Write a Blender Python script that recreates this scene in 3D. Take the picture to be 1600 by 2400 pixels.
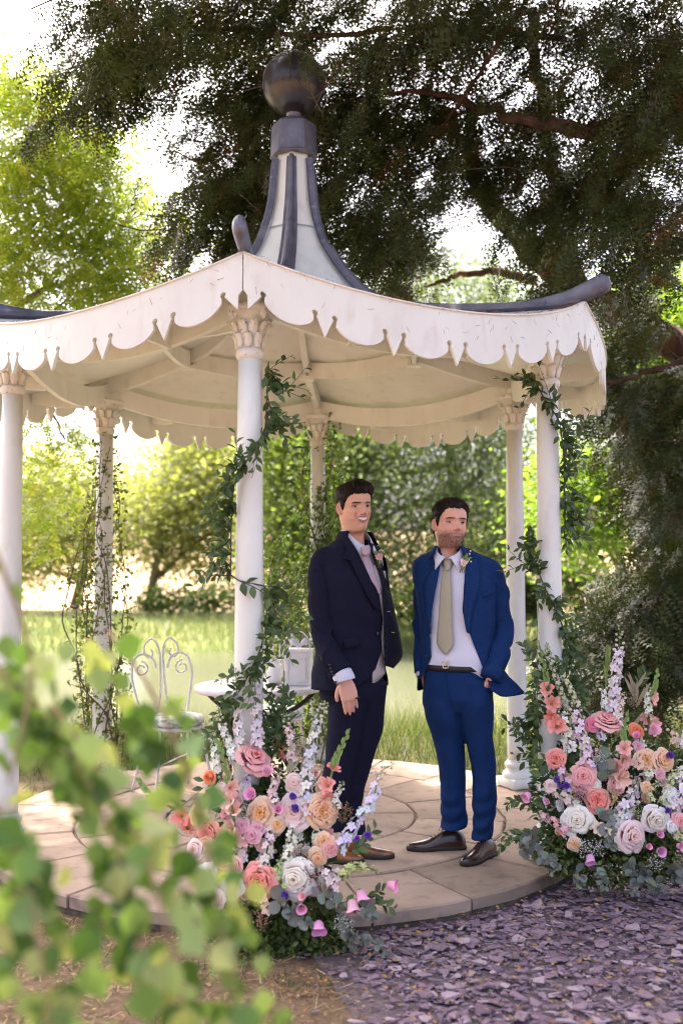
import bpy, bmesh, math, random
import numpy as np
from mathutils import Vector, Matrix
from math import radians, pi, sin, cos, sqrt, atan2

for _o in list(bpy.data.objects):
    bpy.data.objects.remove(_o)
SC = bpy.context.scene
COL = SC.collection
rng = np.random.default_rng(11)
random.seed(5)

# ------------------------------------------------------------------ camera
CAM_H, TILT, FPX = 1.505, 0.0524, 2333.0
cam_d = bpy.data.cameras.new('camera')
cam = bpy.data.objects.new('camera', cam_d)
COL.objects.link(cam)
cam.location = (0, 0, CAM_H)
cam.rotation_euler = (pi / 2 + TILT, 0, 0)
cam_d.sensor_fit = 'VERTICAL'
cam_d.sensor_height = 36.0
cam_d.sensor_width = 24.0
cam_d.lens = 35.0
cam_d.clip_start = 0.05
cam_d.clip_end = 2000
cam_d.dof.use_dof = True
cam_d.dof.focus_distance = 5.15
cam_d.dof.aperture_fstop = 1.6
SC.camera = cam

# ------------------------------------------------------------------ sky, sun, exposure
SUN_AZ, SUN_EL = radians(-30), radians(62)          # azimuth measured from +Y towards +X
to_sun = Vector((sin(SUN_AZ) * cos(SUN_EL), cos(SUN_AZ) * cos(SUN_EL), sin(SUN_EL)))
world = bpy.data.worlds.new('World')
SC.world = world
world.use_nodes = True
wn = world.node_tree
wn.nodes.clear()
w_out = wn.nodes.new('ShaderNodeOutputWorld')
w_bg = wn.nodes.new('ShaderNodeBackground')
w_sky = wn.nodes.new('ShaderNodeTexSky')
w_sky.sky_type = 'NISHITA'
w_sky.sun_disc = False
w_sky.sun_elevation = SUN_EL
w_sky.sun_rotation = SUN_AZ
w_sky.air_density = 0.38
w_sky.dust_density = 8.0
w_sky.ozone_density = 0.3
w_bg.inputs['Strength'].default_value = 0.15
wn.links.new(w_sky.outputs[0], w_bg.inputs[0])
wn.links.new(w_bg.outputs[0], w_out.inputs[0])
sun_d = bpy.data.lights.new('sun', 'SUN')
sun_d.energy = 2.6
sun_d.angle = radians(0.6)
sun_d.color = (1.0, 0.93, 0.82)
sun = bpy.data.objects.new('sun', sun_d)
COL.objects.link(sun)
sun.rotation_euler = to_sun.to_track_quat('Z', 'Y').to_euler()
sun.location = (-6, 10, 20)
SC.view_settings.view_transform = 'Standard'
SC.view_settings.look = 'None'
SC.view_settings.exposure = 2.9
SC.view_settings.gamma = 1.0
SC.view_settings.use_curve_mapping = False
SC.render.engine = 'CYCLES'
SC.cycles.use_denoising = True
SC.cycles.filter_width = 1.05
SC.cycles.max_bounces = 8
SC.cycles.diffuse_bounces = 4
SC.cycles.glossy_bounces = 3
SC.cycles.transmission_bounces = 4
SC.cycles.transparent_max_bounces = 8

# ------------------------------------------------------------------ helpers
K = 1600 / 1568.0


def ray(u, v):
    X = (u * K - 800) / FPX
    Z = (1200 - v * K) / FPX
    return np.array([X, cos(TILT) - Z * sin(TILT), sin(TILT) + Z * cos(TILT)])


def W(u, v, Y):
    """world point seen along a sight line at distance Y in front of the photographer"""
    r = ray(u, v)
    return r * (Y / r[1]) + np.array([0, 0, CAM_H])


def G(u, v, z=0.0):
    r = ray(u, v)
    return r * ((z - CAM_H) / r[2]) + np.array([0, 0, CAM_H])


ORG = {}


def empty(name, loc, label=None, cat=None, group=None):
    o = bpy.data.objects.new(name, None)
    COL.objects.link(o)
    o.location = loc
    o.empty_display_size = 0.1
    ORG[o.name] = np.array(loc, float)
    tag(o, label, cat, group)
    return o


def tag(o, label=None, cat=None, group=None, kind=None):
    if label: o['label'] = label
    if cat: o['category'] = cat
    if group: o['group'] = group
    if kind: o['kind'] = kind
    return o


def mk_mesh(name, V, F, mats=None, smooth=True, rnd=None, midx=None, col=None):
    """V (n,3); F either an (m,k) array or a list of index lists"""
    me = bpy.data.meshes.new(name)
    V = np.asarray(V, dtype=np.float32)
    if isinstance(F, np.ndarray):
        m, k = F.shape
        me.vertices.add(len(V))
        me.vertices.foreach_set('co', V.ravel())
        me.loops.add(m * k)
        me.loops.foreach_set('vertex_index', F.astype(np.int32).ravel())
        me.polygons.add(m)
        me.polygons.foreach_set('loop_start', np.arange(0, m * k, k, dtype=np.int32))
        me.polygons.foreach_set('loop_total', np.full(m, k, dtype=np.int32))
        me.update(calc_edges=True)
    else:
        me.from_pydata([tuple(map(float, p)) for p in V], [], [tuple(int(i) for i in f) for f in F])
        me.update()
    if mats is not None:
        for mt in (mats if isinstance(mats, (list, tuple)) else [mats]):
            me.materials.append(mt)
    if midx is not None:
        me.polygons.foreach_set('material_index', np.asarray(midx, dtype=np.int32))
    me.polygons.foreach_set('use_smooth', np.full(len(me.polygons), smooth, dtype=bool))
    if rnd is not None:
        a = me.attributes.new('rnd', 'FLOAT', 'POINT')
        a.data.foreach_set('value', np.asarray(rnd, dtype=np.float32))
    if col is not None:
        a = me.attributes.new('tint', 'FLOAT_COLOR', 'POINT')
        c = np.ones((len(V), 4), dtype=np.float32)
        c[:, :3] = col
        a.data.foreach_set('color', c.ravel())
    return me


def obj(name, V, F, mat, parent=None, smooth=True, rnd=None, midx=None, col=None):
    V = np.asarray(V, dtype=float).reshape(-1, 3)
    if parent is not None:
        V = V - ORG[parent.name]
    me = mk_mesh(name, V, F, mat, smooth, rnd, midx, col)
    o = bpy.data.objects.new(name, me)
    COL.objects.link(o)
    if parent is not None:
        o.parent = parent
        ORG[o.name] = ORG[parent.name]
    else:
        ORG[o.name] = np.zeros(3)
    return o


def link_copy(name, me, M, parent=None):
    """an object sharing mesh data, at world matrix M"""
    o = bpy.data.objects.new(name, me)
    COL.objects.link(o)
    if parent is not None:
        o.parent = parent
        M = Matrix.Translation(-Vector(ORG[parent.name])) @ M
    o.matrix_basis = M
    return o


class MB:
    """collects pieces of one mesh"""
    def __init__(s):
        s.V, s.F, s.M, s.R = [], [], [], []
        s.n = 0

    def add(s, V, F, m=0, r=0.0):
        V = np.asarray(V, float).reshape(-1, 3)
        s.V.append(V)
        for f in F:
            s.F.append([int(i) + s.n for i in f])
            s.M.append(m)
        s.R.append(np.full(len(V), r) if np.isscalar(r) else np.asarray(r))
        s.n += len(V)
        return s

    def build(s, name, mat, parent=None, smooth=True):
        return obj(name, np.concatenate(s.V), s.F, mat, parent, smooth, rnd=np.concatenate(s.R), midx=s.M)


def box(c, h, R=None):
    """box centre c half sizes h"""
    V = np.array([[x, y, z] for x in (-1, 1) for y in (-1, 1) for z in (-1, 1)], float) * np.array(h)
    if R is not None:
        V = V @ np.array(R).T
    V = V + np.array(c)
    F = [[0, 1, 3, 2], [4, 6, 7, 5], [0, 4, 5, 1], [2, 3, 7, 6], [0, 2, 6, 4], [1, 5, 7, 3]]
    return V, F


def bevel_box(c, h, b=0.006, R=None):
    """box with chamfered edges"""
    hx, hy, hz = h
    V = []
    for sx in (-1, 1):
        for sy in (-1, 1):
            for sz in (-1, 1):
                V += [[sx * hx, sy * (hy - b), sz * (hz - b)], [sx * (hx - b), sy * hy, sz * (hz - b)], [sx * (hx - b), sy * (hy - b), sz * hz]]
    bm = bmesh.new()
    vs = [bm.verts.new(v) for v in V]
    r = bmesh.ops.convex_hull(bm, input=vs)
    bm.verts.index_update()
    VV = np.array([v.co[:] for v in bm.verts])
    FF = [[v.index for v in f.verts] for f in bm.faces]
    bm.free()
    if R is not None:
        VV = VV @ np.array(R).T
    return VV + np.array(c), FF


def lathe(prof, n=24, c=(0, 0, 0), cap=True):
    """prof: list of (r,z)"""
    V, F = [], []
    for r, z in prof:
        for i in range(n):
            a = 2 * pi * i / n
            V.append([c[0] + r * cos(a), c[1] + r * sin(a), c[2] + z])
    for j in range(len(prof) - 1):
        for i in range(n):
            k = (i + 1) % n
            F.append([j * n + i, j * n + k, (j + 1) * n + k, (j + 1) * n + i])
    if cap:
        F.append(list(range(n))[::-1])
        F.append([(len(prof) - 1) * n + i for i in range(n)])
    return np.array(V), F


def frame_along(P):
    P = np.asarray(P, float)
    T = np.gradient(P, axis=0)
    T /= np.linalg.norm(T, axis=1)[:, None] + 1e-12
    u = np.array([0.0, 0.0, 1.0])
    if abs(T[0] @ u) > 0.9:
        u = np.array([1.0, 0.0, 0.0])
    A, B = [], []
    for t in T:
        u = u - t * (u @ t)
        u /= np.linalg.norm(u) + 1e-12
        A.append(u.copy())
        B.append(np.cross(t, u))
    return P, T, np.array(A), np.array(B)


def tube(P, r, n=6, cap=True, r2=None):
    """tube along a path; r scalar or list; r2: radius along the second axis"""
    P, T, A, B = frame_along(P)
    m = len(P)
    r = np.broadcast_to(np.asarray(r, float), (m,))
    rb = r if r2 is None else np.broadcast_to(np.asarray(r2, float), (m,))
    V, F = [], []
    for j in range(m):
        for i in range(n):
            a = 2 * pi * i / n
            V.append(P[j] + A[j] * cos(a) * r[j] + B[j] * sin(a) * rb[j])
    for j in range(m - 1):
        for i in range(n):
            k = (i + 1) % n
            F.append([j * n + i, j * n + k, (j + 1) * n + k, (j + 1) * n + i])
    if cap:
        F.append(list(range(n))[::-1])
        F.append([(m - 1) * n + i for i in range(n)])
    return np.array(V), F


def loft(rings, cap=True, closed=True):
    m, n = len(rings), len(rings[0])
    V = np.concatenate([np.asarray(r, float) for r in rings])
    F = []
    for j in range(m - 1):
        for i in range(n if closed else n - 1):
            k = (i + 1) % n
            F.append([j * n + i, j * n + k, (j + 1) * n + k, (j + 1) * n + i])
    if cap and closed:
        F.append(list(range(n))[::-1])
        F.append([(m - 1) * n + i for i in range(n)])
    return V, F


def spline(pts, n):
    """Catmull-Rom through pts, n samples"""
    P = np.asarray(pts, float)
    P = np.vstack([2 * P[0] - P[1], P, 2 * P[-1] - P[-2]])
    m = len(P) - 3
    out = []
    for t in np.linspace(0, m - 1e-6, n):
        i = int(t)
        f = t - i
        a, b, c, d = P[i], P[i + 1], P[i + 2], P[i + 3]
        out.append(0.5 * (2 * b + (c - a) * f + (2 * a - 5 * b + 4 * c - d) * f * f + (3 * b - a - 3 * c + d) * f ** 3))
    return np.array(out)


def mats_from(pos, d, up, s):
    """(N,4,4)-like frames: local Y -> d, local Z ~ up, uniform scale s"""
    d = d / (np.linalg.norm(d, axis=1)[:, None] + 1e-9)
    x = np.cross(d, up)
    x /= np.linalg.norm(x, axis=1)[:, None] + 1e-9
    z = np.cross(x, d)
    R = np.stack([x, d, z], axis=2) * np.asarray(s).reshape(-1, 1, 1)
    return R, pos


def inst(PV, PF, RP, rnd=None):
    """copies of a small prototype merged into one vertex/face pair (leaves, needles, petals)"""
    R, pos = RP
    N, n = len(pos), len(PV)
    V = np.einsum('nij,kj->nki', R, PV) + pos[:, None, :]
    F = (PF[None] + (np.arange(N) * n)[:, None, None]).reshape(-1, PF.shape[1])
    if rnd is None:
        rnd = rng.random(N)
    return V.reshape(-1, 3), F, np.repeat(rnd, n)


def cat(parts):
    """join (V,F,r) triples with equal face size"""
    V, F, R, n = [], [], [], 0
    for v, f, r in parts:
        V.append(v); F.append(f + n); R.append(r)
        n += len(v)
    return np.concatenate(V), np.concatenate(F), np.concatenate(R)


def unit(v):
    v = np.asarray(v, float)
    return v / (np.linalg.norm(v, axis=-1, keepdims=True) + 1e-12)


# ------------------------------------------------------------------ materials
def new_mat(name):
    m = bpy.data.materials.new(name)
    m.use_nodes = True
    nt = m.node_tree
    b = nt.nodes['Principled BSDF']
    return m, nt, b


def mat(name, c1, c2=None, scale=8.0, rough=0.6, spec=0.4, bump=0.0, bscale=60.0, metal=0.0, detail=6.0,
        lo=0.35, hi=0.65, c3=None, s3=40.0, lo3=0.58, hi3=0.72, sheen=0.0, coat=0.0, stretch=None, world=False):
    m, nt, b = new_mat(name)
    N, L = nt.nodes, nt.links
    b.inputs['Roughness'].default_value = rough
    b.inputs['Specular IOR Level'].default_value = spec
    b.inputs['Metallic'].default_value = metal
    if sheen:
        b.inputs['Sheen Weight'].default_value = sheen
    if coat:
        b.inputs['Coat Weight'].default_value = coat
        b.inputs['Coat Roughness'].default_value = 0.15
    tc = N.new('ShaderNodeTexCoord')
    src = tc.outputs['Object']
    if world:
        g = N.new('ShaderNodeNewGeometry')
        src = g.outputs['Position']
    if stretch:
        mp = N.new('ShaderNodeMapping')
        mp.inputs['Scale'].default_value = stretch
        L.new(src, mp.inputs['Vector'])
        src = mp.outputs['Vector']
    if c2 is None:
        b.inputs['Base Color'].default_value = (*c1, 1)
    else:
        no = N.new('ShaderNodeTexNoise')
        no.inputs['Scale'].default_value = scale
        no.inputs['Detail'].default_value = detail
        L.new(src, no.inputs['Vector'])
        rp = N.new('ShaderNodeValToRGB')
        rp.color_ramp.elements[0].position = lo
        rp.color_ramp.elements[1].position = hi
        rp.color_ramp.elements[0].color = (*c1, 1)
        rp.color_ramp.elements[1].color = (*c2, 1)
        L.new(no.outputs['Fac'], rp.inputs['Fac'])
        out = rp.outputs['Color']
        if c3 is not None:
            n3 = N.new('ShaderNodeTexNoise')
            n3.inputs['Scale'].default_value = s3
            n3.inputs['Detail'].default_value = 4
            L.new(src, n3.inputs['Vector'])
            r3 = N.new('ShaderNodeMapRange')
            r3.inputs['From Min'].default_value = lo3
            r3.inputs['From Max'].default_value = hi3
            L.new(n3.outputs['Fac'], r3.inputs['Value'])
            mx = N.new('ShaderNodeMixRGB')
            mx.inputs['Color2'].default_value = (*c3, 1)
            L.new(r3.outputs['Result'], mx.inputs['Fac'])
            L.new(out, mx.inputs['Color1'])
            out = mx.outputs['Color']
        L.new(out, b.inputs['Base Color'])
    if bump:
        nb = N.new('ShaderNodeTexNoise')
        nb.inputs['Scale'].default_value = bscale
        nb.inputs['Detail'].default_value = 5
        L.new(src, nb.inputs['Vector'])
        bp = N.new('ShaderNodeBump')
        bp.inputs['Strength'].default_value = bump
        bp.inputs['Distance'].default_value = 0.01
        L.new(nb.outputs['Fac'], bp.inputs['Height'])
        L.new(bp.outputs['Normal'], b.inputs['Normal'])
    return m


def leaf_mat(name, cols, trans=0.35, tcol=None, rough=0.5, spec=0.35):
    """colour picked per leaf from a ramp, light passing through the blade"""
    m, nt, b = new_mat(name)
    N, L = nt.nodes, nt.links
    at = N.new('ShaderNodeAttribute')
    at.attribute_name = 'rnd'
    rp = N.new('ShaderNodeValToRGB')
    els = rp.color_ramp.elements
    while len(els) < len(cols):
        els.new(0.5)
    for i, c in enumerate(cols):
        els[i].position = i / max(1, len(cols) - 1)
        els[i].color = (*c, 1)
    L.new(at.outputs['Fac'], rp.inputs['Fac'])
    L.new(rp.outputs['Color'], b.inputs['Base Color'])
    b.inputs['Roughness'].default_value = rough
    b.inputs['Specular IOR Level'].default_value = spec
    if trans > 0:
        t = N.new('ShaderNodeBsdfTranslucent')
        mul = N.new('ShaderNodeMixRGB')
        mul.blend_type = 'MULTIPLY'
        mul.inputs['Fac'].default_value = 1.0
        mul.inputs['Color2'].default_value = (*(tcol or (1.3, 1.5, 0.6)), 1)
        L.new(rp.outputs['Color'], mul.inputs['Color1'])
        L.new(mul.outputs['Color'], t.inputs['Color'])
        mx = N.new('ShaderNodeMixShader')
        mx.inputs['Fac'].default_value = trans
        L.new(b.outputs[0], mx.inputs[1])
        L.new(t.outputs[0], mx.inputs[2])
        L.new(mx.outputs[0], N['Material Output'].inputs['Surface'])
    return m


def tint_mat(name, rough=0.5, spec=0.4, bump=0.0, bscale=200.0, sss=0.0, sheen=0.0, trans=0.0):
    """base colour from the mesh's own 'tint' attribute (flower petals, skin)"""
    m, nt, b = new_mat(name)
    N, L = nt.nodes, nt.links
    at = N.new('ShaderNodeAttribute')
    at.attribute_name = 'tint'
    L.new(at.outputs['Color'], b.inputs['Base Color'])
    b.inputs['Roughness'].default_value = rough
    b.inputs['Specular IOR Level'].default_value = spec
    if sss:
        b.inputs['Subsurface Weight'].default_value = sss
        b.inputs['Subsurface Radius'].default_value = (0.012, 0.005, 0.003)
        b.inputs['Subsurface Scale'].default_value = 0.6
    if bump:
        tc = N.new('ShaderNodeTexCoord')
        nb = N.new('ShaderNodeTexNoise')
        nb.inputs['Scale'].default_value = bscale
        L.new(tc.outputs['Object'], nb.inputs['Vector'])
        bp = N.new('ShaderNodeBump')
        bp.inputs['Strength'].default_value = bump
        bp.inputs['Distance'].default_value = 0.004
        L.new(nb.outputs['Fac'], bp.inputs['Height'])
        L.new(bp.outputs['Normal'], b.inputs['Normal'])
    if trans:
        t = N.new('ShaderNodeBsdfTranslucent')
        L.new(at.outputs['Color'], t.inputs['Color'])
        mx = N.new('ShaderNodeMixShader')
        mx.inputs['Fac'].default_value = trans
        L.new(b.outputs[0], mx.inputs[1])
        L.new(t.outputs[0], mx.inputs[2])
        L.new(mx.outputs[0], N['Material Output'].inputs['Surface'])
    return m


M = {}
M['white'] = mat('white_paint', (0.80, 0.818, 0.755), (0.75, 0.755, 0.69), 5, rough=0.42, spec=0.4, bump=0.10, bscale=90, c3=(0.69, 0.66, 0.59), s3=13, lo3=0.55, hi3=0.78, stretch=(1, 1, .4))
M['white_old'] = mat('white_paint_weathered', (0.80, 0.80, 0.75), (0.70, 0.68, 0.60), 14, rough=0.5, bump=0.25, bscale=120, c3=(0.30, 0.22, 0.16), s3=50, lo3=0.62, hi3=0.74)
M['lead'] = mat('lead_sheet', (0.10, 0.098, 0.125), (0.17, 0.165, 0.20), 9, rough=0.42, spec=0.5, bump=0.25, bscale=40, metal=0.35, c3=(0.28, 0.27, 0.30), s3=22, lo3=0.6, hi3=0.8)
M['ball'] = mat('dark_patinated_ball', (0.022, 0.018, 0.022), (0.038, 0.03, 0.032), 7, rough=0.30, spec=0.6, bump=0.05, bscale=60, c3=(0.12, 0.10, 0.09), s3=60, lo3=0.66, hi3=0.76)
M['dark'] = mat('dark_void', (0.03, 0.025, 0.022), rough=0.9)
M['stone'] = mat('sandstone', (0.29, 0.205, 0.145), (0.365, 0.26, 0.19), 4, rough=0.85, spec=0.2, bump=0.35, bscale=30, c3=(0.20, 0.145, 0.12), s3=11, lo3=0.52, hi3=0.75, world=True)
_nt = M['stone'].node_tree                                # each flag has its own tone
_oi = _nt.nodes.new('ShaderNodeObjectInfo')
_mr = _nt.nodes.new('ShaderNodeMapRange')
_mr.inputs['To Min'].default_value = 0.80
_mr.inputs['To Max'].default_value = 1.18
_nt.links.new(_oi.outputs['Random'], _mr.inputs['Value'])
_b = _nt.nodes['Principled BSDF']
_src = _b.inputs['Base Color'].links[0].from_socket
_hs = _nt.nodes.new('ShaderNodeHueSaturation')
_hs.inputs['Saturation'].default_value = 0.92
_nt.links.new(_src, _hs.inputs['Color'])
_nt.links.new(_mr.outputs['Result'], _hs.inputs['Value'])
_nt.links.new(_hs.outputs['Color'], _b.inputs['Base Color'])
M['mortar'] = mat('mortar', (0.20, 0.15, 0.11), (0.10, 0.075, 0.055), 20, rough=0.95, bump=0.6, bscale=80, world=True)
M['slate'] = leaf_mat('purple_slate', [(0.135, 0.084, 0.11), (0.19, 0.122, 0.158), (0.25, 0.165, 0.205), (0.155, 0.102, 0.14), (0.40, 0.30, 0.335)], trans=0.0, rough=0.55, spec=0.45)
M['slatebed'] = mat('slate_bed', (0.10, 0.075, 0.085), (0.16, 0.12, 0.13), 30, rough=0.9, bump=0.8, bscale=60, c3=(0.22, 0.13, 0.07), s3=70, lo3=0.58, hi3=0.66)
# ================================================================== SETTING
GC = np.array([-0.298, 6.107])
RC, GA = 1.658, -0.0684
GZ = -0.09                                            # ground beside the paving


def terrain(x, y):
    z = np.full(np.shape(x), GZ, float)
    r = np.hypot(np.asarray(x) - GC[0], np.asarray(y) - GC[1])
    s = np.clip((y - 8.6) / 5.5, 0, 1)
    z = z + (-0.72) * s * s * (3 - 2 * s)
    s = np.clip((y - 14.0) / 1.5, 0, 1) * (1 - np.clip((y - 25) / 2.5, 0, 1))
    z = z - 0.6 * s
    s = np.clip((y - 26.5) / 6, 0, 1)
    z = z + 0.45 * s
    s = np.clip((y - 40) / 90, 0, 1)
    z = z + 6.0 * s * s * (3 - 2 * s)
    z = z + 0.03 * np.sin(np.asarray(x) * 1.7 + 0.6 * np.asarray(y)) * np.clip((np.asarray(y) - 8.4) / 2, 0, 1)
    return z


def ground_material():
    m, nt, b = new_mat('ground')
    N, L = nt.nodes, nt.links
    g = N.new('ShaderNodeNewGeometry')
    sep = N.new('ShaderNodeSeparateXYZ')
    L.new(g.outputs['Position'], sep.inputs[0])

    def ramp(scale, cols, pos, det=6):
        n = N.new('ShaderNodeTexNoise')
        n.inputs['Scale'].default_value = scale
        n.inputs['Detail'].default_value = det
        L.new(g.outputs['Position'], n.inputs['Vector'])
        r = N.new('ShaderNodeValToRGB')
        e = r.color_ramp.elements
        while len(e) < len(cols):
            e.new(0.5)
        for i, c in enumerate(cols):
            e[i].position = pos[i]
            e[i].color = (*c, 1)
        L.new(n.outputs['Fac'], r.inputs['Fac'])
        return r.outputs['Color']
    soil = ramp(14, [(0.09, 0.055, 0.035), (0.20, 0.13, 0.085), (0.12, 0.10, 0.05)], [0.3, 0.5, 0.72], 8)
    lawn = ramp(2.2, [(0.032, 0.042, 0.013), (0.07, 0.06, 0.028), (0.028, 0.042, 0.011)], [0.3, 0.5, 0.7], 8)
    bank = ramp(0.6, [(0.08, 0.11, 0.03), (0.16, 0.16, 0.06)], [0.35, 0.65])
    field = ramp(0.05, [(0.25, 0.185, 0.11), (0.32, 0.235, 0.15)], [0.35, 0.65])

    def mix(a, bb, lo, hi):
        mr = N.new('ShaderNodeMapRange')
        mr.inputs['From Min'].default_value = lo
        mr.inputs['From Max'].default_value = hi
        L.new(sep.outputs['Y'], mr.inputs['Value'])
        mx = N.new('ShaderNodeMixRGB')
        L.new(mr.outputs['Result'], mx.inputs['Fac'])
        L.new(a, mx.inputs['Color1'])
        L.new(bb, mx.inputs['Color2'])
        return mx.outputs['Color']
    c = mix(soil, lawn, 6.0, 8.0)
    c = mix(c, bank, 22.0, 26.0)
    c = mix(c, field, 36.0, 42.0)
    L.new(c, b.inputs['Base Color'])
    b.inputs['Roughness'].default_value = 0.95
    b.inputs['Specular IOR Level'].default_value = 0.1
    nb = N.new('ShaderNodeTexNoise')
    nb.inputs['Scale'].default_value = 40
    nb.inputs['Detail'].default_value = 6
    L.new(g.outputs['Position'], nb.inputs['Vector'])
    bp = N.new('ShaderNodeBump')
    bp.inputs['Strength'].default_value = 0.7
    bp.inputs['Distance'].default_value = 0.02
    L.new(nb.outputs['Fac'], bp.inputs['Height'])
    L.new(bp.outputs['Normal'], b.inputs['Normal'])
    return m


M['ground'] = ground_material()
ys = np.concatenate([np.linspace(-20, 8, 30), np.linspace(8.4, 30, 70), np.linspace(32, 140, 45), np.linspace(160, 900, 12)])
xs = np.concatenate([np.linspace(-700, -60, 10), np.linspace(-50, 50, 90), np.linspace(60, 700, 10)])
XX, YY = np.meshgrid(xs, ys)
ZZ = terrain(XX, YY)
nx, ny = len(xs), len(ys)
idx = np.arange(nx * ny).reshape(ny, nx)
Fg = np.stack([idx[:-1, :-1], idx[:-1, 1:], idx[1:, 1:], idx[1:, :-1]], -1).reshape(-1, 4)
tag(obj('ground', np.stack([XX, YY, ZZ], -1).reshape(-1, 3), Fg, M['ground']), kind='structure',
    label='grassy and bare earth ground around the gazebo')

# pond
m_, nt_, b_ = new_mat('pond_water')
b_.inputs['Base Color'].default_value = (0.085, 0.09, 0.05, 1)
b_.inputs['Roughness'].default_value = 0.16
b_.inputs['Specular IOR Level'].default_value = 0.7
nb_ = nt_.nodes.new('ShaderNodeTexNoise'); nb_.inputs['Scale'].default_value = 2.5; nb_.inputs['Detail'].default_value = 3
gg_ = nt_.nodes.new('ShaderNodeNewGeometry'); nt_.links.new(gg_.outputs['Position'], nb_.inputs['Vector'])
bp_ = nt_.nodes.new('ShaderNodeBump'); bp_.inputs['Strength'].default_value = 0.12; bp_.inputs['Distance'].default_value = 0.05
nt_.links.new(nb_.outputs['Fac'], bp_.inputs['Height']); nt_.links.new(bp_.outputs['Normal'], b_.inputs['Normal'])
M['water'] = m_
tag(obj('pond_water', [[-60, 11, -0.86], [60, 11, -0.86], [60, 29, -0.86], [-60, 29, -0.86]], [[0, 1, 2, 3]], M['water']),
    kind='structure', label='still green pond water behind the gazebo')

# round paving of sandstone flags
pav = obj('paving', *lathe([(1.745, GZ - 0.02), (1.745, -0.014), (0.001, -0.014)], 64, (GC[0], GC[1], 0), cap=False), M['mortar'])
tag(pav, kind='structure', label='circular raised sandstone paving under the gazebo')
ORG[pav.name] = np.zeros(3)


def flag(r0, r1, a0, a1, zt):
    n = max(3, int((a1 - a0) * r1 / 0.09))
    g = 0.006
    aa = np.linspace(a0 + g / max(r1, .3), a1 - g / max(r1, .3), n)
    jo = rng.normal(0, 0.004, n)
    ji = rng.normal(0, 0.003, n)
    out = [(r1 - g + jo[i], aa[i]) for i in range(n)]
    if r0 < 0.02:
        inn = [(0.012, (a0 + a1) / 2)]
    else:
        inn = [(r0 + g + ji[i], aa[i]) for i in range(n)][::-1]
    loop = out + inn
    P = np.array([[GC[0] + r * cos(a), GC[1] + r * sin(a)] for r, a in loop])
    c = P.mean(0)
    top = c + (P - c) * (1 - 0.012 / np.maximum(0.05, np.linalg.norm(P - c, axis=1)))[:, None]
    k = len(P)
    V = np.vstack([np.c_[P, np.full(k, -0.055)], np.c_[P, np.full(k, zt - 0.007)], np.c_[top, np.full(k, zt)]])
    F = [[i, (i + 1) % k, k + (i + 1) % k, k + i] for i in range(k)] + [[k + i, k + (i + 1) % k, 2 * k + (i + 1) % k, 2 * k + i] for i in range(k)]
    F += [[2 * k + i for i in range(k)]]
    obj('flagstone', V, F, M['stone'], pav, smooth=False)


for r0, r1, n, off in [(0.0, 0.30, 1, 0), (0.30, 0.745, 7, 0.2), (0.745, 1.27, 12, 0.42), (1.27, 1.775, 17, 0.1)]:
    if n == 1:
        flag(0.0, 0.30, 0.0, 1.9, 0.0); flag(0.0, 0.30, 1.9, 4.1, 0.001); flag(0.0, 0.30, 4.1, 2 * pi, -0.001)
        continue
    cuts = np.sort(np.arange(n) + rng.uniform(-0.22, 0.22, n)) * 2 * pi / n + off
    cuts = np.append(cuts, cuts[0] + 2 * pi)
    for i in range(n):
        flag(r0, r1, cuts[i], cuts[i + 1], rng.normal(0, 0.0018))

# ------------------------------------------------------------------ slate path
b0, b1 = G(745, 2195, GZ), G(865, 2352, GZ)


def slate_edge(y):
    """x of the border between slate and bare earth"""
    t = (y - b1[1]) / (b0[1] - b1[1])
    return b1[0] + t * (b0[0] - b1[0])


pth = [[slate_edge(1.0) - 0.1, 1.0], [slate_edge(3.0) - .08, 3.0], [slate_edge(4.2) - .05, 4.2], [-0.45, 4.62], [0.3, 4.9], [1.2, 5.2], [1.75, 6.6], [3.2, 7.2], [6.5, 6.8], [6.5, 1.0]]
path = tag(obj('slate_path', np.c_[np.array(pth), np.full(len(pth), GZ + 0.004)], [list(range(len(pth)))], M['slatebed'], smooth=False),
           kind='structure', label='purple slate chipping path in front of the gazebo')


def in_poly(x, y, poly):
    p = np.asarray(poly)
    ins = np.zeros(np.shape(x), bool)
    j = len(p) - 1
    for i in range(len(p)):
        c = ((p[i, 1] > y) != (p[j, 1] > y)) & (x < (p[j, 0] - p[i, 0]) * (y - p[i, 1]) / (p[j, 1] - p[i, 1] + 1e-12) + p[i, 0])
        ins ^= c
        j = i
    return ins


chips = []
for k in range(14):
    n = rng.integers(5, 8)
    a = np.sort(rng.uniform(0, 2 * pi, n) * 0.5 + np.arange(n) * 2 * pi / n * 0.75)
    r = rng.uniform(0.55, 1.0, n)
    P = np.c_[r * np.cos(a), r * np.sin(a) * rng.uniform(0.55, 0.85)]
    t = 0.085
    P2 = P * 0.90
    V = np.vstack([np.c_[P, np.zeros(n)], np.c_[P2, np.full(n, t) + rng.normal(0, .03, n)]])
    F = [[i, (i + 1) % n, n + (i + 1) % n] for i in range(n)] + [[i, n + (i + 1) % n, n + i] for i in range(n)] + [[n, n + i, n + i + 1] for i in range(1, n - 1)]
    chips.append((V, np.array(F)))

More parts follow.
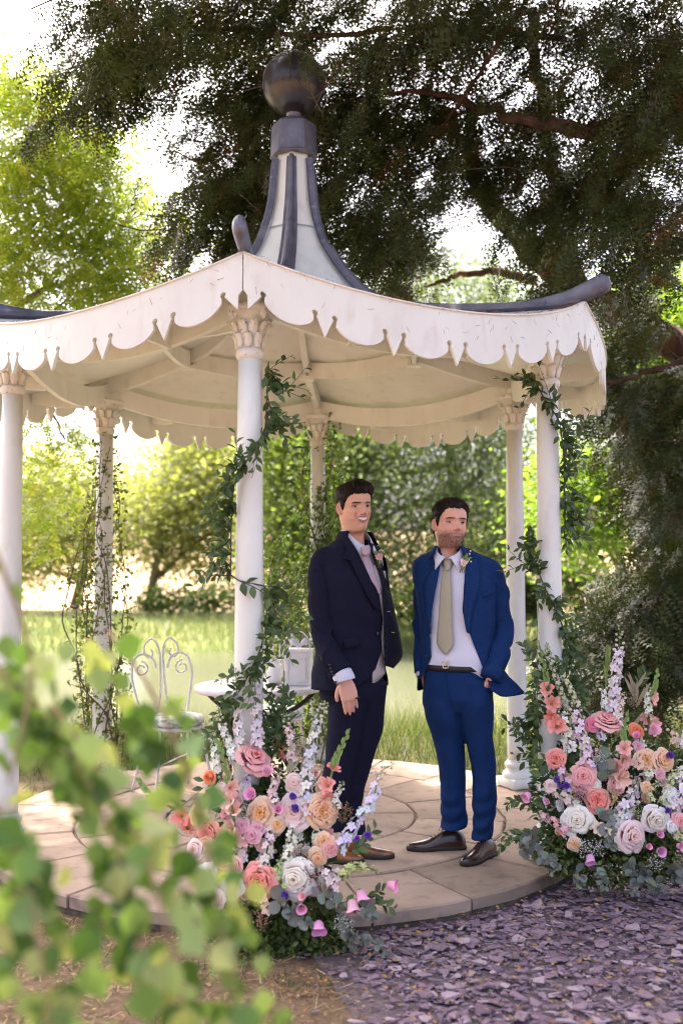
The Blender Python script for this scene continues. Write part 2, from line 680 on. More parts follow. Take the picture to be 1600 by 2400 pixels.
NCH = 10500
px_ = rng.uniform(-0.5, 3.0, NCH * 3)
py_ = rng.uniform(2.85, 6.2, NCH * 3)
ok = (in_poly(px_, py_, pth) | (py_ < 4.2)) & (px_ > -.6) & (np.hypot(px_ - GC[0], py_ - GC[1]) > 1.79)
edge = px_ - np.array([slate_edge(v) for v in py_])
ok &= px_ < .45 * py_ + .3
ok &= (edge > 0.10) | (rng.random(len(px_)) < np.clip((edge + 0.22) / 0.5, 0.0, 1) ** 2) | (py_ > 4.3)
px_, py_ = px_[ok][:NCH], py_[ok][:NCH]
szs = np.clip(rng.lognormal(math.log(0.020), 0.52, len(px_)), 0.007, 0.062)
order = np.argsort(-szs / py_)
chip_mesh = {}
rest = []
visible = 0
for q, i in enumerate(order):
    x, y, s = px_[i], py_[i], szs[i]
    e = Matrix.Rotation(rng.uniform(0, 2 * pi), 4, 'Z')
    tl = Matrix.Rotation(rng.normal(0, 0.10), 4, 'X') @ Matrix.Rotation(rng.normal(0, 0.10), 4, 'Y')
    z = GZ + 0.006 + rng.random() * 0.022
    Mx = Matrix.Translation((x, y, z)) @ tl @ e @ Matrix.Diagonal((s, s, s, 1))
    k = rng.integers(0, 14)
    insee = abs(x) < y * 0.345 and y > 3.2
    if visible < 300 and insee and y < 4.6:
        t = rng.integers(0, 5)
        if (k, t) not in chip_mesh:
            chip_mesh[(k, t)] = mk_mesh('slate_chip', chips[k][0], chips[k][1], M['slate'], False, rnd=np.full(len(chips[k][0]), t / 4 * 0.95 + .02))
        link_copy('slate_chip', chip_mesh[(k, t)], Mx, path)
        visible += 1
    else:
        rest.append((k, Mx))
parts = []
for k in range(14):
    ms = [np.array(mx) for kk, mx in rest if kk == k]
    if not ms: continue
    ms = np.array(ms)
    parts.append(inst(chips[k][0], chips[k][1], (ms[:, :3, :3], ms[:, :3, 3])))
V, F, R = cat(parts)
o = obj('slate_chippings', V, F, M['slate'], path, smooth=False, rnd=R)
tag(o, kind='stuff')

# fallen leaves and straw on the slate and on the bare earth
LV = np.array([[0, 0, 0], [0.32, .45, .08], [0, 1, .05], [-.32, .45, .08]])
LF = np.array([[0, 1, 2], [0, 2, 3]])
M['litter'] = leaf_mat('fallen_leaves', [(0.30, 0.13, 0.04), (0.42, 0.22, 0.07), (0.24, 0.12, 0.06), (0.45, 0.30, 0.12), (0.14, 0.08, 0.05)], trans=0.1, tcol=(1, 1, 1))
n = 7000
x = rng.uniform(-2.4, 2.6, n); y = rng.uniform(2.9, 5.6, n)
keep = (np.hypot(x - GC[0], y - GC[1]) > 1.80)
x, y = x[keep], y[keep]
isl = x > np.array([slate_edge(v) for v in y])
keep = ~isl | (rng.random(len(x)) < .6)
x, y, isl = x[keep], y[keep], isl[keep]
th = rng.uniform(0, 2 * pi, len(x))
RP = mats_from(np.c_[x, y, np.where(isl, GZ + .042, GZ + .012) + rng.random(len(x)) * 0.012], np.c_[np.cos(th), np.sin(th), rng.normal(0, .2, len(x))],
               unit(np.c_[rng.normal(0, .35, (len(x), 2)), np.ones(len(x))]), rng.uniform(0.010, 0.028, len(x)))
V, F, R = inst(LV, LF, RP)
tag(obj('leaf_litter', V, F, M['litter'], smooth=False, rnd=R), kind='stuff', label='brown and orange fallen leaves strewn over earth and slate')
SV = np.array([[-.03, 0, 0], [.03, 0, 0], [.03, 1, 0.03], [-.03, 1, 0.03]])
SF = np.array([[0, 1, 2, 3]])
M['straw'] = leaf_mat('dry_straw', [(0.36, 0.24, 0.13), (0.27, 0.17, 0.09), (0.18, 0.11, 0.06), (0.48, 0.35, 0.20)], trans=0.15, tcol=(1, 1, 1))
n = 7500
x = rng.uniform(-2.4, 0.6, n); y = rng.uniform(2.8, 5.2, n)
keep = (np.hypot(x - GC[0], y - GC[1]) > 1.79) & (x < np.array([slate_edge(v) for v in y]) + rng.normal(0, .1, n))
x, y = x[keep], y[keep]
th = rng.uniform(0, 2 * pi, len(x))
RP = mats_from(np.c_[x, y, GZ + .006 + rng.random(len(x)) * 0.012], np.c_[np.cos(th), np.sin(th), rng.normal(0.05, .15, len(x))],
               unit(np.c_[rng.normal(0, .3, (len(x), 2)), np.ones(len(x))]), rng.uniform(0.02, 0.07, len(x)))
V, F, R = inst(SV, SF, RP)
tag(obj('straw_litter', V, F, M['straw'], smooth=False, rnd=R), kind='stuff', label='dry straw and grass clippings on the bare earth')

# ------------------------------------------------------------------ grass
def blade(n=3, w=.5, bend=.35):
    V, F = [], []
    for i in range(n + 1):
        t = i / n
        ww = w * (1 - t) ** 0.8
        V += [[-ww, bend * t * t, t], [ww, bend * t * t, t]]
    for i in range(n):
        F.append([2 * i, 2 * i + 1, 2 * i + 3, 2 * i + 2])
    return np.array(V) * np.array([.04, 1, 1]), np.array(F)


def grass(name, x, y, hmin, hmax, m, label, w=.5, lean=.35):
    n = len(x)
    z = terrain(x, y) - 0.01
    BV, BF = blade(3, w, .4)
    th = rng.uniform(0, 2 * pi, n)
    up = unit(np.c_[rng.normal(0, lean, (n, 2)), np.ones(n)])
    side = np.c_[np.cos(th), np.sin(th), np.zeros(n)]
    X = unit(np.cross(side, up))
    Yv = np.cross(up, X)
    s = rng.uniform(hmin, hmax, n)
    R = np.stack([X, Yv, up], 2) * s[:, None, None]
    V, F, r = inst(BV, BF, (R, np.c_[x, y, z]))
    return tag(obj(name, V, F, m, rnd=r), kind='stuff', label=label)


M['grass'] = leaf_mat('long_grass', [(0.028, 0.05, 0.010), (0.045, 0.075, 0.017), (0.075, 0.10, 0.03), (0.17, 0.15, 0.075)], trans=0.35)
M['drygrass'] = leaf_mat('seeding_grass', [(0.20, 0.22, 0.07), (0.36, 0.32, 0.15), (0.45, 0.38, 0.20)], trans=0.3, tcol=(1.1, 1.1, .8))
n = 34000
x = rng.uniform(-6, 6.5, n); y = 7.6 + 4.6 * rng.random(n) ** 1.2
keep = np.hypot(x - GC[0], y - GC[1]) > 2.02 + rng.normal(0, .07, n)
keep &= (y < 9.9) | (x > -.9)
grass('long_grass', x[keep], y[keep], 0.12, 0.40, M['grass'], 'long green grass on the bank behind the gazebo', w=.22)
n = 1800
x = rng.uniform(-1.5, 6, n); y = 8.3 + 3.2 * rng.random(n)
grass('seeding_grass', x, y, 0.25, 0.55, M['drygrass'], 'pale seeding grass stems on the bank behind the gazebo', w=.12, lean=.25)
n = 9000
x = rng.uniform(-6, 6.5, n); y = rng.uniform(4.3, 8.6, n)
keep = (np.hypot(x - GC[0], y - GC[1]) > 1.80) & ~in_poly(x, y, pth) & ((y > 5.2) | (rng.random(n) < .35))
grass('short_grass', x[keep], y[keep], 0.04, 0.14, M['grass'], 'short rough grass round the edge of the paving', w=.55, lean=.6)
n = 1500
cx_, cy_ = rng.uniform(-1.7, 0.1, 26), rng.uniform(3.2, 4.45, 26)
k = rng.integers(0, 26, n)
x = cx_[k] + rng.normal(0, .06, n); y = cy_[k] + rng.normal(0, .06, n)
keep = (np.hypot(x - GC[0], y - GC[1]) > 1.80) & (x < np.array([slate_edge(v) for v in y]))
grass('sparse_grass_tufts', x[keep], y[keep], 0.02, 0.07, M['grass'], 'sparse grass tufts on the bare earth', w=1.0, lean=.8)
n = 16000
x = rng.uniform(-14, 16, n); y = rng.choice([rng.uniform(26.5, 30), rng.uniform(26, 33)], 1)[0] + rng.uniform(-1.5, 4, n)
M['reed'] = leaf_mat('reeds', [(0.08, 0.115, 0.035), (0.13, 0.16, 0.06), (0.22, 0.22, 0.11)], trans=0.3, tcol=(1.1, 1.15, .8))
grass('reeds', x, rng.uniform(25.8, 33, n), 0.2, 0.55, M['reed'], 'tall reeds on the far bank of the pond', w=.7, lean=.3)
# ================================================================== GAZEBO
gz = empty('gazebo', (GC[0], GC[1], 0), 'white six column garden gazebo with lead ridges and dark ball finial', 'gazebo')


def gdir(k):
    a = GA - pi / 2 + k * pi / 3
    return np.array([cos(a), sin(a), 0.0])


GC3 = np.array([GC[0], GC[1], 0.0])
# columns: 0 near the camera, counted anticlockwise from above
shaft_prof = [(0.0655, 0.185), (0.0660, 0.30), (0.0650, 0.8), (0.0625, 1.4), (0.0580, 2.0), (0.0540, 2.435)]
for k in range(6):
    d = gdir(k)
    c = GC3 + d * RC
    a = atan2(d[1], d[0])
    Rz = np.array([[cos(a), -sin(a), 0], [sin(a), cos(a), 0], [0, 0, 1]])
    sh = obj('column', *lathe(shaft_prof, 32, c), M['white'], gz)
    mb = MB()
    mb.add(*bevel_box(c + [0, 0, 0.034], (0.10, 0.10, 0.031), .006, Rz))
    mb.add(*lathe([(0.094, 0.064), (0.099, 0.072), (0.101, 0.085), (0.098, 0.098), (0.090, 0.104), (0.083, 0.110), (0.077, 0.122), (0.076, 0.132), (0.082, 0.138), (0.086, 0.148),
                   (0.085, 0.158), (0.078, 0.166), (0.070, 0.172), (0.066, 0.187)], 32, c, cap=False))
    mb.build('base', M['white'], sh)
    # capital: ring, bell with two rows of curled leaves, volutes, abacus
    mb = MB()
    mb.add(*lathe([(0.054, 2.425), (0.062, 2.432), (0.0665, 2.445), (0.066, 2.458), (0.060, 2.468), (0.054, 2.472)], 32, c, cap=False))
    mb.add(*lathe([(0.053, 2.47), (0.054, 2.53), (0.060, 2.58), (0.074, 2.615), (0.098, 2.632)], 32, c, cap=False))
    for row, (nl, z0, ht, r0, ro, wd, off) in enumerate([(8, 2.474, 0.085, 0.056, 0.030, 0.021, 0), (8, 2.52, 0.095, 0.057, 0.044, 0.022, pi / 8)]):
        for i in range(nl):
            aa = a + off + 2 * pi * i / nl
            er = np.array([cos(aa), sin(aa), 0]); et = np.array([-sin(aa), cos(aa), 0])
            rings = []
            for t in np.linspace(0, 1, 8):
                curl = ro * t ** 2.2
                zz = z0 + ht * (t if t < .8 else .8 + (t - .8) * (-.6))
                w = wd * (0.75 + 0.5 * sin(pi * min(1, t * 1.1))) * (1 if t < .85 else .72)
                p = c + er * (r0 + 0.004 + curl) + np.array([0, 0, zz])
                rings.append([p - et * w - er * .006, p - et * w * .5 + er * .004, p + er * .010, p + et * w * .5 + er * .004, p + et * w - er * .006, p - er * .012])
            mb.add(*loft(rings))
    for i in range(4):
        aa = a + pi / 4 + i * pi / 2
        er = np.array([cos(aa), sin(aa), 0]); et = np.array([-sin(aa), cos(aa), 0])
        sp = []
        for t in np.linspace(0, 1, 14):
            th = t * 2 * pi * 1.25
            rr = 0.019 * (1 - .65 * t)
            sp.append(c + er * (0.098 + rr * cos(th)) + np.array([0, 0, 2.617 + rr * sin(th)]))
        V, F = tube(sp, 0.0075, 6, r2=0.012)
        mb.add(V, F)
    # abacus with concave sides
    ab = []
    for i in range(32):
        th = a + 2 * pi * i / 32
        q = abs(((i * 4 / 32 + .5) % 1) - .5) * 2              # 1 at side middle, 0 at corner
        ab.append((th + pi / 4, 0.126 - 0.026 * sin(q * pi / 2)))
    rings = [[c + np.array([r * f * cos(t), r * f * sin(t), z]) for t, r in ab] for f, z in ((.86, 2.630), (.97, 2.640), (1.0, 2.648), (1.0, 2.662), (.95, 2.668))]
    mb.add(*loft(rings))
    mb.build('capital', M['white_old'], sh)
    # little post between capital and beam
    V, F = box(c + [0, 0, 2.72], (0.045, 0.045, 0.055), Rz)
    obj('post_block', V, F, M['white'], sh, smooth=False)

# roof shape: hip profile (radius, height)
HP = np.array([(0.10, 4.06), (0.118, 3.95), (0.132, 3.80), (0.150, 3.69), (0.190, 3.55), (0.242, 3.43), (0.342, 3.285), (0.435, 3.175), (0.525, 3.092), (0.68, 3.0), (0.97, 2.932), (1.25, 2.888), (1.45, 2.864), (1.70, 2.844), (1.85, 2.838)])


def hipz(r):
    return np.interp(r, HP[:, 0], HP[:, 1])


_q = np.cumsum(np.r_[0, np.linalg.norm(np.diff(HP, axis=0), axis=1)])
HS = spline(HP, 60)                                             # smooth samples eave last
SAG = 0.21


def sagf(s):
    return 4 * s * (1 - s)

RE = HP[-1, 0]


def sag_at(r):
    return SAG * np.clip((r - 0.35) / (RE - 0.35), 0, 1) ** 1.5


def roof_pt(k, s, r, z):
    """k side, s 0..1 across, hip point (r,z)"""
    c = cos(pi / 6) / cos((s - .5) * pi / 3)                    # straight near the top, round at the eave
    w = float(np.clip((r - .45) / (RE - .45), 0, 1)) ** .8
    p = gdir(k + s) * r * (c * (1 - w) + w)
    zz = z - sag_at(r) * sagf(s)
    return GC3 + np.array([p[0], p[1], zz])


def panel(k, j0, j1, nm):
    ns = 20
    rows = []
    js = range(j0, j1 + 1)
    mid = lambda off: [[roof_pt(k, s, HS[j, 0], HS[j, 1]) - np.array([0, 0, off]) - (gdir(k) + gdir(k + 1)) * off * .25 for s in np.linspace(0, 1, ns)] for j in js]
    top, bot = mid(0), mid(0.018)
    m = len(top)
    V = np.array(top).reshape(-1, 3).tolist() + np.array(bot).reshape(-1, 3).tolist()
    F = []
    for j in range(m - 1):
        for i in range(ns - 1):
            a, b, c_, d = j * ns + i, j * ns + i + 1, (j + 1) * ns + i + 1, (j + 1) * ns + i
            F += [[a, d, c_, b], [m * ns + a, m * ns + b, m * ns + c_, m * ns + d]]
    for i in range(ns - 1):
        for j in (0, m - 1):
            a, b = j * ns + i, j * ns + i + 1
            F.append([a, b, m * ns + b, m * ns + a] if j == 0 else [b, a, m * ns + a, m * ns + b])
    obj(nm, V, F, M['white'], gz)


jsplit = int(np.argmin(np.abs(HS[:, 1] - 3.58)))
for k in range(6):
    panel(k, 0, jsplit, 'roof_panel')
    HSs = HS.copy()
    HS[jsplit] = HS[jsplit] + np.array([0.0035, -0.006])
    panel(k, jsplit, len(HS) - 1, 'roof_panel')
    HS[:] = HSs

# scalloped fascia boards, bent round the circular eave
def fascia(k):
    Rf = RE + 0.004
    L = Rf * pi / 3
    top = lambda x: HP[-1, 1] + 0.012 - SAG * sagf(x / L)
    tooth, circ, dep, cd = 0.086, 0.0130, 0.236, 0.146
    e0 = 0.032
    sc = (L - 2 * e0 - 2 * 0.055 - 5 * tooth) / 6
    pts, cuts = [(0.002, 0.16), (e0 - .012, 0.175), (e0 - .010, dep)], [0]
    x = e0 + 0.055

    def circle(xc):
        """round hole where a scallop meets a tooth"""
        return [(xc - circ * cos(pi / 2 + t * pi * .72), cd - circ * sin(pi / 2 + t * pi * .72)) for t in np.linspace(-1.15, 1.15, 9)]
    pts += circle(x)
    for i in range(6):
        for j, t in enumerate(np.linspace(0.03, 0.97, 17)):
            pts.append((x + sc * t, cd + 0.018 + (dep - 0.008 - cd - 0.018) * (1 - abs(2 * t - 1) ** 2.1) ** 0.62))
            if j == 8:
                cuts.append(len(pts) - 1)
        x += sc
        pts += circle(x)
        if i < 5:
            pts.append((x + tooth / 2, dep + 0.006))
            cuts.append(len(pts) - 1)
            x += tooth
            pts += circle(x)
    pts += [(L - e0 + .010, dep), (L - e0 + .012, 0.175), (L - 0.002, 0.16)]
    cuts.append(len(pts) - 1)

    def at(x, z, o_):
        d = gdir(k + x / L)
        return GC3 + d * (Rf + o_) + np.array([0, 0, z])
    mb = MB()
    for c0, c1 in zip(cuts[:-1], cuts[1:]):
        bot = pts[c0:c1 + 1]
        up = [(xx, 0.0) for xx in np.linspace(bot[-1][0], bot[0][0], 5)]
        loop = [(xx, top(xx) - dd) for xx, dd in bot + up]
        n, nb_ = len(loop), len(bot)
        V = [at(xx, z, .012) for xx, z in loop] + [at(xx, z, -.006) for xx, z in loop]
        F = [list(range(n)), [n + i for i in range(n)][::-1]]
        F += [[(i + 1) % n, n + (i + 1) % n, n + i, i] for i in range(n) if i not in (nb_ - 1, n - 1)]
        mb.add(V, F)
    fo = mb.build('fascia_board', M['white'], gz, smooth=False)
    P = [at(xx, top(xx) + 0.005, .006) for xx in np.linspace(0, L, 28)]
    obj('eave_strip', *tube(P, 0.007, 6, r2=0.016), M['white_old'], fo)
    return at, L, top


FAS = [fascia(k) for k in range(6)]

# lead ridge rolls, with raised ends
for k in range(6):
    d = gdir(k)
    e = np.cross([0, 0, 1.0], d)
    path3 = [np.array([r, z]) for r, z in HS[2:]]
    rings = []
    n = len(path3)
    for j, (r, z) in enumerate(path3):
        t = j / (n - 1)
        a_ = path3[max(0, j - 1)]; b_ = path3[min(n - 1, j + 1)]
        tg = unit(b_ - a_)
        nr = np.array([-tg[1], tg[0]])
        if nr[1] < 0 and abs(tg[0]) > .3: nr = -nr
        if nr[0] < 0 and abs(tg[0]) <= .3: nr = -nr
        w = 0.030 + 0.028 * min(1, t * 2.0)
        if r < 0.2: w = min(w, r * 0.24 + 0.004)
        prof = [(-w, 0.004), (-w * .62, 0.008), (-w * .46, 0.024), (-w * .30, 0.042), (0, 0.050), (w * .30, 0.042), (w * .46, 0.024), (w * .62, 0.008), (w, 0.004), (0, -0.012)]
        ring = []
        for lx, lz in prof:
            hh = lz * (0.75 if r < .25 else 1.0)
            p = np.array([r, z]) + nr * hh
            ring.append(GC3 + d * p[0] + e * lx + np.array([0, 0, p[1]]))
        rings.append(ring)
    rc = obj('ridge_capping', *loft(rings), M['lead'], gz, smooth=False)
    # seams across the lead
    for j in (14, 26, 40, 52):
        if j < n:
            q = [np.array(p) for p in rings[j][1:8]]
            cen = sum(q) / 7
            obj('lead_seam', *tube([cen + (p - cen) * 1.06 for p in q], 0.003, 5), M['lead'], rc)
    # upturned club shaped end
    sp = spline([(1.40, 2.885), (1.60, 2.876), (1.78, 2.886), (1.90, 2.915), (2.00, 2.945)], 18)
    rad = np.interp(np.linspace(0, 1, 18), [0, .3, .6, .85, .95, 1.0], [.022, .032, .044, .050, .044, .020])
    P = [GC3 + d * r + np.array([0, 0, z]) for r, z in sp]
    obj('ridge_end', *tube(P, rad * 1.12, 14, r2=rad * .66), M['lead'], gz)

# collar, neck and ball finial
a6 = GA - pi / 2 + pi / 6
hexr = lambda r, z: [GC3 + np.array([r * cos(a6 + i * pi / 3 + o_), r * sin(a6 + i * pi / 3 + o_), z]) for i in range(6) for o_ in (-.07, .07)]
obj('finial_collar', *loft([hexr(.148, 4.045), hexr(.152, 4.05), hexr(.145, 4.06), hexr(.140, 4.24), hexr(.132, 4.25), hexr(.07, 4.262)]), M['lead'], gz, smooth=False)
obj('finial_neck', *lathe([(0.095, 4.255), (0.09, 4.275), (0.05, 4.285), (0.042, 4.30), (0.05, 4.325), (0.065, 4.335)], 24, GC3), M['lead'], gz)
bprof = [(max(0.002, 0.199 * sin(t)), 4.515 - 0.199 * cos(t)) for t in np.linspace(0.02, pi - 0.02, 40)]
obj('finial_ball', *lathe(bprof, 56, GC3), M['ball'], gz)

# beams between columns, hip rafters and the ring of purlins
def board(P, dep, th, nm, nrm=None, m='white'):
    """P: list of top centre line points; a board of depth dep hanging below"""
    P = np.asarray(P, float)
    T = np.gradient(P, axis=0); T[:, 2] = 0
    T = unit(T)
    S = np.stack([-T[:, 1], T[:, 0], np.zeros(len(P))], 1) * th / 2
    dep = np.broadcast_to(dep, (len(P),))
    D = np.c_[np.zeros((len(P), 2)), dep]
    rings = np.stack([P + S, P - S, P - S - D, P + S - D], 1)
    return obj(nm, *loft(list(rings)), M[m], gz, smooth=False)


for k in range(6):
    A = GC3 + gdir(k) * (RC - .01); B = GC3 + gdir(k + 1) * (RC - .01)
    P = []
    for s in np.linspace(0, 1, 20):
        q = A * (1 - s) + B * s
        P.append([q[0], q[1], 2.79 - 0.13 * 4 * s * (1 - s)])
    board(P, 0.135, 0.034, 'beam')
    P = []
    for r in np.linspace(0.16, RC + .16, 30):
        q = GC3 + gdir(k) * r
        P.append([q[0], q[1], np.interp(r, HS[:, 0], HS[:, 1]) - 0.02])
    P = np.array(P)
    board(P, np.interp(np.linspace(0.16, RC + .16, 30), [0.1, .4, 1.5, 1.9], [.05, .075, .12, .10]), 0.04, 'rafter')
    r = 0.86
    A = GC3 + gdir(k) * r; B = GC3 + gdir(k + 1) * r
    P = [[*(A * (1 - s) + B * s)[:2], hipz(r) - 0.03 - sag_at(r) * sagf(s)] for s in np.linspace(0.02, .98, 12)]
    board(P, 0.11, 0.03, 'purlin')
    V, F = box(A + np.array([0, 0, hipz(r) - 0.145]), (0.045, 0.045, 0.012), np.eye(3))
    obj('purlin_block', V, F, M['white'], gz, smooth=False)
    # short outriggers holding the fascia
    for s in (0.3, 0.7):
        q0 = (GC3 + gdir(k) * RC) * (1 - s) + (GC3 + gdir(k + 1) * RC) * s
        q1 = GC3 + gdir(k + s) * RE
        z = hipz(1.75) - SAG * .95 * sagf(s) - 0.03
        n_ = unit(q1 - q0)
        P = [q0 + np.array([0, 0, z - .01]), (q0 + q1) / 2 + np.array([0, 0, z]), q1 - n_ * .02 + np.array([0, 0, z])]
        board(P, [.10, .10, .07], 0.025, 'bracket')

# dry yew needles caught on the roof edges and boards
n = 900
V_, F_, R_ = [], [], []
pos, dr = [], []
for i in range(n):
    k = int(rng.choice([0, 0, 5, 1]))
    at_, L, top = FAS[k]
    if rng.random() < .68:
        xx = L * rng.beta(1.2, 1.0) if k != 0 else L * rng.beta(2.2, 1.0)
        pos.append(at_(xx, top(xx) + .014 + rng.random() * .006, rng.uniform(-.02, .014)))
        dr.append(unit(rng.normal(size=3) * [1, 1, .25]))
    elif rng.random() < .3:
        xx = L * rng.random()
        ex = gdir(k + xx / L + .25 * 6 / 6 * 1.5)
        ex = unit(at_(xx + .02, 0, 0) - at_(xx, 0, 0))
        pos.append(at_(xx, top(xx) - rng.uniform(.01, .13), .0135))
        dr.append(unit(ex * rng.normal() + np.array([0, 0, rng.normal()])))
    else:
        s = rng.choice([rng.uniform(.02, .12), rng.uniform(.88, .98)])
        j = rng.integers(6, 50)
        pos.append(roof_pt(k, s, HS[j, 0], HS[j, 1] + .006))
        dr.append(unit(rng.normal(size=3) * [1, 1, .4]))
pos, dr = np.array(pos), np.array(dr)
up = unit(rng.normal(size=(len(pos), 3)))
V, F, R = inst(SV * np.array([1.0, 1, 1]), SF, mats_from(pos, dr, up, rng.uniform(.014, .034, len(pos))))
tag(obj('fallen_needles', V, F, mat('dead_needles', (0.22, 0.09, 0.04), (0.34, 0.16, 0.07), 30, rough=.9), gz, smooth=False), kind='stuff')
# ================================================================== TREES
M['bark_yew'] = mat('yew_bark', (0.13, 0.075, 0.05), (0.06, 0.036, 0.028), 9, rough=.95, spec=.1, bump=1.0, bscale=26, c3=(0.24, 0.14, 0.10), s3=6, stretch=(1, 1, .25), world=True)
M['twig'] = mat('dark_twig', (0.07, 0.05, 0.035), (0.11, 0.08, 0.055), 20, rough=.9)
M['yew'] = leaf_mat('yew_needles', [(0.022, 0.035, 0.009), (0.036, 0.054, 0.013), (0.070, 0.090, 0.022), (0.052, 0.045, 0.016), (0.048, 0.066, 0.016), (0.12, 0.05, 0.018), (0.16, 0.075, 0.028)], trans=.25, tcol=(1.6, 1.6, .8), rough=.45)


def yew_spray(seed):
    r = np.random.default_rng(seed)
    V, F = [], []

    def needles(p0, d, L, nl, sp):
        d = unit(d)
        side = unit(np.cross(d, [0, 0, 1.0]))
        m = max(3, int(L / sp))
        for i in range(m):
            t = (i + .5) / m
            p = p0 + d * L * t
            for s in (-1, 1):
                nd = unit(side * s + d * .55 + np.array([0, 0, r.normal(0, .25)]))
                l = nl * r.uniform(.8, 1.1) * (1 - .35 * t)
                b = len(V)
                V.extend([p - d * .026, p + d * .026, p + nd * l])
                F.append([b, b + 1, b + 2])
        b = len(V)
        V.extend([p0 - side * .006, p0 + side * .006, p0 + d * L])
        F.append([b, b + 1, b + 2])
    ax = [np.array([0, 0, 0.0])]
    needles(np.array([0, 0.02, 0.0]), np.array([r.normal(0, .05), 1, -.12]), 1.0, .115, .105)
    k = 7
    for i in range(k):
        t = .12 + .7 * i / k
        s = 1 if i % 2 else -1
        L = r.uniform(.30, .48) * (1 - .5 * t)
        needles(np.array([0, t, -.1 * t]), np.array([s * r.uniform(.6, .95), .75, -.18 + r.normal(0, .12)]), L, .11, .092)
    return np.array(V), np.array(F)


SPR = [yew_spray(s) for s in range(4)]


def poly_sample(poly, n):
    p = np.asarray(poly, float)
    lo, hi = p.min(0), p.max(0)
    out = []
    while len(out) < n:
        q = rng.uniform(lo, hi, (n * 3, 2))
        q = q[in_poly(q[:, 0], q[:, 1], p)]
        out.extend(q.tolist())
    return np.array(out[:n])


yew = empty('yew_tree', (4.1, 9.6, GZ), 'dark evergreen yew tree arching its drooping boughs over the gazebo', 'tree')
mb_trunk = spline([(4.1, 9.6, -.3), (4.2, 9.6, 1.5), (4.4, 9.6, 3.4), (4.5, 9.5, 5.4), (4.4, 9.4, 7.5), (4.2, 9.3, 10)], 30)
V, F = tube(mb_trunk, np.linspace(.42, .16, 30), 14)
V += 0.03 * np.sin(V[:, [2]] * 7 + V[:, [0]] * 31) * unit(V - np.repeat(mb_trunk, 14, 0))
obj('trunk', V, F, M['bark_yew'], yew)


def bough(pts, r0, r1, m='bark_yew', n=24, seg=8, nm='bough', par=None):
    P = spline([W(u, v, y) for u, v, y in pts], n)
    P[2:-1] += rng.normal(0, r0 * .25, (n - 3, 3))
    V, F = tube(P, np.linspace(r0, r1, n), seg)
    V = V + (V - np.repeat(P, seg, 0)) * rng.normal(0, .16, (len(V), 1))
    obj(nm, V, F, M[m], par or yew)
    return P


B1 = bough([(1700, 860, 9.5), (1480, 760, 9.4), (1330, 660, 9.2), (1205, 560, 9.0), (1130, 470, 8.9), (1060, 330, 8.6), (980, 200, 8.2)], .16, .05, seg=10)
B1b = bough([(1330, 660, 9.2), (1275, 500, 9.3), (1265, 390, 9.4), (1240, 230, 9.4), (1220, 20, 9.2)], .10, .05, seg=10)
B2 = bough([(1640, 290, 7.0), (1480, 285, 6.9), (1350, 295, 6.8), (1230, 280, 6.8), (1120, 255, 6.9), (980, 215, 7.0), (800, 190, 7.2)], .075, .010)
B3 = bough([(1640, 800, 8.2), (1500, 850, 8.0), (1400, 880, 7.9), (1330, 870, 7.8)], .035, .012)
B4 = bough([(1640, 580, 7.4), (1500, 575, 7.4), (1430, 572, 7.4)], .03, .012)
B5 = bough([(1300, 90, 7.4), (1000, 60, 7.2), (760, 80, 7.0), (560, 70, 7.0), (400, 60, 7.0), (260, 80, 7.0)], .025, .004)
B6 = bough([(1230, 645, 9.6), (1150, 625, 9.8), (1050, 632, 10), (980, 660, 10.2)], .05, .015)
B7 = bough([(1640, 1230, 8.2), (1500, 1330, 8.0), (1400, 1370, 7.8), (1320, 1400, 7.6)], .03, .010)
B8 = bough([(1200, 20, 6.4), (1130, 120, 6.6), (1080, 200, 6.8), (1000, 300, 7), (880, 330, 7.2)], .02, .006)
B9 = bough([(780, 280, 7.2), (860, 270, 7.2), (960, 290, 7.2), (1060, 260, 7.1), (1200, 200, 7.0)], .018, .008)

A_poly = [(185, -40), (150, 60), (150, 120), (200, 190), (185, 235), (330, 250), (345, 330), (395, 300), (440, 330), (405, 400), (425, 500), (500, 545), (560, 600), (640, 560), (700, 430), (760, 500), (800, 600), (870, 650), (920, 610), (985, 560), (1010, 470), (1100, 440), (1160, 540), (1230, 610), (1205, 650), (1300, 690), (1390, 640), (1420, 610), (1480, 690), (1500, 600), (1600, 550), (1600, -40)]
B_poly = [(1390, 640), (1470, 660), (1475, 760), (1440, 880), (1600, 820), (1600, 1240), (1500, 1250), (1490, 1060), (1400, 1040), (1385, 940), (1390, 780)]
C_poly = [(1600, 1230), (1500, 1250), (1420, 1280), (1340, 1340), (1300, 1450), (1290, 1600), (1370, 1570), (1450, 1600), (1530, 1560), (1600, 1590)]
D_poly = [(880, 560), (1010, 480), (1000, 640), (930, 700), (890, 650)]
E_poly = [(420, 400), (620, 380), (640, 560), (560, 610), (440, 520)]


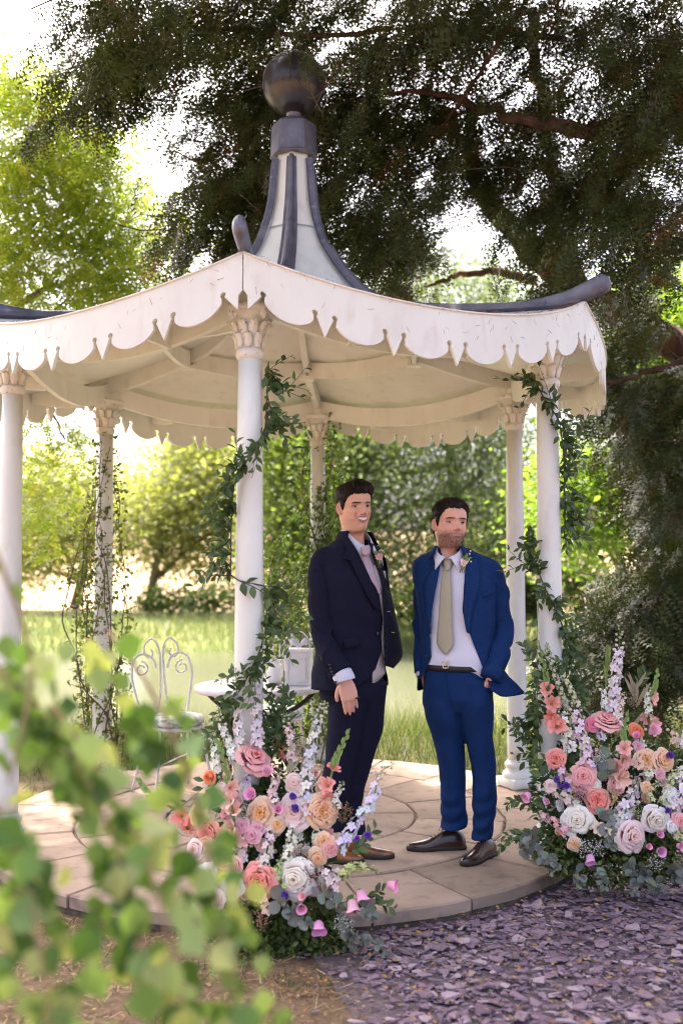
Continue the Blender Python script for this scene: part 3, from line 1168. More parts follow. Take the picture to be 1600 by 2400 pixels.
def yew_clumps(poly, nc, per, yr, spread, drop=1.0):
    """clumps of drooping sprays spread through a region of the crown"""
    c2 = poly_sample(poly, nc)
    keep = (np.sin(c2[:, 0] * .021 + 1.3) + np.sin(c2[:, 1] * .026 + c2[:, 0] * .011) + np.sin(c2[:, 0] * .007 - c2[:, 1] * .019) + rng.normal(0, .8, nc)) > -1.55
    gapz = ((np.abs(c2[:, 0] - 1150) / 190) ** 2 + (np.abs(c2[:, 1] - 530) / 130) ** 2 < 1) | ((np.abs(c2[:, 0] - 1290) / 120) ** 2 + (np.abs(c2[:, 1] - 180) / 110) ** 2 < 1)
    keep &= ~(gapz & (rng.random(nc) < .62))
    c2 = c2[keep]
    P, D, U, S, Rn = [], [], [], [], []
    for u, v in c2:
        y = rng.uniform(*yr)
        near_ball = 520 < u < 820 and v > -80
        if near_ball or (v > 110 and u < 1390):
            y = max(y, rng.uniform(6.7, 7.9))
        c = W(u, v, y)
        hd = unit(np.array([-1 + rng.normal(0, .8), -.3 + rng.normal(0, .8), 0]))
        k = max(5, int(rng.poisson(per)))
        brown = rng.random() < .16
        # a drooping branchlet feathered with sprays on both sides
        L = spread * rng.uniform(2.6, 4.2)
        t = np.sort(rng.random(k))[:, None]
        sag = rng.uniform(.25, .9) * drop
        base = c - hd * L * .5 + np.array([0, 0, .12 * L])
        off = base + hd * L * t + np.array([0, 0, -1.0]) * L * sag * t ** 2
        sd = np.array([-hd[1], hd[0], 0]) * np.where(np.arange(k) % 2, 1, -1)[:, None]
        P.append(off + rng.normal(0, .03, (k, 3)))
        dd = hd * rng.uniform(.5, 1.0, (k, 1)) + sd * rng.uniform(.3, .9, (k, 1)) + rng.normal(0, .16, (k, 3))
        dd[:, 2] -= (rng.uniform(.2, .7, k) + 1.4 * sag * t[:, 0]) * drop
        D.append(dd)
        U.append(np.c_[rng.normal(0, .5, (k, 2)), np.ones(k)])
        S.append(rng.uniform(.19, .37, k))
        Rn.append(np.clip((rng.beta(2, 2.6, k) * .72) + (rng.random(k) < (.35 if brown else .05)) * .35, 0, 1))
    return np.concatenate(P), np.concatenate(D), np.concatenate(U), np.concatenate(S), np.concatenate(Rn)


allc = [yew_clumps(A_poly, 740, 12.5, (5.9, 8.2), .18), yew_clumps(B_poly, 150, 14, (7.6, 9.5), .19), yew_clumps(C_poly, 150, 14, (7.2, 8.8), .18),
        yew_clumps(D_poly, 14, 8, (8, 9), .13), yew_clumps(E_poly, 26, 10, (7.0, 9), .15)]
for u, v, y in [(700, 125, 5.75), (722, 150, 5.8), (665, 112, 5.8), (735, 118, 5.8), (690, 95, 5.8), (640, 100, 5.85)]:
    k = 5
    allc.append((W(u, v - 22, y) + rng.normal(0, .05, (k, 3)), np.c_[rng.normal(0, .45, (k, 2)), -np.ones(k)], rng.normal(0, 1, (k, 3)), rng.uniform(.12, .18, k), rng.uniform(.1, .5, k)))
P, D, U, S, Rn = [np.concatenate(z) for z in zip(*allc)]
which = rng.integers(0, 4, len(P))
parts = []
for w in range(4):
    q = which == w
    parts.append(inst(SPR[w][0], SPR[w][1], mats_from(P[q], D[q], U[q], S[q]), Rn[q]))
V, F, R = cat(parts)
obj('crown', V, F, M['yew'], yew, smooth=False, rnd=R)
# twigs through the crown
mb = MB()
for i in range(230):
    q = rng.integers(0, len(P))
    p = P[q]
    L = rng.uniform(.25, .8)
    d = unit(np.array([rng.normal(0, 1), rng.normal(0, .8), rng.normal(-.05, .45)]))
    pts = [p + d * L * t + np.array([0, 0, -.22 * L * t * t]) + rng.normal(0, .012, 3) for t in np.linspace(-.5, 1, 7)]
    mb.add(*tube(pts, np.linspace(.006, .002, 7), 4, cap=False))
tag(mb.build('twigs', M['twig'], yew), kind='stuff')
# bare dead twig in front of the ball
mb = MB()
for pts, r in [([(762, 178), (745, 205), (722, 225), (705, 222)], .0035), ([(712, 168), (709, 195), (728, 240), (742, 262)], .0035), ([(745, 205), (730, 232), (724, 250)], .003), ([(735, 150), (752, 185), (768, 190)], .003)]:
    mb.add(*tube(spline([W(u, v, 5.85) for u, v in pts], 10), r, 5))
mb.build('dead_twig', M['twig'], yew)

# unseen crown above the picture, added to shade the gazebo, gaps cut for sun
CV, CF = [], []
for i in range(14):
    t = i / 14
    s = 1 if i % 2 else -1
    p = np.array([0, t, -.15 * t * t]); nd = unit(np.array([s, .7, rng.normal(0, .2)])) * (.34 * (1 - .5 * t))
    b = len(CV)
    CV.extend([p, p + np.array([0, .155, 0]), p + nd]); CF.append([b, b + 1, b + 2])
CV, CF = np.array(CV), np.array(CF)
n = 60000
x = rng.uniform(-8, 7.5, n); y = rng.uniform(-3.5, 16, n); z = rng.uniform(5.6, 12.5, n)
r_ = np.hypot((x - .2) / 8.0, (y - 6.5) / 9.8)
ok = (r_ + rng.normal(0, .05, n) < 1) & (z > CAM_H + .66 * np.maximum(y, 0) + .5) & (z < 8.0 + 4.5 * np.sqrt(np.clip(1 - r_ ** 2, 0, 1)))
k_ = (z - 1.0) / to_sun.z
sx, sy = x - to_sun.x * k_, y - to_sun.y * k_
ok &= ~((sx < -0.05) & (sy < 2.7) & (sy > 0.2)) & (y > 3.0 + .25 * x)
k5 = (z - 5.5) / to_sun.z
ok &= ~((x - to_sun.x * k5 < -1.3) & (y - to_sun.y * k5 > 9.6))
ok &= np.sin(x * 1.9 + 1) + np.sin(y * 2.1 + x) + rng.normal(0, .7, n) > -1.3
x, y, z = x[ok], y[ok], z[ok]
n = len(x)
dd = np.c_[rng.normal(0, 1, (n, 2)), rng.normal(-.5, .4, n)]
V, F, R = inst(CV, CF, mats_from(np.c_[x, y, z], dd, np.c_[rng.normal(0, .5, (n, 2)), np.ones(n)], rng.uniform(.35, .6, n)), rng.beta(2, 2.6, n) * .7)
obj('shade_crown', V, F, M['yew'], yew, smooth=False, rnd=R)

# ------------------------------------------------------------------ robinia on the left
M['robinia'] = leaf_mat('robinia_leaves', [(0.10, 0.15, 0.02), (0.17, 0.23, 0.03), (0.24, 0.29, 0.045), (0.30, 0.33, 0.06), (0.34, 0.26, 0.09)], trans=.5, tcol=(1.35, 1.45, .5))
M['bark'] = mat('brown_bark', (0.13, 0.09, 0.065), (0.20, 0.15, 0.11), 12, rough=.9, bump=.7, bscale=30, world=True)
LV2, LF2 = [], []
for i in range(11):
    t = (i // 2) / 5.0
    s = 1 if i % 2 else -1
    y0 = .12 + .80 * t
    if i == 10: c, d = np.array([0, .93, -.12]), np.array([0, 1, -.2])
    else: c, d = np.array([0, y0, -.12 * y0 ** 2]), unit(np.array([s, .35, -.25]))
    l, w = .19, .060
    sd = unit(np.cross(d, [0, 0, 1.0]))
    b = len(LV2)
    LV2.extend([c, c + d * l * .5 + sd * w, c + d * l, c + d * l * .5 - sd * w]); LF2.append([b, b + 1, b + 2, b + 3])
LV2, LF2 = np.array(LV2), np.array(LF2)
rob = empty('robinia_tree', (-6.2, 12.5, GZ), 'sunlit yellow green robinia with feathery leaves on the left', 'tree')
obj('trunk', *tube(spline([(-6.2, 12.5, -.4), (-6.0, 12.3, 2), (-5.7, 12.0, 4), (-5.2, 11.8, 6.5), (-4.8, 11.6, 9)], 20), np.linspace(.22, .08, 20), 10), M['bark'], rob)
RB = [[(-160, 800, 12), (20, 560, 11.5), (160, 480, 11.2), (300, 470, 11)], [(-160, 700, 12), (20, 420, 11.5), (120, 320, 11.2), (220, 300, 11)], [(-160, 900, 12), (40, 700, 11.2), (200, 640, 11), (340, 610, 10.8)],
      [(-160, 900, 12), (20, 860, 10.6), (100, 900, 10.2), (150, 1010, 10)]]
for b in RB:
    bough(b, .05, .008, 'bark', nm='bough', par=rob)
R_poly = [(-30, 150), (70, 140), (140, 180), (200, 300), (300, 330), (345, 400), (370, 480), (410, 590), (420, 640), (330, 700), (200, 735), (-30, 740)]
R2_poly = [(45, 930), (170, 950), (215, 990), (165, 1090), (150, 1180), (110, 1280), (50, 1220)]


def leaf_clumps(poly, nc, per, yr, spread, size, gap=-1.0):
    c2 = poly_sample(poly, nc)
    keep = (np.sin(c2[:, 0] * .028 + 2) + np.sin(c2[:, 1] * .034 + c2[:, 0] * .015) + rng.normal(0, .8, nc)) > gap
    c2 = c2[keep]
    P, D, S, Rn = [], [], [], []
    for u, v in c2:
        c = W(u, v, rng.uniform(*yr))
        k = rng.poisson(per) + 2
        P.append(c + rng.normal(0, 1, (k, 3)) * spread * np.array([1, 1, .55]))
        a = rng.uniform(0, 2 * pi)
        dd = np.c_[cos(a) + rng.normal(0, .6, k), sin(a) + rng.normal(0, .6, k), rng.normal(-.45, .35, k)]
        D.append(dd)
        S.append(rng.uniform(*size, k))
        Rn.append(np.clip(rng.uniform(.15, .75) + rng.normal(0, .14, k), 0, 1))
    P, D, S, Rn = map(np.concatenate, (P, D, S, Rn))
    U = np.c_[rng.normal(0, .45, (len(P), 2)), np.ones(len(P))]
    return P, D, U, S, Rn


c1 = leaf_clumps(R_poly, 620, 14, (9.8, 12.2), .22, (.16, .28))
c2_ = leaf_clumps(R2_poly, 46, 10, (9.6, 11), .16, (.15, .24), -3)
P, D, U, S, Rn = [np.concatenate(z) for z in zip(c1, c2_)]
V, F, R = inst(LV2, LF2, mats_from(P, D, U, S), Rn)
obj('crown', V, F, M['robinia'], rob, smooth=False, rnd=R)
mb = MB()
for a in ([(5, -30), (18, 40), (10, 100), (25, 190)], [(40, -30), (48, 30), (30, 60), (-5, 90)], [(10, 60), (40, 70), (70, 110)], [(20, 20), (60, 15), (90, 5)], [(15, 120), (50, 150), (62, 190)], [(-10, 50), (15, 45), (50, 35)]):
    mb.add(*tube(spline([W(u, v, 9.0) for u, v in a], 12), np.linspace(.007, .002, 12), 4))
mb.build('bare_twig', M['twig'], rob)

# ------------------------------------------------------------------ trees beyond the pond and by the bank
DV = np.array([[0, 0, 0], [.28, .45, .10], [0, 1, 0], [-.28, .45, .10]])
DF = np.array([[0, 1, 2, 3]])


def bg_tree(name, label, base, blobs, nclump, per, size, cols, trans=.45, tr=.2, group='trees behind the pond', tcol=(1.3, 1.45, .55), droop=.3, elong=1.0):
    """blobs: (u, v, Y, ru, rv, ry) in picture units and metres"""
    bx, by = base
    bz = float(terrain(np.array(bx), np.array(by)))
    t = empty(name, (bx, by, bz), label, 'tree', group)
    cs = [W(u, v, y) for u, v, y, *_ in blobs]
    top = max(cs, key=lambda c: c[2])
    P = spline([(bx, by, bz - .2), (bx * .7 + top[0] * .3, by, bz + (top[2] - bz) * .35), tuple(top)], 14)
    obj('trunk', *tube(P, np.linspace(tr, tr * .25, 14), 8), M['bark'], t)
    for c in cs[:6]:
        q = P[rng.integers(3, 9)]
        mid = (q + c) / 2 + rng.normal(0, .15, 3)
        obj('limb', *tube(spline([q, mid, c], 8), np.linspace(tr * .45, tr * .1, 8), 6), M['bark'], t)
    PP, D, S, Rn = [], [], [], []
    wts = np.array([b[3] * b[4] for b in blobs], float); wts /= wts.sum()
    for i in range(nclump):
        b = blobs[rng.choice(len(blobs), p=wts)]
        g = unit(rng.normal(size=3)) * rng.random() ** .4
        y = b[2] + g[1] * b[5]
        c = W(b[0] + g[0] * b[3], b[1] + g[2] * b[4], y)
        sp = size * 3.2
        k = rng.poisson(per) + 2
        PP.append(c + rng.normal(0, 1, (k, 3)) * sp * np.array([1, 1, .8]))
        D.append(np.c_[rng.normal(0, 1, (k, 2)), rng.normal(-droop, .5, k)])
        S.append(rng.uniform(.7, 1.3, k) * size)
        Rn.append(np.clip(rng.uniform(.1, .8) + rng.normal(0, .15, k), 0, 1))
    PP, D, S, Rn = map(np.concatenate, (PP, D, S, Rn))
    V, F, R = inst(DV * np.array([1 / elong, 1, 1]), DF, mats_from(PP, D, rng.normal(0, .6, (len(PP), 3)) + [0, 0, 1], S), Rn)
    obj('crown', V, F, leaf_mat(name + '_leaves', cols, trans=trans, tcol=tcol), t, smooth=False, rnd=R)
    return t


YG = [(0.17, 0.19, 0.06), (0.24, 0.25, 0.10), (0.32, 0.31, 0.14), (0.40, 0.37, 0.20)]
bg_tree('field_willow', 'pale yellow green willow across the pond between the two rear columns', (-7.2, 37),
        [(400, 1150, 38, 110, 130, 3), (480, 1090, 38, 90, 110, 3), (330, 1200, 37, 70, 80, 2), (540, 1180, 38, 80, 110, 3), (460, 990, 39, 120, 80, 3), (420, 1270, 38, 90, 40, 2), (540, 1290, 38, 70, 40, 2)], 1700, 15, .21, YG, tr=.2, elong=1.3)
bg_tree('field_tree', 'pale hazy tree behind the rose twined column at the far bank', (-11, 41),
        [(100, 1150, 40, 110, 130, 3), (190, 1240, 39, 90, 60, 2), (60, 1280, 39, 80, 60, 2), (240, 1120, 40, 60, 80, 2)], 900, 15, .21, YG, tr=.25)
bg_tree('thicket_tree', 'fresh green tree behind the rear column and the dark suited man', (-2.2, 31),
        [(640, 1130, 30, 60, 140, 2), (700, 1060, 30, 90, 90, 2), (760, 1160, 29, 90, 130, 2), (680, 1270, 30, 100, 70, 2), (820, 1020, 29, 110, 80, 2), (660, 990, 30, 90, 60, 2), (760, 1320, 30, 100, 40, 2)], 1700, 16, .17,
        [(0.09, 0.13, 0.035), (0.16, 0.20, 0.06), (0.25, 0.28, 0.11)], trans=.4)
bg_tree('bank_willow', 'silvery green willow hanging behind the blue suited man', (3.6, 29.5),
        [(u, v, 28.5 + dy, ru * 1.1, rv * 1.1, 2.2) for u, v, dy, ru, rv in [(860, 1080, 0, 110, 90), (1000, 1140, -.5, 120, 110), (1110, 1080, 0, 110, 100), (1180, 1180, -.5, 100, 110), (830, 1220, 0, 100, 80), (930, 1280, 0, 110, 70), (1060, 1280, -1, 120, 70), (1190, 1290, 0, 80, 60), (900, 1340, 0, 110, 40), (1050, 1350, 0, 110, 40),
         (1000, 640, 1, 170, 90), (1150, 700, 1, 140, 90), (900, 700, 1, 90, 60), (950, 970, 0, 200, 80), (1130, 980, 0, 120, 70)]], 3000, 17, .15,
        [(0.06, 0.09, 0.03), (0.11, 0.15, 0.055), (0.18, 0.22, 0.10), (0.30, 0.33, 0.19)], trans=.42, tcol=(1.2, 1.3, .75), tr=.3, elong=1.6, droop=.7)
bg_tree('sunlit_maple', 'bright green leafy tree beyond the dark yew at the edge of the garden', (5.9, 17),
        [(1520, 720, 16, 110, 120, 1.5), (1580, 840, 16, 90, 90, 1.5), (1440, 860, 16, 80, 60, 1.2), (1350, 1090, 15.5, 80, 80, 1.2), (1430, 1130, 15.5, 90, 90, 1.2), (1370, 1220, 15.5, 80, 50, 1.2), (1290, 1180, 15.5, 50, 110, 1.2)], 1200, 15, .11,
        [(0.10, 0.17, 0.025), (0.17, 0.25, 0.04), (0.27, 0.34, 0.07)], trans=.5)
bg_tree('distant_oak', 'dim distant tree above the horizon beyond the columns', (6.5, 48),
        [(1240, 1150, 46, 130, 120, 4), (1100, 1240, 46, 110, 50, 3), (1420, 1180, 46, 120, 90, 4)], 260, 12, .4, [(0.12, 0.17, 0.05), (0.2, 0.25, 0.08)], tr=.3)


def bush(name, label, u, v, Y, ru, rv, n, size, cols, group):
    c = W(u, v, Y)
    base = (c[0], Y)
    bz = float(terrain(np.array(c[0]), np.array(float(Y))))
    t = empty(name, (c[0], Y, bz), label, 'shrub', group)
    for j in range(4):
        obj('stem', *tube(spline([(c[0] + rng.normal(0, .1), Y, bz - .05), (c[0] + rng.normal(0, .3), Y, (bz + c[2]) / 2), (c[0] + rng.normal(0, .6), Y + rng.normal(0, .3), c[2])], 6), np.linspace(.03, .008, 6), 5), M['bark'], t)
    g = unit(rng.normal(size=(n, 3))) * rng.random((n, 1)) ** .35
    rx, rz = ru * K / FPX * Y, rv * K / FPX * Y
    PP = c + g * np.array([rx, rx * .6, rz]) + rng.normal(0, size, (n, 3))
    PP[:, 2] = np.maximum(PP[:, 2], bz + .03)
    V, F, R = inst(DV, DF, mats_from(PP, np.c_[rng.normal(0, 1, (n, 2)), rng.normal(.2, .6, n)], rng.normal(0, .6, (n, 3)) + [0, 0, 1], rng.uniform(.7, 1.3, n) * size), np.clip(.5 + .25 * np.sin(PP[:, 0] * 3 + PP[:, 2] * 4) + rng.normal(0, .15, n), 0, 1))
    obj('foliage', V, F, leaf_mat(name + '_leaves', cols, trans=.4), t, smooth=False, rnd=R)
    return t


HG = [(0.045, 0.075, 0.02), (0.08, 0.12, 0.03), (0.13, 0.17, 0.05)]
for i, (u, v, Y, ru, rv, lb) in enumerate([(380, 1385, 35, 80, 30, 'low dark green bush above the reeds left of the garlanded front column'), (500, 1380, 34, 80, 38, 'dense dark bush at the far bank beside the garlanded front column'),
                                           (640, 1385, 33, 70, 40, 'bush on the far bank between front column and dark suited man'), (930, 1390, 31, 70, 50, 'dark bush on the far bank between the two men'),
                                           (1330, 1340, 26, 80, 50, 'green bush beyond the bank right of the front right column'), (1480, 1380, 24, 110, 60, 'shady bush at the water behind the low yew boughs'), (1210, 1380, 27, 40, 50, 'green bush seen between the two columns on the right')]):
    bush('bank_bush', lb, u, v, Y, ru, rv, 1500, .16, HG, 'bushes on the far bank')

# ------------------------------------------------------------------ branches close to the camera
def big_leaf(seed):
    r = np.random.default_rng(seed)
    V, F = [], []
    wid = [0.02, .30, .44, .46, .38, .24, .11, 0.005]
    ty = np.linspace(0, 1, 8)
    bend = r.uniform(.05, .28)
    fold = r.uniform(.1, .4)
    for t, w in zip(ty, wid):
        z0 = -bend * t * t
        V += [[-w, t, z0 + fold * w], [-w * .5, t, z0 + fold * w * .42], [0, t, z0], [w * .5, t, z0 + fold * w * .42], [w, t, z0 + fold * w]]
    for j in range(7):
        for i in range(4):
            a = j * 5 + i
            F.append([a, a + 1, a + 6, a + 5])
    V = np.array(V)
    # petiole
    b = len(V)
    V = np.vstack([V, [[-.015, -.38, .03], [.015, -.38, .03], [.015, 0, 0], [-.015, 0, 0]]])
    F.append([b, b + 1, b + 2, b + 3])
    return V, np.array(F)


M['birch'] = leaf_mat('near_leaves', [(0.06, 0.125, 0.03), (0.10, 0.19, 0.05), (0.16, 0.27, 0.08), (0.24, 0.34, 0.13), (0.38, 0.42, 0.19)], trans=.45, tcol=(1.25, 1.3, .45), rough=.4, spec=.5)
M['nearstem'] = mat('near_stem', (0.20, 0.13, 0.07), (0.28, 0.20, 0.10), 30, rough=.7)
BL = {}


def near_branch(label, pts, nleaf, spread):
    P = spline([W(u, v, y) for u, v, y in pts], 40)
    br = empty('leafy_branch', tuple(P[0]), label, 'branch', 'leafy branches close in front')
    obj('stem', *tube(P, np.linspace(.0045, .0018, 40), 6), M['nearstem'], br)
    for i in range(nleaf):
        p = P[min(39, int(rng.uniform(1, 40)))]
        a = rng.uniform(0, 2 * pi)
        dv = np.array([cos(a), rng.normal(0, .7), rng.normal(-.55, .45)])
        p = p + unit(dv) * rng.uniform(.01, spread)
        d = Vector(unit(np.array([rng.normal(0, .5), rng.normal(0, .4), -1 + rng.normal(0, .4)])))
        nrm = Vector(unit(np.array([rng.normal(0, .7), -1 + rng.normal(0, .5), rng.normal(.3, .6)])))
        x = d.cross(nrm).normalized(); z = x.cross(d)
        s = rng.uniform(.034, .056)
        Mx = Matrix(((x.x * s, d.x * s, z.x * s, p[0]), (x.y * s, d.y * s, z.y * s, p[1]), (x.z * s, d.z * s, z.z * s, p[2]), (0, 0, 0, 1)))
        key = (int(rng.integers(0, 4)), int(rng.integers(0, 6)))
        if key not in BL:
            v, f = big_leaf(key[0])
            BL[key] = mk_mesh('leaf', v, f, M['birch'], True, rnd=np.full(len(v), key[1] / 5))
        link_copy('leaf', BL[key], Mx, br)


near_branch('out of focus leafy twig across the leftmost column near its foot', [(-60, 1150, 1.60), (20, 1340, 1.55), (70, 1500, 1.55), (60, 1640, 1.5), (20, 1800, 1.5)], 20, .05)
near_branch('blurred drooping branch from the leftmost column down over the paving', [(-40, 1500, 1.55), (100, 1640, 1.55), (220, 1830, 1.5), (300, 2060, 1.45), (360, 2380, 1.4)], 84, .08)
near_branch('blurred branch in front of the garden chair and the left bouquet', [(250, 1450, 1.70), (350, 1590, 1.65), (430, 1780, 1.6), (490, 2000, 1.55), (520, 2200, 1.5), (560, 2380, 1.5)], 94, .075)
near_branch('blurred leaves in the bottom corner below the leftmost column', [(-60, 1780, 1.40), (40, 1950, 1.4), (90, 2150, 1.35), (120, 2400, 1.3)], 68, .08)
near_branch('blurred branch over the bare earth between two other leafy sprays', [(120, 1620, 1.5), (220, 1760, 1.5), (330, 1960, 1.45), (400, 2200, 1.4), (430, 2400, 1.4)], 62, .07)
# ================================================================== PEOPLE
M['skin'] = tint_mat('skin', rough=.48, spec=.35, bump=.12, bscale=260, sss=.12)
M['hair'] = mat('dark_hair', (0.012, 0.007, 0.005), (0.028, 0.016, 0.011), 60, rough=.6, spec=.15, stretch=(1, 1, .3))
M['eyewhite'] = mat('eye_white', (0.42, 0.38, 0.36), rough=.25)
M['iris'] = mat('iris', (0.03, 0.022, 0.018), rough=.15)
M['teeth'] = mat('teeth', (0.80, 0.76, 0.68), rough=.3)
M['lip'] = mat('lip', (0.42, 0.17, 0.14), rough=.4)


def cloth(name, c1, c2, sc=260, bump=.35, rough=.9, sheen=0.0):
    return mat(name, c1, c2, sc, rough=rough, spec=.12, bump=bump, bscale=420, sheen=sheen, detail=3)


M['navy'] = cloth('navy_wool', (0.0095, 0.0095, 0.022), (0.017, 0.0172, 0.038))
M['blue'] = cloth('blue_wool', (0.006, 0.024, 0.088), (0.014, 0.044, 0.145))
M['shirt'] = cloth('white_shirt', (0.72, 0.70, 0.78), (0.66, 0.65, 0.74), 300, .08, .7)
M['vest'] = cloth('pale_waistcoat', (0.62, 0.55, 0.53), (0.55, 0.48, 0.47), 200, .2)
M['tie_mauve'] = cloth('mauve_tie', (0.56, 0.44, 0.49), (0.48, 0.37, 0.43), 200, .15, .5)
M['tie_sage'] = cloth('sage_tie', (0.46, 0.42, 0.30), (0.38, 0.345, 0.24), 300, .25, .6)
M['belt'] = mat('black_leather', (0.012, 0.010, 0.010), (0.02, 0.017, 0.016), 60, rough=.4)
M['steel'] = mat('steel', (0.6, 0.6, 0.6), rough=.25, metal=1.0)
M['tan'] = mat('tan_leather', (0.26, 0.085, 0.022), (0.34, 0.13, 0.035), 10, rough=.28, spec=.5, coat=.3, c3=(0.07, 0.022, 0.01), s3=9, lo3=.5, hi3=.72)
M['oxblood'] = mat('dark_brown_leather', (0.035, 0.014, 0.012), (0.055, 0.022, 0.018), 12, rough=.24, spec=.55, coat=.35)
M['sole'] = mat('shoe_sole', (0.03, 0.022, 0.018), (0.05, 0.04, 0.03), 30, rough=.6)
M['button'] = mat('button', (0.03, 0.025, 0.03), rough=.3)


def wrinkle(V, amp, seeds, dirs=None):
    """soft cloth folds: sum of slanted sine waves along the normals' rough direction"""
    r = np.random.default_rng(seeds)
    d = np.zeros(len(V))
    for i in range(5):
        k = r.normal(size=3) * np.array([14, 10, 22])
        d += np.sin(V @ k + r.uniform(0, 6)) * r.uniform(.4, 1)
    return d * amp


class Ring:
    """body cross sections: keys z -> (centre x, centre y, half width a, half depth b); yaw in degrees, 0 = facing the camera, + = to viewer's right"""
    def __init__(s, keys, yaw, ex=2.35):
        s.k = np.array(sorted(keys))
        s.yaw = radians(yaw)
        s.ex = ex
        s.bumps = []

    def at(s, z, phi, off=0.0):
        z = np.asarray(z, float); phi = np.asarray(phi, float)
        kz = s.k[:, 0]
        cx, cy, a, b = [np.interp(z, kz, s.k[:, i]) for i in (1, 2, 3, 4)]
        sn, cs = np.sin(phi), np.cos(phi)
        e = 2 / s.ex
        lx = np.sign(sn) * np.abs(sn) ** e
        lf = np.sign(cs) * np.abs(cs) ** e
        o = off
        for f in s.bumps:
            o = o + f(z, phi)
        n = np.sqrt((lx * a) ** 2 + (lf * b) ** 2) + 1e-9
        lx, lf = lx * a * (1 + o / n), lf * b * (1 + o / n)
        x = cx + lx * cos(s.yaw) + lf * sin(s.yaw)
        y = cy + lx * sin(s.yaw) - lf * cos(s.yaw)
        return np.stack(np.broadcast_arrays(x, y, z), -1)

    def surf(s, u, v, off=0.0, lim=(-1.9, 1.9)):
        """point of the front surface that shows at picture position (u,v)"""
        ph = np.linspace(lim[0], lim[1], 400)
        Y = s.k[:, 2].mean()
        for it in range(4):
            z = W(u, v, Y)[2]
            P = s.at(z, ph, off)
            pu = (800 + FPX * P[:, 0] / (P[:, 1] * cos(TILT) + (P[:, 2] - CAM_H) * sin(TILT))) / K
            cost = np.abs(pu - u)
            # prefer the camera-facing solution
            j = int(np.argmin(cost + (P[:, 1] - P[:, 1].min()) * 14))
            Y = P[j, 1]
        return P[j], ph[j], z


def grid_mesh(G_, thick=0.0, closed=False):
    """G_ (m,n,3) grid -> V,F ; thick: shell thickness toward inside"""
    m, n = G_.shape[:2]
    du = np.gradient(G_, axis=0); dv = np.gradient(G_, axis=1)
    N_ = unit(np.cross(dv, du))
    F = []

    def quads(o, flip):
        for j in range(m - 1):
            for i in range(n if closed else n - 1):
                k = (i + 1) % n
                q = [o + j * n + i, o + j * n + k, o + (j + 1) * n + k, o + (j + 1) * n + i]
                F.append(q[::-1] if flip else q)
    quads(0, False)
    V = G_.reshape(-1, 3)
    if thick:
        V = np.vstack([V, (G_ - N_ * thick).reshape(-1, 3)])
        quads(m * n, True)
        o = m * n
        for i in range(n if closed else n - 1):
            k = (i + 1) % n
            F.append([k, i, o + i, o + k]); F.append([(m - 1) * n + i, (m - 1) * n + k, o + (m - 1) * n + k, o + (m - 1) * n + i])
        if not closed:
            for j in range(m - 1):
                F.append([j * n, (j + 1) * n, o + (j + 1) * n, o + j * n])
                F.append([(j + 1) * n + n - 1, j * n + n - 1, o + j * n + n - 1, o + (j + 1) * n + n - 1])
    return V, F


def strip(ring, Lp, Rp, rows, cols, off, thick=.003, swell=0.0):
    """cloth strip lying on a body surface between two picture polylines"""
    Ls, Rs = spline(Lp, rows), spline(Rp, rows)
    Gd = np.zeros((rows, cols, 3))
    for j in range(rows):
        for i in range(cols):
            t = i / (cols - 1)
            u, v = Ls[j] * (1 - t) + Rs[j] * t
            Gd[j, i] = ring.surf(u, v, off + swell * sin(pi * t))[0]
    return grid_mesh(Gd, thick)


def remesh(V, F, voxel, smooth=5):
    me = mk_mesh('tmp', V, F)
    o = bpy.data.objects.new('tmp', me)
    COL.objects.link(o)
    m = o.modifiers.new('r', 'REMESH'); m.mode = 'VOXEL'; m.voxel_size = voxel
    s = o.modifiers.new('s', 'SMOOTH'); s.iterations = smooth; s.factor = .5
    dg = bpy.context.evaluated_depsgraph_get()
    ev = o.evaluated_get(dg)
    em = ev.to_mesh()
    VV = np.empty(len(em.vertices) * 3); em.vertices.foreach_get('co', VV)
    FF = [list(p.vertices) for p in em.polygons]
    ev.to_mesh_clear()
    bpy.data.objects.remove(o); bpy.data.meshes.remove(me)
    FF = np.array(FF) if all(len(f) == 4 for f in FF) else FF
    return VV.reshape(-1, 3), FF


def vnormals(V, F):
    F = np.asarray(F)
    n = np.zeros_like(V)
    fn = np.cross(V[F[:, 1]] - V[F[:, 0]], V[F[:, 3]] - V[F[:, 0]])
    for i in range(4):
        np.add.at(n, F[:, i], fn)
    return unit(n)


def limb(keys, n=22, m=30, fold=0.0, seed=0, flat=1.0):
    """keys: (x,y,z,r[,r2]) -> tube with cloth folds"""
    k = np.array(keys, float)
    P = spline(k[:, :3], m)
    t = np.linspace(0, 1, m)
    r = np.interp(t, np.linspace(0, 1, len(k)), k[:, 3])
    V, F = tube(P, r, n, r2=r * flat)
    if fold:
        c = np.repeat(P, n, 0)
        rad = V - c
        L = np.linalg.norm(rad, axis=1, keepdims=True) + 1e-9
        rr = np.random.default_rng(seed)
        tt = np.repeat(t, n)
        ang = np.tile(np.arange(n) * 2 * pi / n, m)
        d = np.zeros(len(V))
        for i in range(12):
            c0, w = rr.uniform(.25, 1.0), rr.uniform(.012, .035)
            a0 = rr.uniform(0, 2 * pi)
            sl = rr.uniform(-.12, .12)
            d += np.exp(-np.abs((tt - c0 - sl * np.sin(ang - a0)) / w) ** 1.3) * (0.4 + .6 * np.cos(ang - a0)) * rr.choice([-1, 1])
        V = c + rad * (1 + fold * d[:, None] / L)
    return V, F


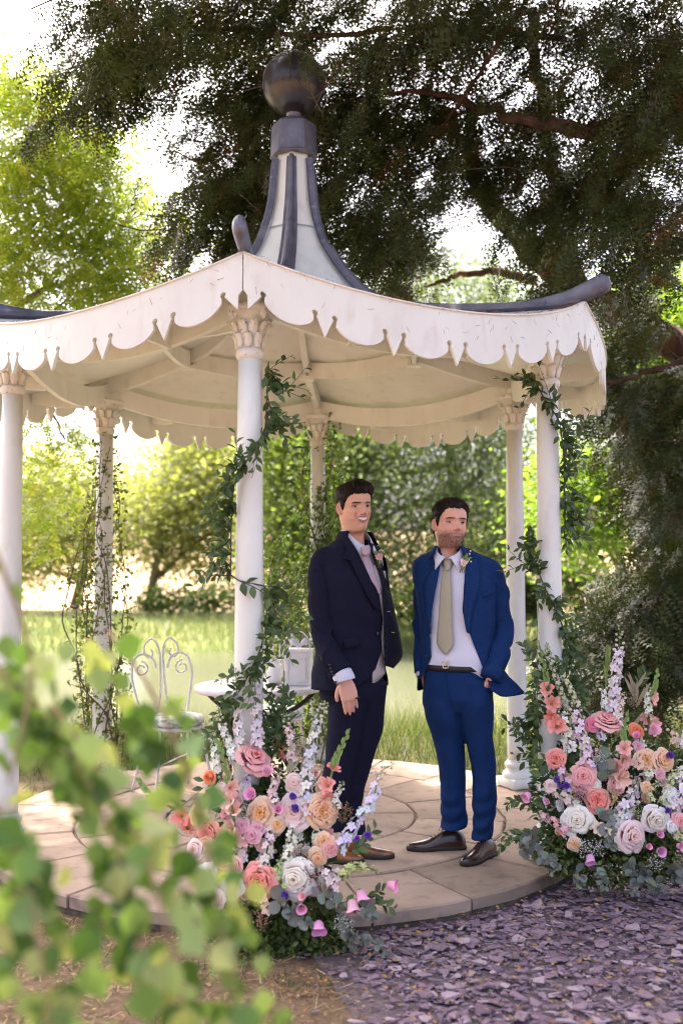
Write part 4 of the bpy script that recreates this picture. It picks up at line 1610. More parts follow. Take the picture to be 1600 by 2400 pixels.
# ------------------------------------------------------------------ head
HZ = np.array([-.10, -.05, -.022, -.008, 0.000, .012, .030, .047, .062, .080, .10, .122, .14, .165, .19, .208, .222, .231, .2355])
HW = np.array([.052, .0485, .0470, .0470, .0505, .0560, .0600, .0640, .0683, .0700, .0722, .0735, .0745, .0745, .0690, .0590, .0440, .0260, .004])
HF = np.array([.030, .027, .027, .045, .082, .0955, .0985, .0945, .0985, .0965, .0945, .0925, .0985, .0985, .0885, .0730, .0520, .0300, .006])
HB = np.array([.066, .062, .062, .064, .068, .078, .081, .084, .088, .092, .097, .101, .103, .101, .092, .078, .058, .034, .006])


_tab = spline(np.stack([HZ, HW, HF, HB], 1), 400)
_tab = _tab[np.argsort(_tab[:, 0])]
HZ, HW, HF, HB = _tab.T


def head_local(z, phi, smile):
    z = np.asarray(z, float); phi = np.asarray(phi, float)
    w, f, b = [np.interp(z, HZ, q) for q in (HW, HF, HB)]
    sn, cs = np.sin(phi), np.cos(phi)
    jaw = np.clip((.075 - z) / .075, 0, 1) * np.clip((z + .014) / .014, 0, 1)
    jaw = jaw * jaw * (3 - 2 * jaw)
    e = np.where(cs > 0, 2 / (2.25 - .35 * jaw), 2 / 2.15)
    lx = np.sign(sn) * np.abs(sn) ** e * w
    ly = np.sign(cs) * np.abs(cs) ** e * np.where(cs > 0, f, b)
    # chin narrower than the jaw hinge: pull the front of the jaw together
    fr = np.clip(ly / .1, 0, 1)
    lx = lx * (1 - .36 * jaw * fr ** 1.3)

    def g(x0, z0, sx, sz):
        return np.exp(-((lx - x0) / sx) ** 2 - ((z - z0) / sz) ** 2) * (cs > 0)
    d = np.zeros(np.shape(lx))
    nose_h = np.interp(z, [.070, .079, .084, .092, .105, .122, .133], [0, .004, .019, .0265, .018, .0075, .0])
    d += nose_h * np.exp(-(lx / np.interp(z, [.08, .09, .12], [.0125, .0115, .009])) ** 2) * (cs > 0)
    for s in (-1, 1):
        d += .009 * g(s * .0145, .0865, .0065, .0065)
        d += -.0135 * g(s * .032, .119, .016, .0105) - .003 * g(s * .062, .128, .016, .03)
        d += .0048 * g(s * .030, .1390, .024, .0065)
        d += (.005 + .004 * smile) * g(s * .043, .094, .020, .015)
        d += -.0045 * g(s * (.029 + .005 * smile), .072, .0055, .016) * (1 + smile)
        d += -.004 * g(s * .056, .062, .014, .022)
        d += -.003 * g(s * .028, .060, .006, .006)
    d += .0035 * g(0, .0675, .020, .0042) + .0045 * g(0, .054, .017, .0050)
    d += -.0035 * g(0, .0612, .024, .0020)
    d += -.004 * g(0, .0445, .020, .005)
    d += .005 * g(0, .022, .014, .012)
    return lx, ly + d, z


class Head:
    def __init__(s, pos, yaw, pitch, roll, sc, smile):
        s.pos, s.sc, s.smile = np.array(pos, float), sc, smile
        Rm = Matrix.Rotation(radians(yaw), 3, 'Z') @ Matrix.Rotation(radians(pitch), 3, 'X') @ Matrix.Rotation(radians(roll), 3, 'Y')
        s.R = np.array(Rm)

    def world(s, lx, ly, lz):
        """local: x viewer right, y forward (towards face), z up, pivot at the ears"""
        lz = np.asarray(lz, float)
        lz = np.where(lz > .14, .14 + (lz - .14) * .88, lz)
        P = np.stack(np.broadcast_arrays(lx, -np.asarray(ly), lz - .10), -1) * s.sc
        return P @ s.R.T + s.pos

    def face(s, x, z, off=0.0):
        ph = np.linspace(-1.5, 1.5, 301)
        lx, ly, _ = head_local(np.full(301, z), ph, s.smile)
        j = int(np.argmin(np.abs(lx - x)))
        return s.world(lx[j], ly[j] + off, z)

    def facel(s, x, z):
        ph = np.linspace(-1.5, 1.5, 301)
        lx, ly, _ = head_local(np.full(301, z), ph, s.smile)
        return ly[int(np.argmin(np.abs(lx - x)))]


def head_grid(h):
    nz, nphi = 120, 150
    zz = np.concatenate([np.linspace(-.10, 0, 18)[:-1], np.linspace(0, .15, 76), np.linspace(.152, .2355, 28)])
    t = np.linspace(-1, 1, nphi, endpoint=False)
    ph = pi * (0.62 * t + .38 * t ** 3)
    Z, PH = np.meshgrid(zz, ph, indexing='ij')
    lx, ly, lz = head_local(Z, PH, h.smile)
    return Z, PH, lx, ly, lz


def tint_face(Z, PH, lx, ly, base, beard, hairc):
    c = np.ones(Z.shape + (3,)) * np.array(base)
    front = np.cos(PH) > 0

    def g(x0, z0, sx, sz):
        return (np.exp(-((lx - x0) / sx) ** 2 - ((Z - z0) / sz) ** 2) * front)[..., None]

    def blend(m, col):
        nonlocal c
        m = np.clip(m, 0, 1)
        c = c * (1 - m) + np.array(col) * m
    mt = np.random.default_rng(9)
    mo = sum(np.sin(lx * mt.uniform(-300, 300) + Z * mt.uniform(-300, 300) + ly * mt.uniform(-200, 200) + mt.uniform(0, 6)) for _ in range(8)) / 8
    c = c * (1 + .10 * mo[..., None] * np.array([.6, 1.0, 1.1]))
    red = np.array(base) * np.array([1.05, .68, .62])
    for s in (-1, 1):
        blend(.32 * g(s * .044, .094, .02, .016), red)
        blend(.40 * g(s * .032, .1285, .016, .0045), np.array(base) * .55)  # shade round the eyes and in cheek folds put into the skin tint
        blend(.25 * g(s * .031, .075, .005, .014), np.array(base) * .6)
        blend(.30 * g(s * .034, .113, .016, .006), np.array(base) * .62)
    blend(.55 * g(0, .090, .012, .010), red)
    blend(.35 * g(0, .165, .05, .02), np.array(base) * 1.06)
    if beard > 0:
        nz_ = np.clip(.8 + .14 * np.random.default_rng(2).normal(size=Z.shape), 0, 1)
        cheek = np.clip((.074 + np.abs(lx) * .22 - Z) / .028, 0, 1) * np.clip((Z + .012) / .012, 0, 1) * np.clip((np.cos(PH) + .12) / .15, 0, 1)
        m = (cheek * nz_)[..., None] * beard
        m = m * (1 - .85 * g(0, .0605, .022, .0085))
        blend(m, hairc)
        blend(beard * .75 * g(0, .074, .024, .006), hairc)
    else:
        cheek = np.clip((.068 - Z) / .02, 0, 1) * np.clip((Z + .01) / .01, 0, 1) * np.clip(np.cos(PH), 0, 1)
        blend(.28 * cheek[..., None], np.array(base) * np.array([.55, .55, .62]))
    for s in (-1, 1):
        br = np.exp(-((Z - (.1372 + .002 * np.cos((s * lx - .03) * 60))) / .0034) ** 2) * (s * lx > .011) * (s * lx < .050) * front
        blend(.92 * br[..., None], hairc)
        blend(.8 * g(s * .0085, .0815, .0035, .0022), np.array(base) * .25)  # nostril shade painted into the tint
    blend(.9 * g(0, .0675, .019, .0030), (0.36, 0.15, 0.12))
    blend(.8 * g(0, .0545, .017, .0042), (0.42, 0.18, 0.145))
    blend(.9 * np.exp(-((Z - .0612) / .0014) ** 2)[..., None] * (np.abs(lx) < .026)[..., None] * front[..., None], (0.16, 0.05, 0.04))
    return c


def ear(h, s):
    """outer ear: dished oval with a raised rim"""
    rings = []
    for k, (f, out) in enumerate([(0.02, .006), (.45, .004), (.75, .010), (.95, .017), (1.05, .013), (1.0, .004), (.8, -.006)]):
        ring = []
        for i in range(16):
            a = 2 * pi * i / 16
            yy = .0155 * cos(a) * f * (1 + .18 * sin(a)); zz = .029 * sin(a) * f
            ring.append(h.world(s * (.0690 + out * .8 + .007 * (-cos(a)) * f), -.006 + yy - .004 * sin(a), .108 + zz))
        rings.append(ring)
    return loft(rings)


def hair_shell(h, hl, thick, seed, comb, lift):
    """scalp hair: offset shell above a hairline plus combed strands. hl(phi)->z of hairline, thick(z,phi)"""
    Z, PH, lx, ly, lz = head_grid(h)
    rn = np.random.default_rng(seed + 50)
    up = np.clip((Z - hl(PH) - .0035 * np.sin(PH * 23 + 1) * np.sin(PH * 9) - .0012 * rn.normal(size=PH.shape[1])[None]) / .022, -1, 1)
    t = thick(Z, PH) * np.clip(up, 0, 1) ** .6
    nrm = np.stack([lx / .075 ** 2, ly / .1 ** 2, (Z - .115) / .12 ** 2 * np.clip((Z - .1) / .05, 0, 1)], -1)
    nrm = unit(nrm)
    r = np.random.default_rng(seed)
    nz = np.zeros(Z.shape)
    for i in range(6):
        nz += np.sin(PH * r.uniform(8, 40) + Z * r.uniform(-120, 120) + r.uniform(0, 6))
    t = t * (1 + .06 * nz) + np.where(up > 0, .001, -.004)
    x = lx + nrm[..., 0] * t; y = ly + nrm[..., 1] * t; z = Z + nrm[..., 2] * t
    Gd = h.world(x, y, z)
    m, n = Z.shape
    keep = up > -.25
    idx = np.arange(m * n).reshape(m, n)
    F = []
    for j in range(m - 1):
        for i in range(n):
            k = (i + 1) % n
            if keep[j, i] and keep[j, k] and keep[j + 1, i] and keep[j + 1, k]:
                F.append([idx[j, i], idx[j, k], idx[j + 1, k], idx[j + 1, i]])
    used = np.unique(np.array(F))
    remap = -np.ones(m * n, int); remap[used] = np.arange(len(used))
    V = Gd.reshape(-1, 3)[used]
    F = remap[np.array(F)].tolist()
    # strands
    jj, ii = np.where((up > .15) & (Z < .2345) & ~((np.abs(PH) > 1.25) & (np.abs(PH) < 2.0) & (Z < .155)))
    pick = r.integers(0, len(jj), 3800)
    base = len(V)
    SVs, SFs = [], []
    for q in pick:
        j, i = jj[q], ii[q]
        p = np.array([x[j, i], y[j, i], z[j, i]]) - nrm[j, i] * .002
        d = unit(comb(p, PH[j, i]) + r.normal(0, .22, 3))
        d = unit(d - nrm[j, i] * (d @ nrm[j, i]) + nrm[j, i] * lift * r.uniform(.1, 1.0))
        L = r.uniform(.012, .026)
        sd = unit(np.cross(d, nrm[j, i])) * .0008
        p1 = p + d * L * .55 + nrm[j, i] * .002; p2 = p + d * L
        b = base + len(SVs)
        SVs += [p - sd, p + sd, p1 + sd * .8, p1 - sd * .8, p2]
        SFs += [[b, b + 1, b + 2, b + 3], [b + 3, b + 2, b + 4]]
    SVs = np.array(SVs)
    SW = h.world(SVs[:, 0], SVs[:, 1], SVs[:, 2])
    return np.vstack([V, SW]), F + SFs


def hand_mesh(wrist, fdir, back, thumb_s, sc=1.0, curl=.35, spread=.10, seed=0):
    """hand: wrist point, direction to the fingers, normal out of the back of the hand, thumb_s = +1/-1 side"""
    f = unit(fdir); b = unit(np.array(back) - f * (np.array(back) @ f)); s = np.cross(f, b) * thumb_s
    wrist = np.array(wrist, float)
    T = lambda x, y, z: wrist + (s * x + f * y + b * z) * sc
    mb = []
    rings = []
    for y, w, t in [(-.05, .027, .020), (-.015, .027, .019), (.0, .028, .018), (.03, .038, .017), (.06, .042, .015), (.085, .041, .013), (.098, .036, .009)]:
        rings.append([T(w * np.sign(cos(a)) * abs(cos(a)) ** .75, y, t * np.sign(sin(a)) * abs(sin(a)) ** .8) for a in np.linspace(0, 2 * pi, 16, endpoint=False)])
    mb.append(loft(rings))
    r = np.random.default_rng(seed)
    for i, (x, L, rad) in enumerate([(.030, .078, .0086), (.0105, .087, .0088), (-.009, .081, .0085), (-.028, .063, .0076)]):
        sp = x * spread * 3
        cu = curl * (1 + .25 * i * 0.5) * r.uniform(.8, 1.2)
        p = np.array([x, .088 - .10 * abs(x - .0105) * 3 * .4, .000])
        pts = [p - np.array([0, .02, 0])]
        ang = .12
        q = p.copy()
        pts.append(q.copy())
        for seg, fr in enumerate((.42, .32, .26)):
            for h_ in range(2):
                ang += cu * .5 * (1.0 if seg else .8)
                q = q + np.array([sp * .5 * L * fr / .07, cos(ang), -sin(ang)]) * L * fr * .5
                pts.append(q.copy())
        W_ = [T(*a) for a in pts]
        rr = np.array([rad * 1.02, rad * 1.08, rad, rad * 1.02, rad * .93, rad * .92, rad * .82, rad * .42]) * sc
        mb.append(tube(W_, rr[:len(W_)], 8))
    pts = [(.018, .012, -.004), (.036, .030, -.010), (.050, .050, -.016), (.056, .070, -.020), (.057, .086, -.023), (.056, .093, -.024)]
    mb.append(tube([T(*a) for a in pts], np.array([.015, .0145, .0118, .0105, .009, .004]) * sc, 8))
    Vs, Fs, n = [], [], 0
    for v, f_ in mb:
        Vs.append(v); Fs += [[i + n for i in q] for q in f_]; n += len(v)
    return [remesh(np.concatenate(Vs), Fs, .0034, 3)]


def shoe_mesh(heel, toe, zf=0.0):
    """upper, sole and lace list for a shoe from heel point to toe point on the ground"""
    heel, toe = np.array(heel, float), np.array(toe, float)
    L = np.linalg.norm(toe - heel)
    f = (toe - heel) / L; s = np.array([-f[1], f[0]])
    T = lambda x, y, z: np.array([heel[0] + f[0] * x * L + s[0] * y, heel[1] + f[1] * x * L + s[1] * y, zf + z])
    xs_ = [0.0, .03, .10, .22, .34, .44, .54, .64, .74, .84, .92, .97, 1.0]
    wd = [.016, .028, .034, .035, .033, .035, .041, .046, .046, .040, .029, .018, .006]
    ht = [.052, .074, .092, .102, .102, .088, .071, .058, .051, .046, .041, .036, .028]
    rings, so1 = [], []
    for x, w, h in zip(xs_, wd, ht):
        ring = []
        for a in np.linspace(0, 2 * pi, 18, endpoint=False):
            cy = np.sign(cos(a)) * abs(cos(a)) ** .8 * w
            cz = sin(a)
            top = .020 + (h - .020) * max(0, cz) ** .75 if cz > 0 else .020 + .012 * cz
            narrow = 1 - (.35 * max(0, cz) if x < .5 else .25 * max(0, cz))
            ring.append(T(x, cy * narrow, top))
        rings.append(ring)
    up = loft(rings)
    sr = []
    for z, g in ((0.001, .96), (.0, 1.0), (.010, 1.04), (.016, 1.05), (.021, 1.03)):
        loop = []
        for x, w in zip(xs_, wd):
            loop.append((x, w * g + .002))
        pts = [T(.5 + (x - .5) * (1 + .02 * g), w, 0) for x, w in loop] + [T(.5 + (x - .5) * (1 + .02 * g), -w, 0) for x, w in loop[::-1]]
        lift = lambda p, x: 0.004 * max(0, (x - .75) / .25) ** 2 + (0.0)
        xx = [l[0] for l in loop] + [l[0] for l in loop[::-1]]
        sr.append([p + np.array([0, 0, z + lift(p, q)]) for p, q in zip(pts, xx)])
    so = loft(sr)
    laces = []
    for i, x in enumerate((.40, .46, .52, .58)):
        h = np.interp(x, xs_, ht) + .003
        laces.append(tube([T(x - .01, -.020, h - .010), T(x, -.008, h), T(x + .005, .008, h), T(x - .005, .020, h - .010)], .0022, 5))
    h = np.interp(.40, xs_, ht)
    for q in (-1, 1):
        laces.append(tube(spline([T(.40, 0, h + .004), T(.36, .018 * q, h + .022), T(.40, .034 * q, h + .020), T(.43, .030 * q, h - .004), T(.41, .006 * q, h + .002)], 12), .0017, 5))
    return up, so, laces


def body_mesh(parts):
    V, F, C, n = [], [], [], 0
    for (v, f), c in parts:
        v = np.asarray(v, float).reshape(-1, 3)
        V.append(v)
        F += [[int(i) + n for i in q] for q in f]
        C.append(np.broadcast_to(np.asarray(c, float), (len(v), 3)) if np.ndim(c) == 1 else np.asarray(c).reshape(-1, 3))
        n += len(v)
    return np.concatenate(V), F, np.concatenate(C)


def face_parts(p, h, gaze, smile):
    for s in (-1, 1):
        x0 = s * .0315
        y0 = h.facel(x0, .120)
        rings = []
        for t in np.linspace(0, pi, 9):
            rings.append([h.world(x0 + .0150 * sin(t) * cos(a), y0 - .0035 + .0066 * cos(t), .1198 + .0052 * sin(t) * sin(a) * (1 if sin(a) > 0 else .8)) for a in np.linspace(0, 2 * pi, 14, endpoint=False)])
        e = obj('eye', *loft(rings), M['eyewhite'], p)
        gx = x0 + gaze * .0045
        obj('iris', *loft([[h.world(gx + r_ * cos(a), y0 + d_, .1204 + r_ * .95 * sin(a)) for a in np.linspace(0, 2 * pi, 12, endpoint=False)] for r_, d_ in ((.0066, .000), (.0061, .0036), (.002, .0044))]), M['iris'], e)
        lid = [h.world(x0 + .0165 * t, y0 + .0014 - .0035 * t * t, .1252 - .0046 * t * t) for t in np.linspace(-1, 1, 9)]
        obj('eyelash', *tube(lid, .0017, 5), M['hair'], p)
        obj('eyebrow', *tube([h.world(x0 + s * .002 + .0185 * t, h.facel(x0 + .0185 * t, .1370) + .0012, .1372 + .0020 * (1 - t * t) - s * t * .0012) for t in np.linspace(-1, 1, 10)], np.array([.0008, .0018, .0023, .0025, .0026, .0025, .0023, .0019, .0014, .0008]), 6), M['hair'], p)
    if smile:
        Gd = []
        for q in np.linspace(-1, 1, 5):
            row = []
            for t in np.linspace(-1, 1, 15):
                x = .0315 * t
                zc = .0600 + .0085 * t * t
                hh = .0092 * (1 - t * t) ** .6
                z = zc + q * hh
                row.append(h.world(x, h.facel(x, .060) + .0042 - .10 * abs(x) * abs(t) - .0008 * q * q, z))
            Gd.append(row)
        obj('teeth', *grid_mesh(np.array(Gd)), M['teeth'], p)
        for sg, r_ in ((1, .0030), (-1, .0042)):
            L = []
            for t in np.linspace(-1.06, 1.06, 15):
                x = .0315 * t
                tt = min(1, abs(t))
                z = .0600 + .0085 * t * t + sg * (.0092 * (1 - tt * tt) ** .6 + .0016)
                L.append(h.world(x, h.facel(x, .060) + .0046 - .10 * abs(x) * tt, z))
            obj('lip', *tube(L, r_ * np.sqrt(np.clip(1.12 - np.linspace(-1.06, 1.06, 15) ** 2, .06, 1)), 6), M['lip'], p)


def collar_leaves(N_, ztop, p, m, front=.10, drop=.036, point=.034, spread=.42, nm='shirt_collar'):
    """turned down shirt collar: a leaf each side from the nape to the points in front"""
    for sg in (-1, 1):
        rows = []
        qs = np.linspace(front, pi, 26)
        for k, (fz, off) in enumerate([(0, .001), (.12, .005), (.45, .011), (1.0, .017)]):
            row = []
            for q in qs:
                w = np.exp(-(q / .55) ** 2)
                zt = ztop(q)
                row.append(N_.at(zt - fz * (drop + point * w), sg * (q + fz * spread * w), off + .004 * fz * w))
            rows.append(row)
        V, F = grid_mesh(np.array(rows), .0025)
        obj(nm, V, F if sg > 0 else [f[::-1] for f in F], m, p)
    st = np.array([[N_.at(z, q, .0) for q in np.linspace(0, 2 * pi, 40, endpoint=False)] for z in (ztop(pi) - .05, ztop(pi) - .02)])


def coat_collar(N_, z0, p, m, ph0=.95, ph1=.95, h=.050):
    """jacket collar standing round the neck and folded down"""
    qs = np.linspace(ph0, 2 * pi - ph1, 34)
    rows = [[N_.at(z0 + dz, q, off) for q in qs] for dz, off in ((0.0, .010), (.006, .013), (-.004, .020), (-.020, .027), (-h, .040))]
    obj('collar', *grid_mesh(np.array(rows), .004), m, p)
# ------------------------------------------------------------------ the man in the blue suit
def zv(v, Y=5.22):
    return W(800, v, Y)[2]


def xv(u, v, Y=5.22):
    return W(u, v, Y)[0]


def jacket_shell(ring, zs, fL, fR, off, thick, nphi=64):
    """rows over zs; the front opening runs from phi=fL(z) round the back to fR(z)"""
    Gd = np.zeros((len(zs), nphi, 3))
    for j, z in enumerate(zs):
        a, b = fR(z), fL(z) + 2 * pi
        ph = np.linspace(a, b, nphi)
        Gd[j] = ring.at(np.full(nphi, z), ph, off)
    return Gd


def add_cloth(name, V, F, m, p, amp=.0, seed=1, smooth=True):
    V = np.asarray(V, float)
    return obj(name, V, F, m, p, smooth)


def man_blue():
    p = empty('person', (0.66, 5.25, 0), 'man in a bright blue suit with sage tie and hands in pockets', 'person', )
    Yc = 5.22
    cx = xv(1050, 1400)
    rk = [(.80, cx + .012, Yc, .215, .150), (.90, cx + .005, Yc, .205, .146), (1.0, cx, Yc, .190, .138), (1.12, cx, Yc, .182, .132), (1.25, cx - .002, Yc + .005, .196, .138), (1.36, cx - .004, Yc + .012, .208, .140),
          (1.43, cx - .006, Yc + .02, .213, .128), (1.490, cx - .008, Yc + .028, .212, .112), (1.522, cx - .010, Yc + .034, .203, .096), (1.542, cx - .014, Yc + .038, .172, .088), (1.560, cx - .018, Yc + .042, .128, .080), (1.576, cx - .021, Yc + .045, .094, .074), (1.592, cx - .024, Yc + .047, .074, .070)]
    T = Ring(rk, -24)
    # jacket: swept open, tail pushed out behind the hand in the pocket
    J = Ring([(z, x, y, a, b) for z, x, y, a, b in rk], -24)
    J.bumps.append(lambda z, ph: .115 * np.clip((1.05 - z) / .21, 0, 1) ** 1.3 * np.exp(-np.abs((np.mod(ph, 2 * pi) - 1.62) / .26) ** 1.1))
    J.bumps.append(lambda z, ph: .018 * np.clip((1.10 - z) / .26, 0, 1) * np.exp(-((np.mod(ph + .2, 2 * pi) - .2 - 4.4) / .5) ** 2))
    eL = [(1290, 1010), (1340, 1000), (1400, 990), (1460, 986), (1510, 989), (1545, 972), (1560, 962), (1600, 950)]
    eR = [(1290, 1074), (1340, 1066), (1400, 1062), (1440, 1072), (1480, 1088), (1530, 1108), (1560, 1118), (1600, 1124)]

    def edge(tab, sgn):
        zz, pp = [], []
        for v, u in tab:
            P_, ph, z = T.surf(u, v, .012)
            zz.append(z); pp.append(ph)
        o = np.argsort(zz)
        zz, pp = np.array(zz)[o], np.array(pp)[o]
        return lambda z: float(np.interp(z, zz, pp))
    fL, fR = edge(eL, -1), edge(eR, 1)
    zs = np.concatenate([np.linspace(.835, 1.40, 44), np.linspace(1.41, 1.588, 26)])
    Gd = jacket_shell(J, zs, fL, fR, .012, .006, 84)
    hem = np.clip((.93 - zs) / .1, 0, 1)[:, None]
    ph = np.linspace(0, 1, 84)[None]
    Gd[..., 2] += hem * (.060 * (np.exp(-((ph - .26) / .09) ** 2)) + .035 * np.exp(-(ph / .05) ** 2) + .05 * np.exp(-((ph - 1) / .05) ** 2))
    dw = wrinkle(Gd.reshape(-1, 3), .0036, 3).reshape(Gd.shape[:2])
    cen = Gd.mean(1, keepdims=True)
    Gd = Gd + unit(Gd - cen) * dw[..., None]
    jk = obj('jacket', *grid_mesh(Gd, .006), M['blue'], p)
    # sleeves
    sR = limb([(*W(1098, 1306, 5.19), .030), (*W(1118, 1303, 5.18), .050), (*W(1129, 1317, 5.18), .060), (*W(1138, 1352, 5.20), .060), (*W(1146, 1405, 5.21), .056), (*W(1155, 1448, 5.20), .056), (*W(1146, 1505, 5.11), .052), (*W(1124, 1560, 5.055), .050)], 28, 80, .015, 4)
    sL = limb([(*W(1012, 1312, 5.29), .030), (*W(994, 1311, 5.30), .048), (*W(981, 1328, 5.31), .058), (*W(975, 1362, 5.32), .062), (*W(974, 1420, 5.33), .060), (*W(975, 1475, 5.32), .057), (*W(976, 1545, 5.26), .049)], 28, 72, .010, 9)
    obj('sleeve', *sR, M['blue'], jk)
    obj('sleeve', *sL, M['blue'], jk)
    # lapels and collar
    lap = MB()
    lap.add(*strip(T, [(1001, 1288), (984, 1322), (973, 1345), (978, 1400), (985, 1452)], [(1013, 1286), (1005, 1325), (1001, 1345), (992, 1400), (988, 1455)], 22, 6, .020, .004, .004))
    lap.add(*strip(T, [(1073, 1284), (1066, 1325), (1066, 1352), (1062, 1400), (1072, 1452)], [(1094, 1272), (1100, 1315), (1101, 1342), (1085, 1400), (1076, 1455)], 22, 6, .020, .004, .004))
    obj('lapel', np.concatenate(lap.V[:1]), [f for f in lap.F if max(f) < len(lap.V[0])], M['blue'], jk)
    n0 = len(lap.V[0])
    obj('lapel', lap.V[1], [[i - n0 for i in f] for f in lap.F if min(f) >= n0], M['blue'], jk)
    obj('breast_pocket', *strip(T, [(1108, 1362), (1108, 1372)], [(1132, 1354), (1132, 1364)], 4, 6, .022, .004), M['blue'], jk)
    obj('pocket_flap', *strip(J, [(1122, 1500), (1125, 1522)], [(1143, 1492), (1146, 1514)], 4, 6, .021, .004), M['blue'], jk)
    for u, v, Y in ((1147, 1573, 5.05), (1149, 1565, 5.05), (1151, 1557, 5.05), (1153, 1549, 5.05)):
        pass
    # shirt
    S = Ring([(z, x, y, a - .004, b - .004) for z, x, y, a, b in rk], -24)
    phs = np.linspace(0, 2 * pi, 60, endpoint=False)
    zs = np.concatenate([np.linspace(.975, 1.40, 36), np.linspace(1.41, 1.55, 18)])
    Gs = np.array([S.at(np.full(60, z), phs, .006 * np.exp(-((z - 1.03) / .04) ** 2)) for z in zs])
    lowr = np.exp(-((phs - .95) / .45) ** 2)
    Gs[:3, :, 2] -= (np.array([1, .6, .2])[:, None] * (.045 * lowr + .006 * np.sin(phs * 7))[None])
    dw = wrinkle(Gs.reshape(-1, 3), .0018, 8).reshape(Gs.shape[:2])
    Gs = Gs + unit(Gs - Gs.mean(1, keepdims=True)) * dw[..., None]
    sh = obj('shirt', *grid_mesh(Gs, .003, True), M['shirt'], p)
    # head
    hp = W(1033, 1211, 5.215)
    h = Head(hp, 14, -1, 2, 1.07, 0.0)
    Z, PH, lx, ly, lz = head_grid(h)
    base = (0.76, 0.41, 0.30)
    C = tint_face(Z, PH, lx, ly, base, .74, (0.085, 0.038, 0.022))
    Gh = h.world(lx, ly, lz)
    hv, hf = grid_mesh(Gh, 0, True)
    parts = [((hv, [f[::-1] for f in hf]), C)]
    for s in (-1, 1):
        parts.append((ear(h, s), (0.74, 0.37, 0.27)))
    # body core inside the clothes, arms and hands
    nb = Gh[0].mean(0)
    core = Ring([(z, x, y, a - .05, b - .05) for z, x, y, a, b in rk if z < 1.53], -24)
    cr = [core.at(np.full(24, z), np.linspace(0, 2 * pi, 24, endpoint=False)) for z in np.linspace(.82, 1.54, 14)]
    parts.append((loft(cr), base))
    wr, wl = W(1123, 1563, 5.085), W(975, 1552, 5.25)
    parts.append((limb([(*W(1121, 1325, 5.18), .035), (*W(1146, 1370, 5.20), .035), (*W(1146, 1405, 5.21), .034), (*W(1155, 1448, 5.20), .033), (*W(1146, 1505, 5.11), .030), (*wr, .027)], 12, 20), base))
    parts.append((limb([(*W(985, 1330, 5.31), .035), (*W(975, 1375, 5.32), .035), (*W(974, 1430, 5.33), .034), (*W(975, 1475, 5.32), .030), (*wl, .027)], 12, 20), base))
    for q in hand_mesh(wr, (-.22, .75, -1), (.75, -.65, 0), 1, .95, .25, .05, 3):
        parts.append((q, (0.76, 0.40, 0.29)))
    for q in hand_mesh(wl, (.25, -.02, -1), (-.85, -.35, 0), -1, 1.0, .25, .05, 4):
        parts.append((q, (0.76, 0.40, 0.29)))
    for (a, b, c) in (((1020, 1640, 5.26), (1038, 1758, 5.27), (1040, 1890, 5.31)), ((1092, 1640, 5.20), (1110, 1758, 5.20), (1108, 1900, 5.215))):
        parts.append((limb([(*W(*a), .055), (*W(*b), .038), (*W(*c), .030)], 12, 12), base))
    V, F, C = body_mesh(parts)
    obj('body', V, F, M['skin'], p, col=C)
    face_parts(p, h, .9, 0)
    hl = lambda ph: np.interp(np.abs(ph), [0, .45, .75, .95, 1.15, 1.3, 1.42, 1.55, 1.8, 1.95, 2.3, pi], [.192, .196, .186, .160, .140, .100, .098, .142, .142, .09, .05, .018])
    th = lambda z, ph: .006 + .010 * np.clip((z - .16) / .05, 0, 1) + .006 * np.clip((z - .19) / .03, 0, 1) * np.clip(np.cos(ph), 0, 1)
    V, F = hair_shell(h, hl, th, 5, lambda q, ph: np.array([.5 * np.sin(ph), -.55 * abs(np.cos(ph)) + .2, -.5 if q[2] < .17 else .35]), .55)
    obj('hair', V, F, M['hair'], p)
    # short beard hairs
    rr = np.random.default_rng(4)
    V, F = [], []
    for i in range(1100):
        x = rr.uniform(-.062, .062); z = rr.uniform(-.002, .078)
        if z > .060 + abs(x) * .24 + rr.normal(0, .004) or (abs(x) < .022 and .051 < z < .070): continue
        q = h.face(x, z, .0005)
        d = unit(np.array([rr.normal(0, .5), -.5, -1])) * .007
        sd = np.array([.0007, 0, 0])
        b = len(V)
        V += [q - sd, q + sd, q + d]; F.append([b, b + 1, b + 2])
    obj('beard', V, F, mat('beard_hair', (0.045, 0.02, 0.012), (0.12, 0.055, 0.03), 90, rough=.5), p, smooth=False)
    # shirt collar, tie
    N_ = Ring([(1.46, nb[0] - .002, nb[1] - .010, .080, .086), (1.53, nb[0], nb[1] - .006, .068, .074), (1.60, nb[0] + .002, nb[1] - .002, .060, .066)], -14)
    collar_leaves(N_, lambda q: 1.596 - .052 * np.clip(np.cos(q), 0, 1) ** 1.3, sh, M['shirt'], .13, .036, .034, .50)
    coat_collar(N_, 1.590, jk, M['blue'], .95, .80)
    tv, tf = strip(T, [(1018, 1305), (1011, 1360), (1007, 1420), (1003, 1470), (1008, 1488), (1021, 1502)], [(1033, 1305), (1036, 1360), (1037, 1420), (1040, 1470), (1038, 1486), (1024, 1502)], 26, 7, .012, .004, .005)
    tie = obj('tie', tv, tf, M['tie_sage'], p)
    kn = [[T.surf(u, v, .010 + d)[0] for u, v, d in ((1027 - w, y, 0), (1027 - w * .5, y + 1, .014), (1027, y + 1, .018), (1027 + w * .5, y + 1, .014), (1027 + w, y, 0), (1027, y, -.004))] for y, w in ((1284, 12), (1290, 14), (1300, 10), (1306, 8), (1309, 8))]
    obj('tie_knot', *loft(kn), M['tie_sage'], tie)
    # trousers
    mbv = []
    pel = Ring([(.74, cx - .0, Yc, .130, .09), (.81, cx + .0, Yc, .182, .132), (.90, cx, Yc, .180, .136), (.99, cx - .004, Yc, .176, .133)], -22)
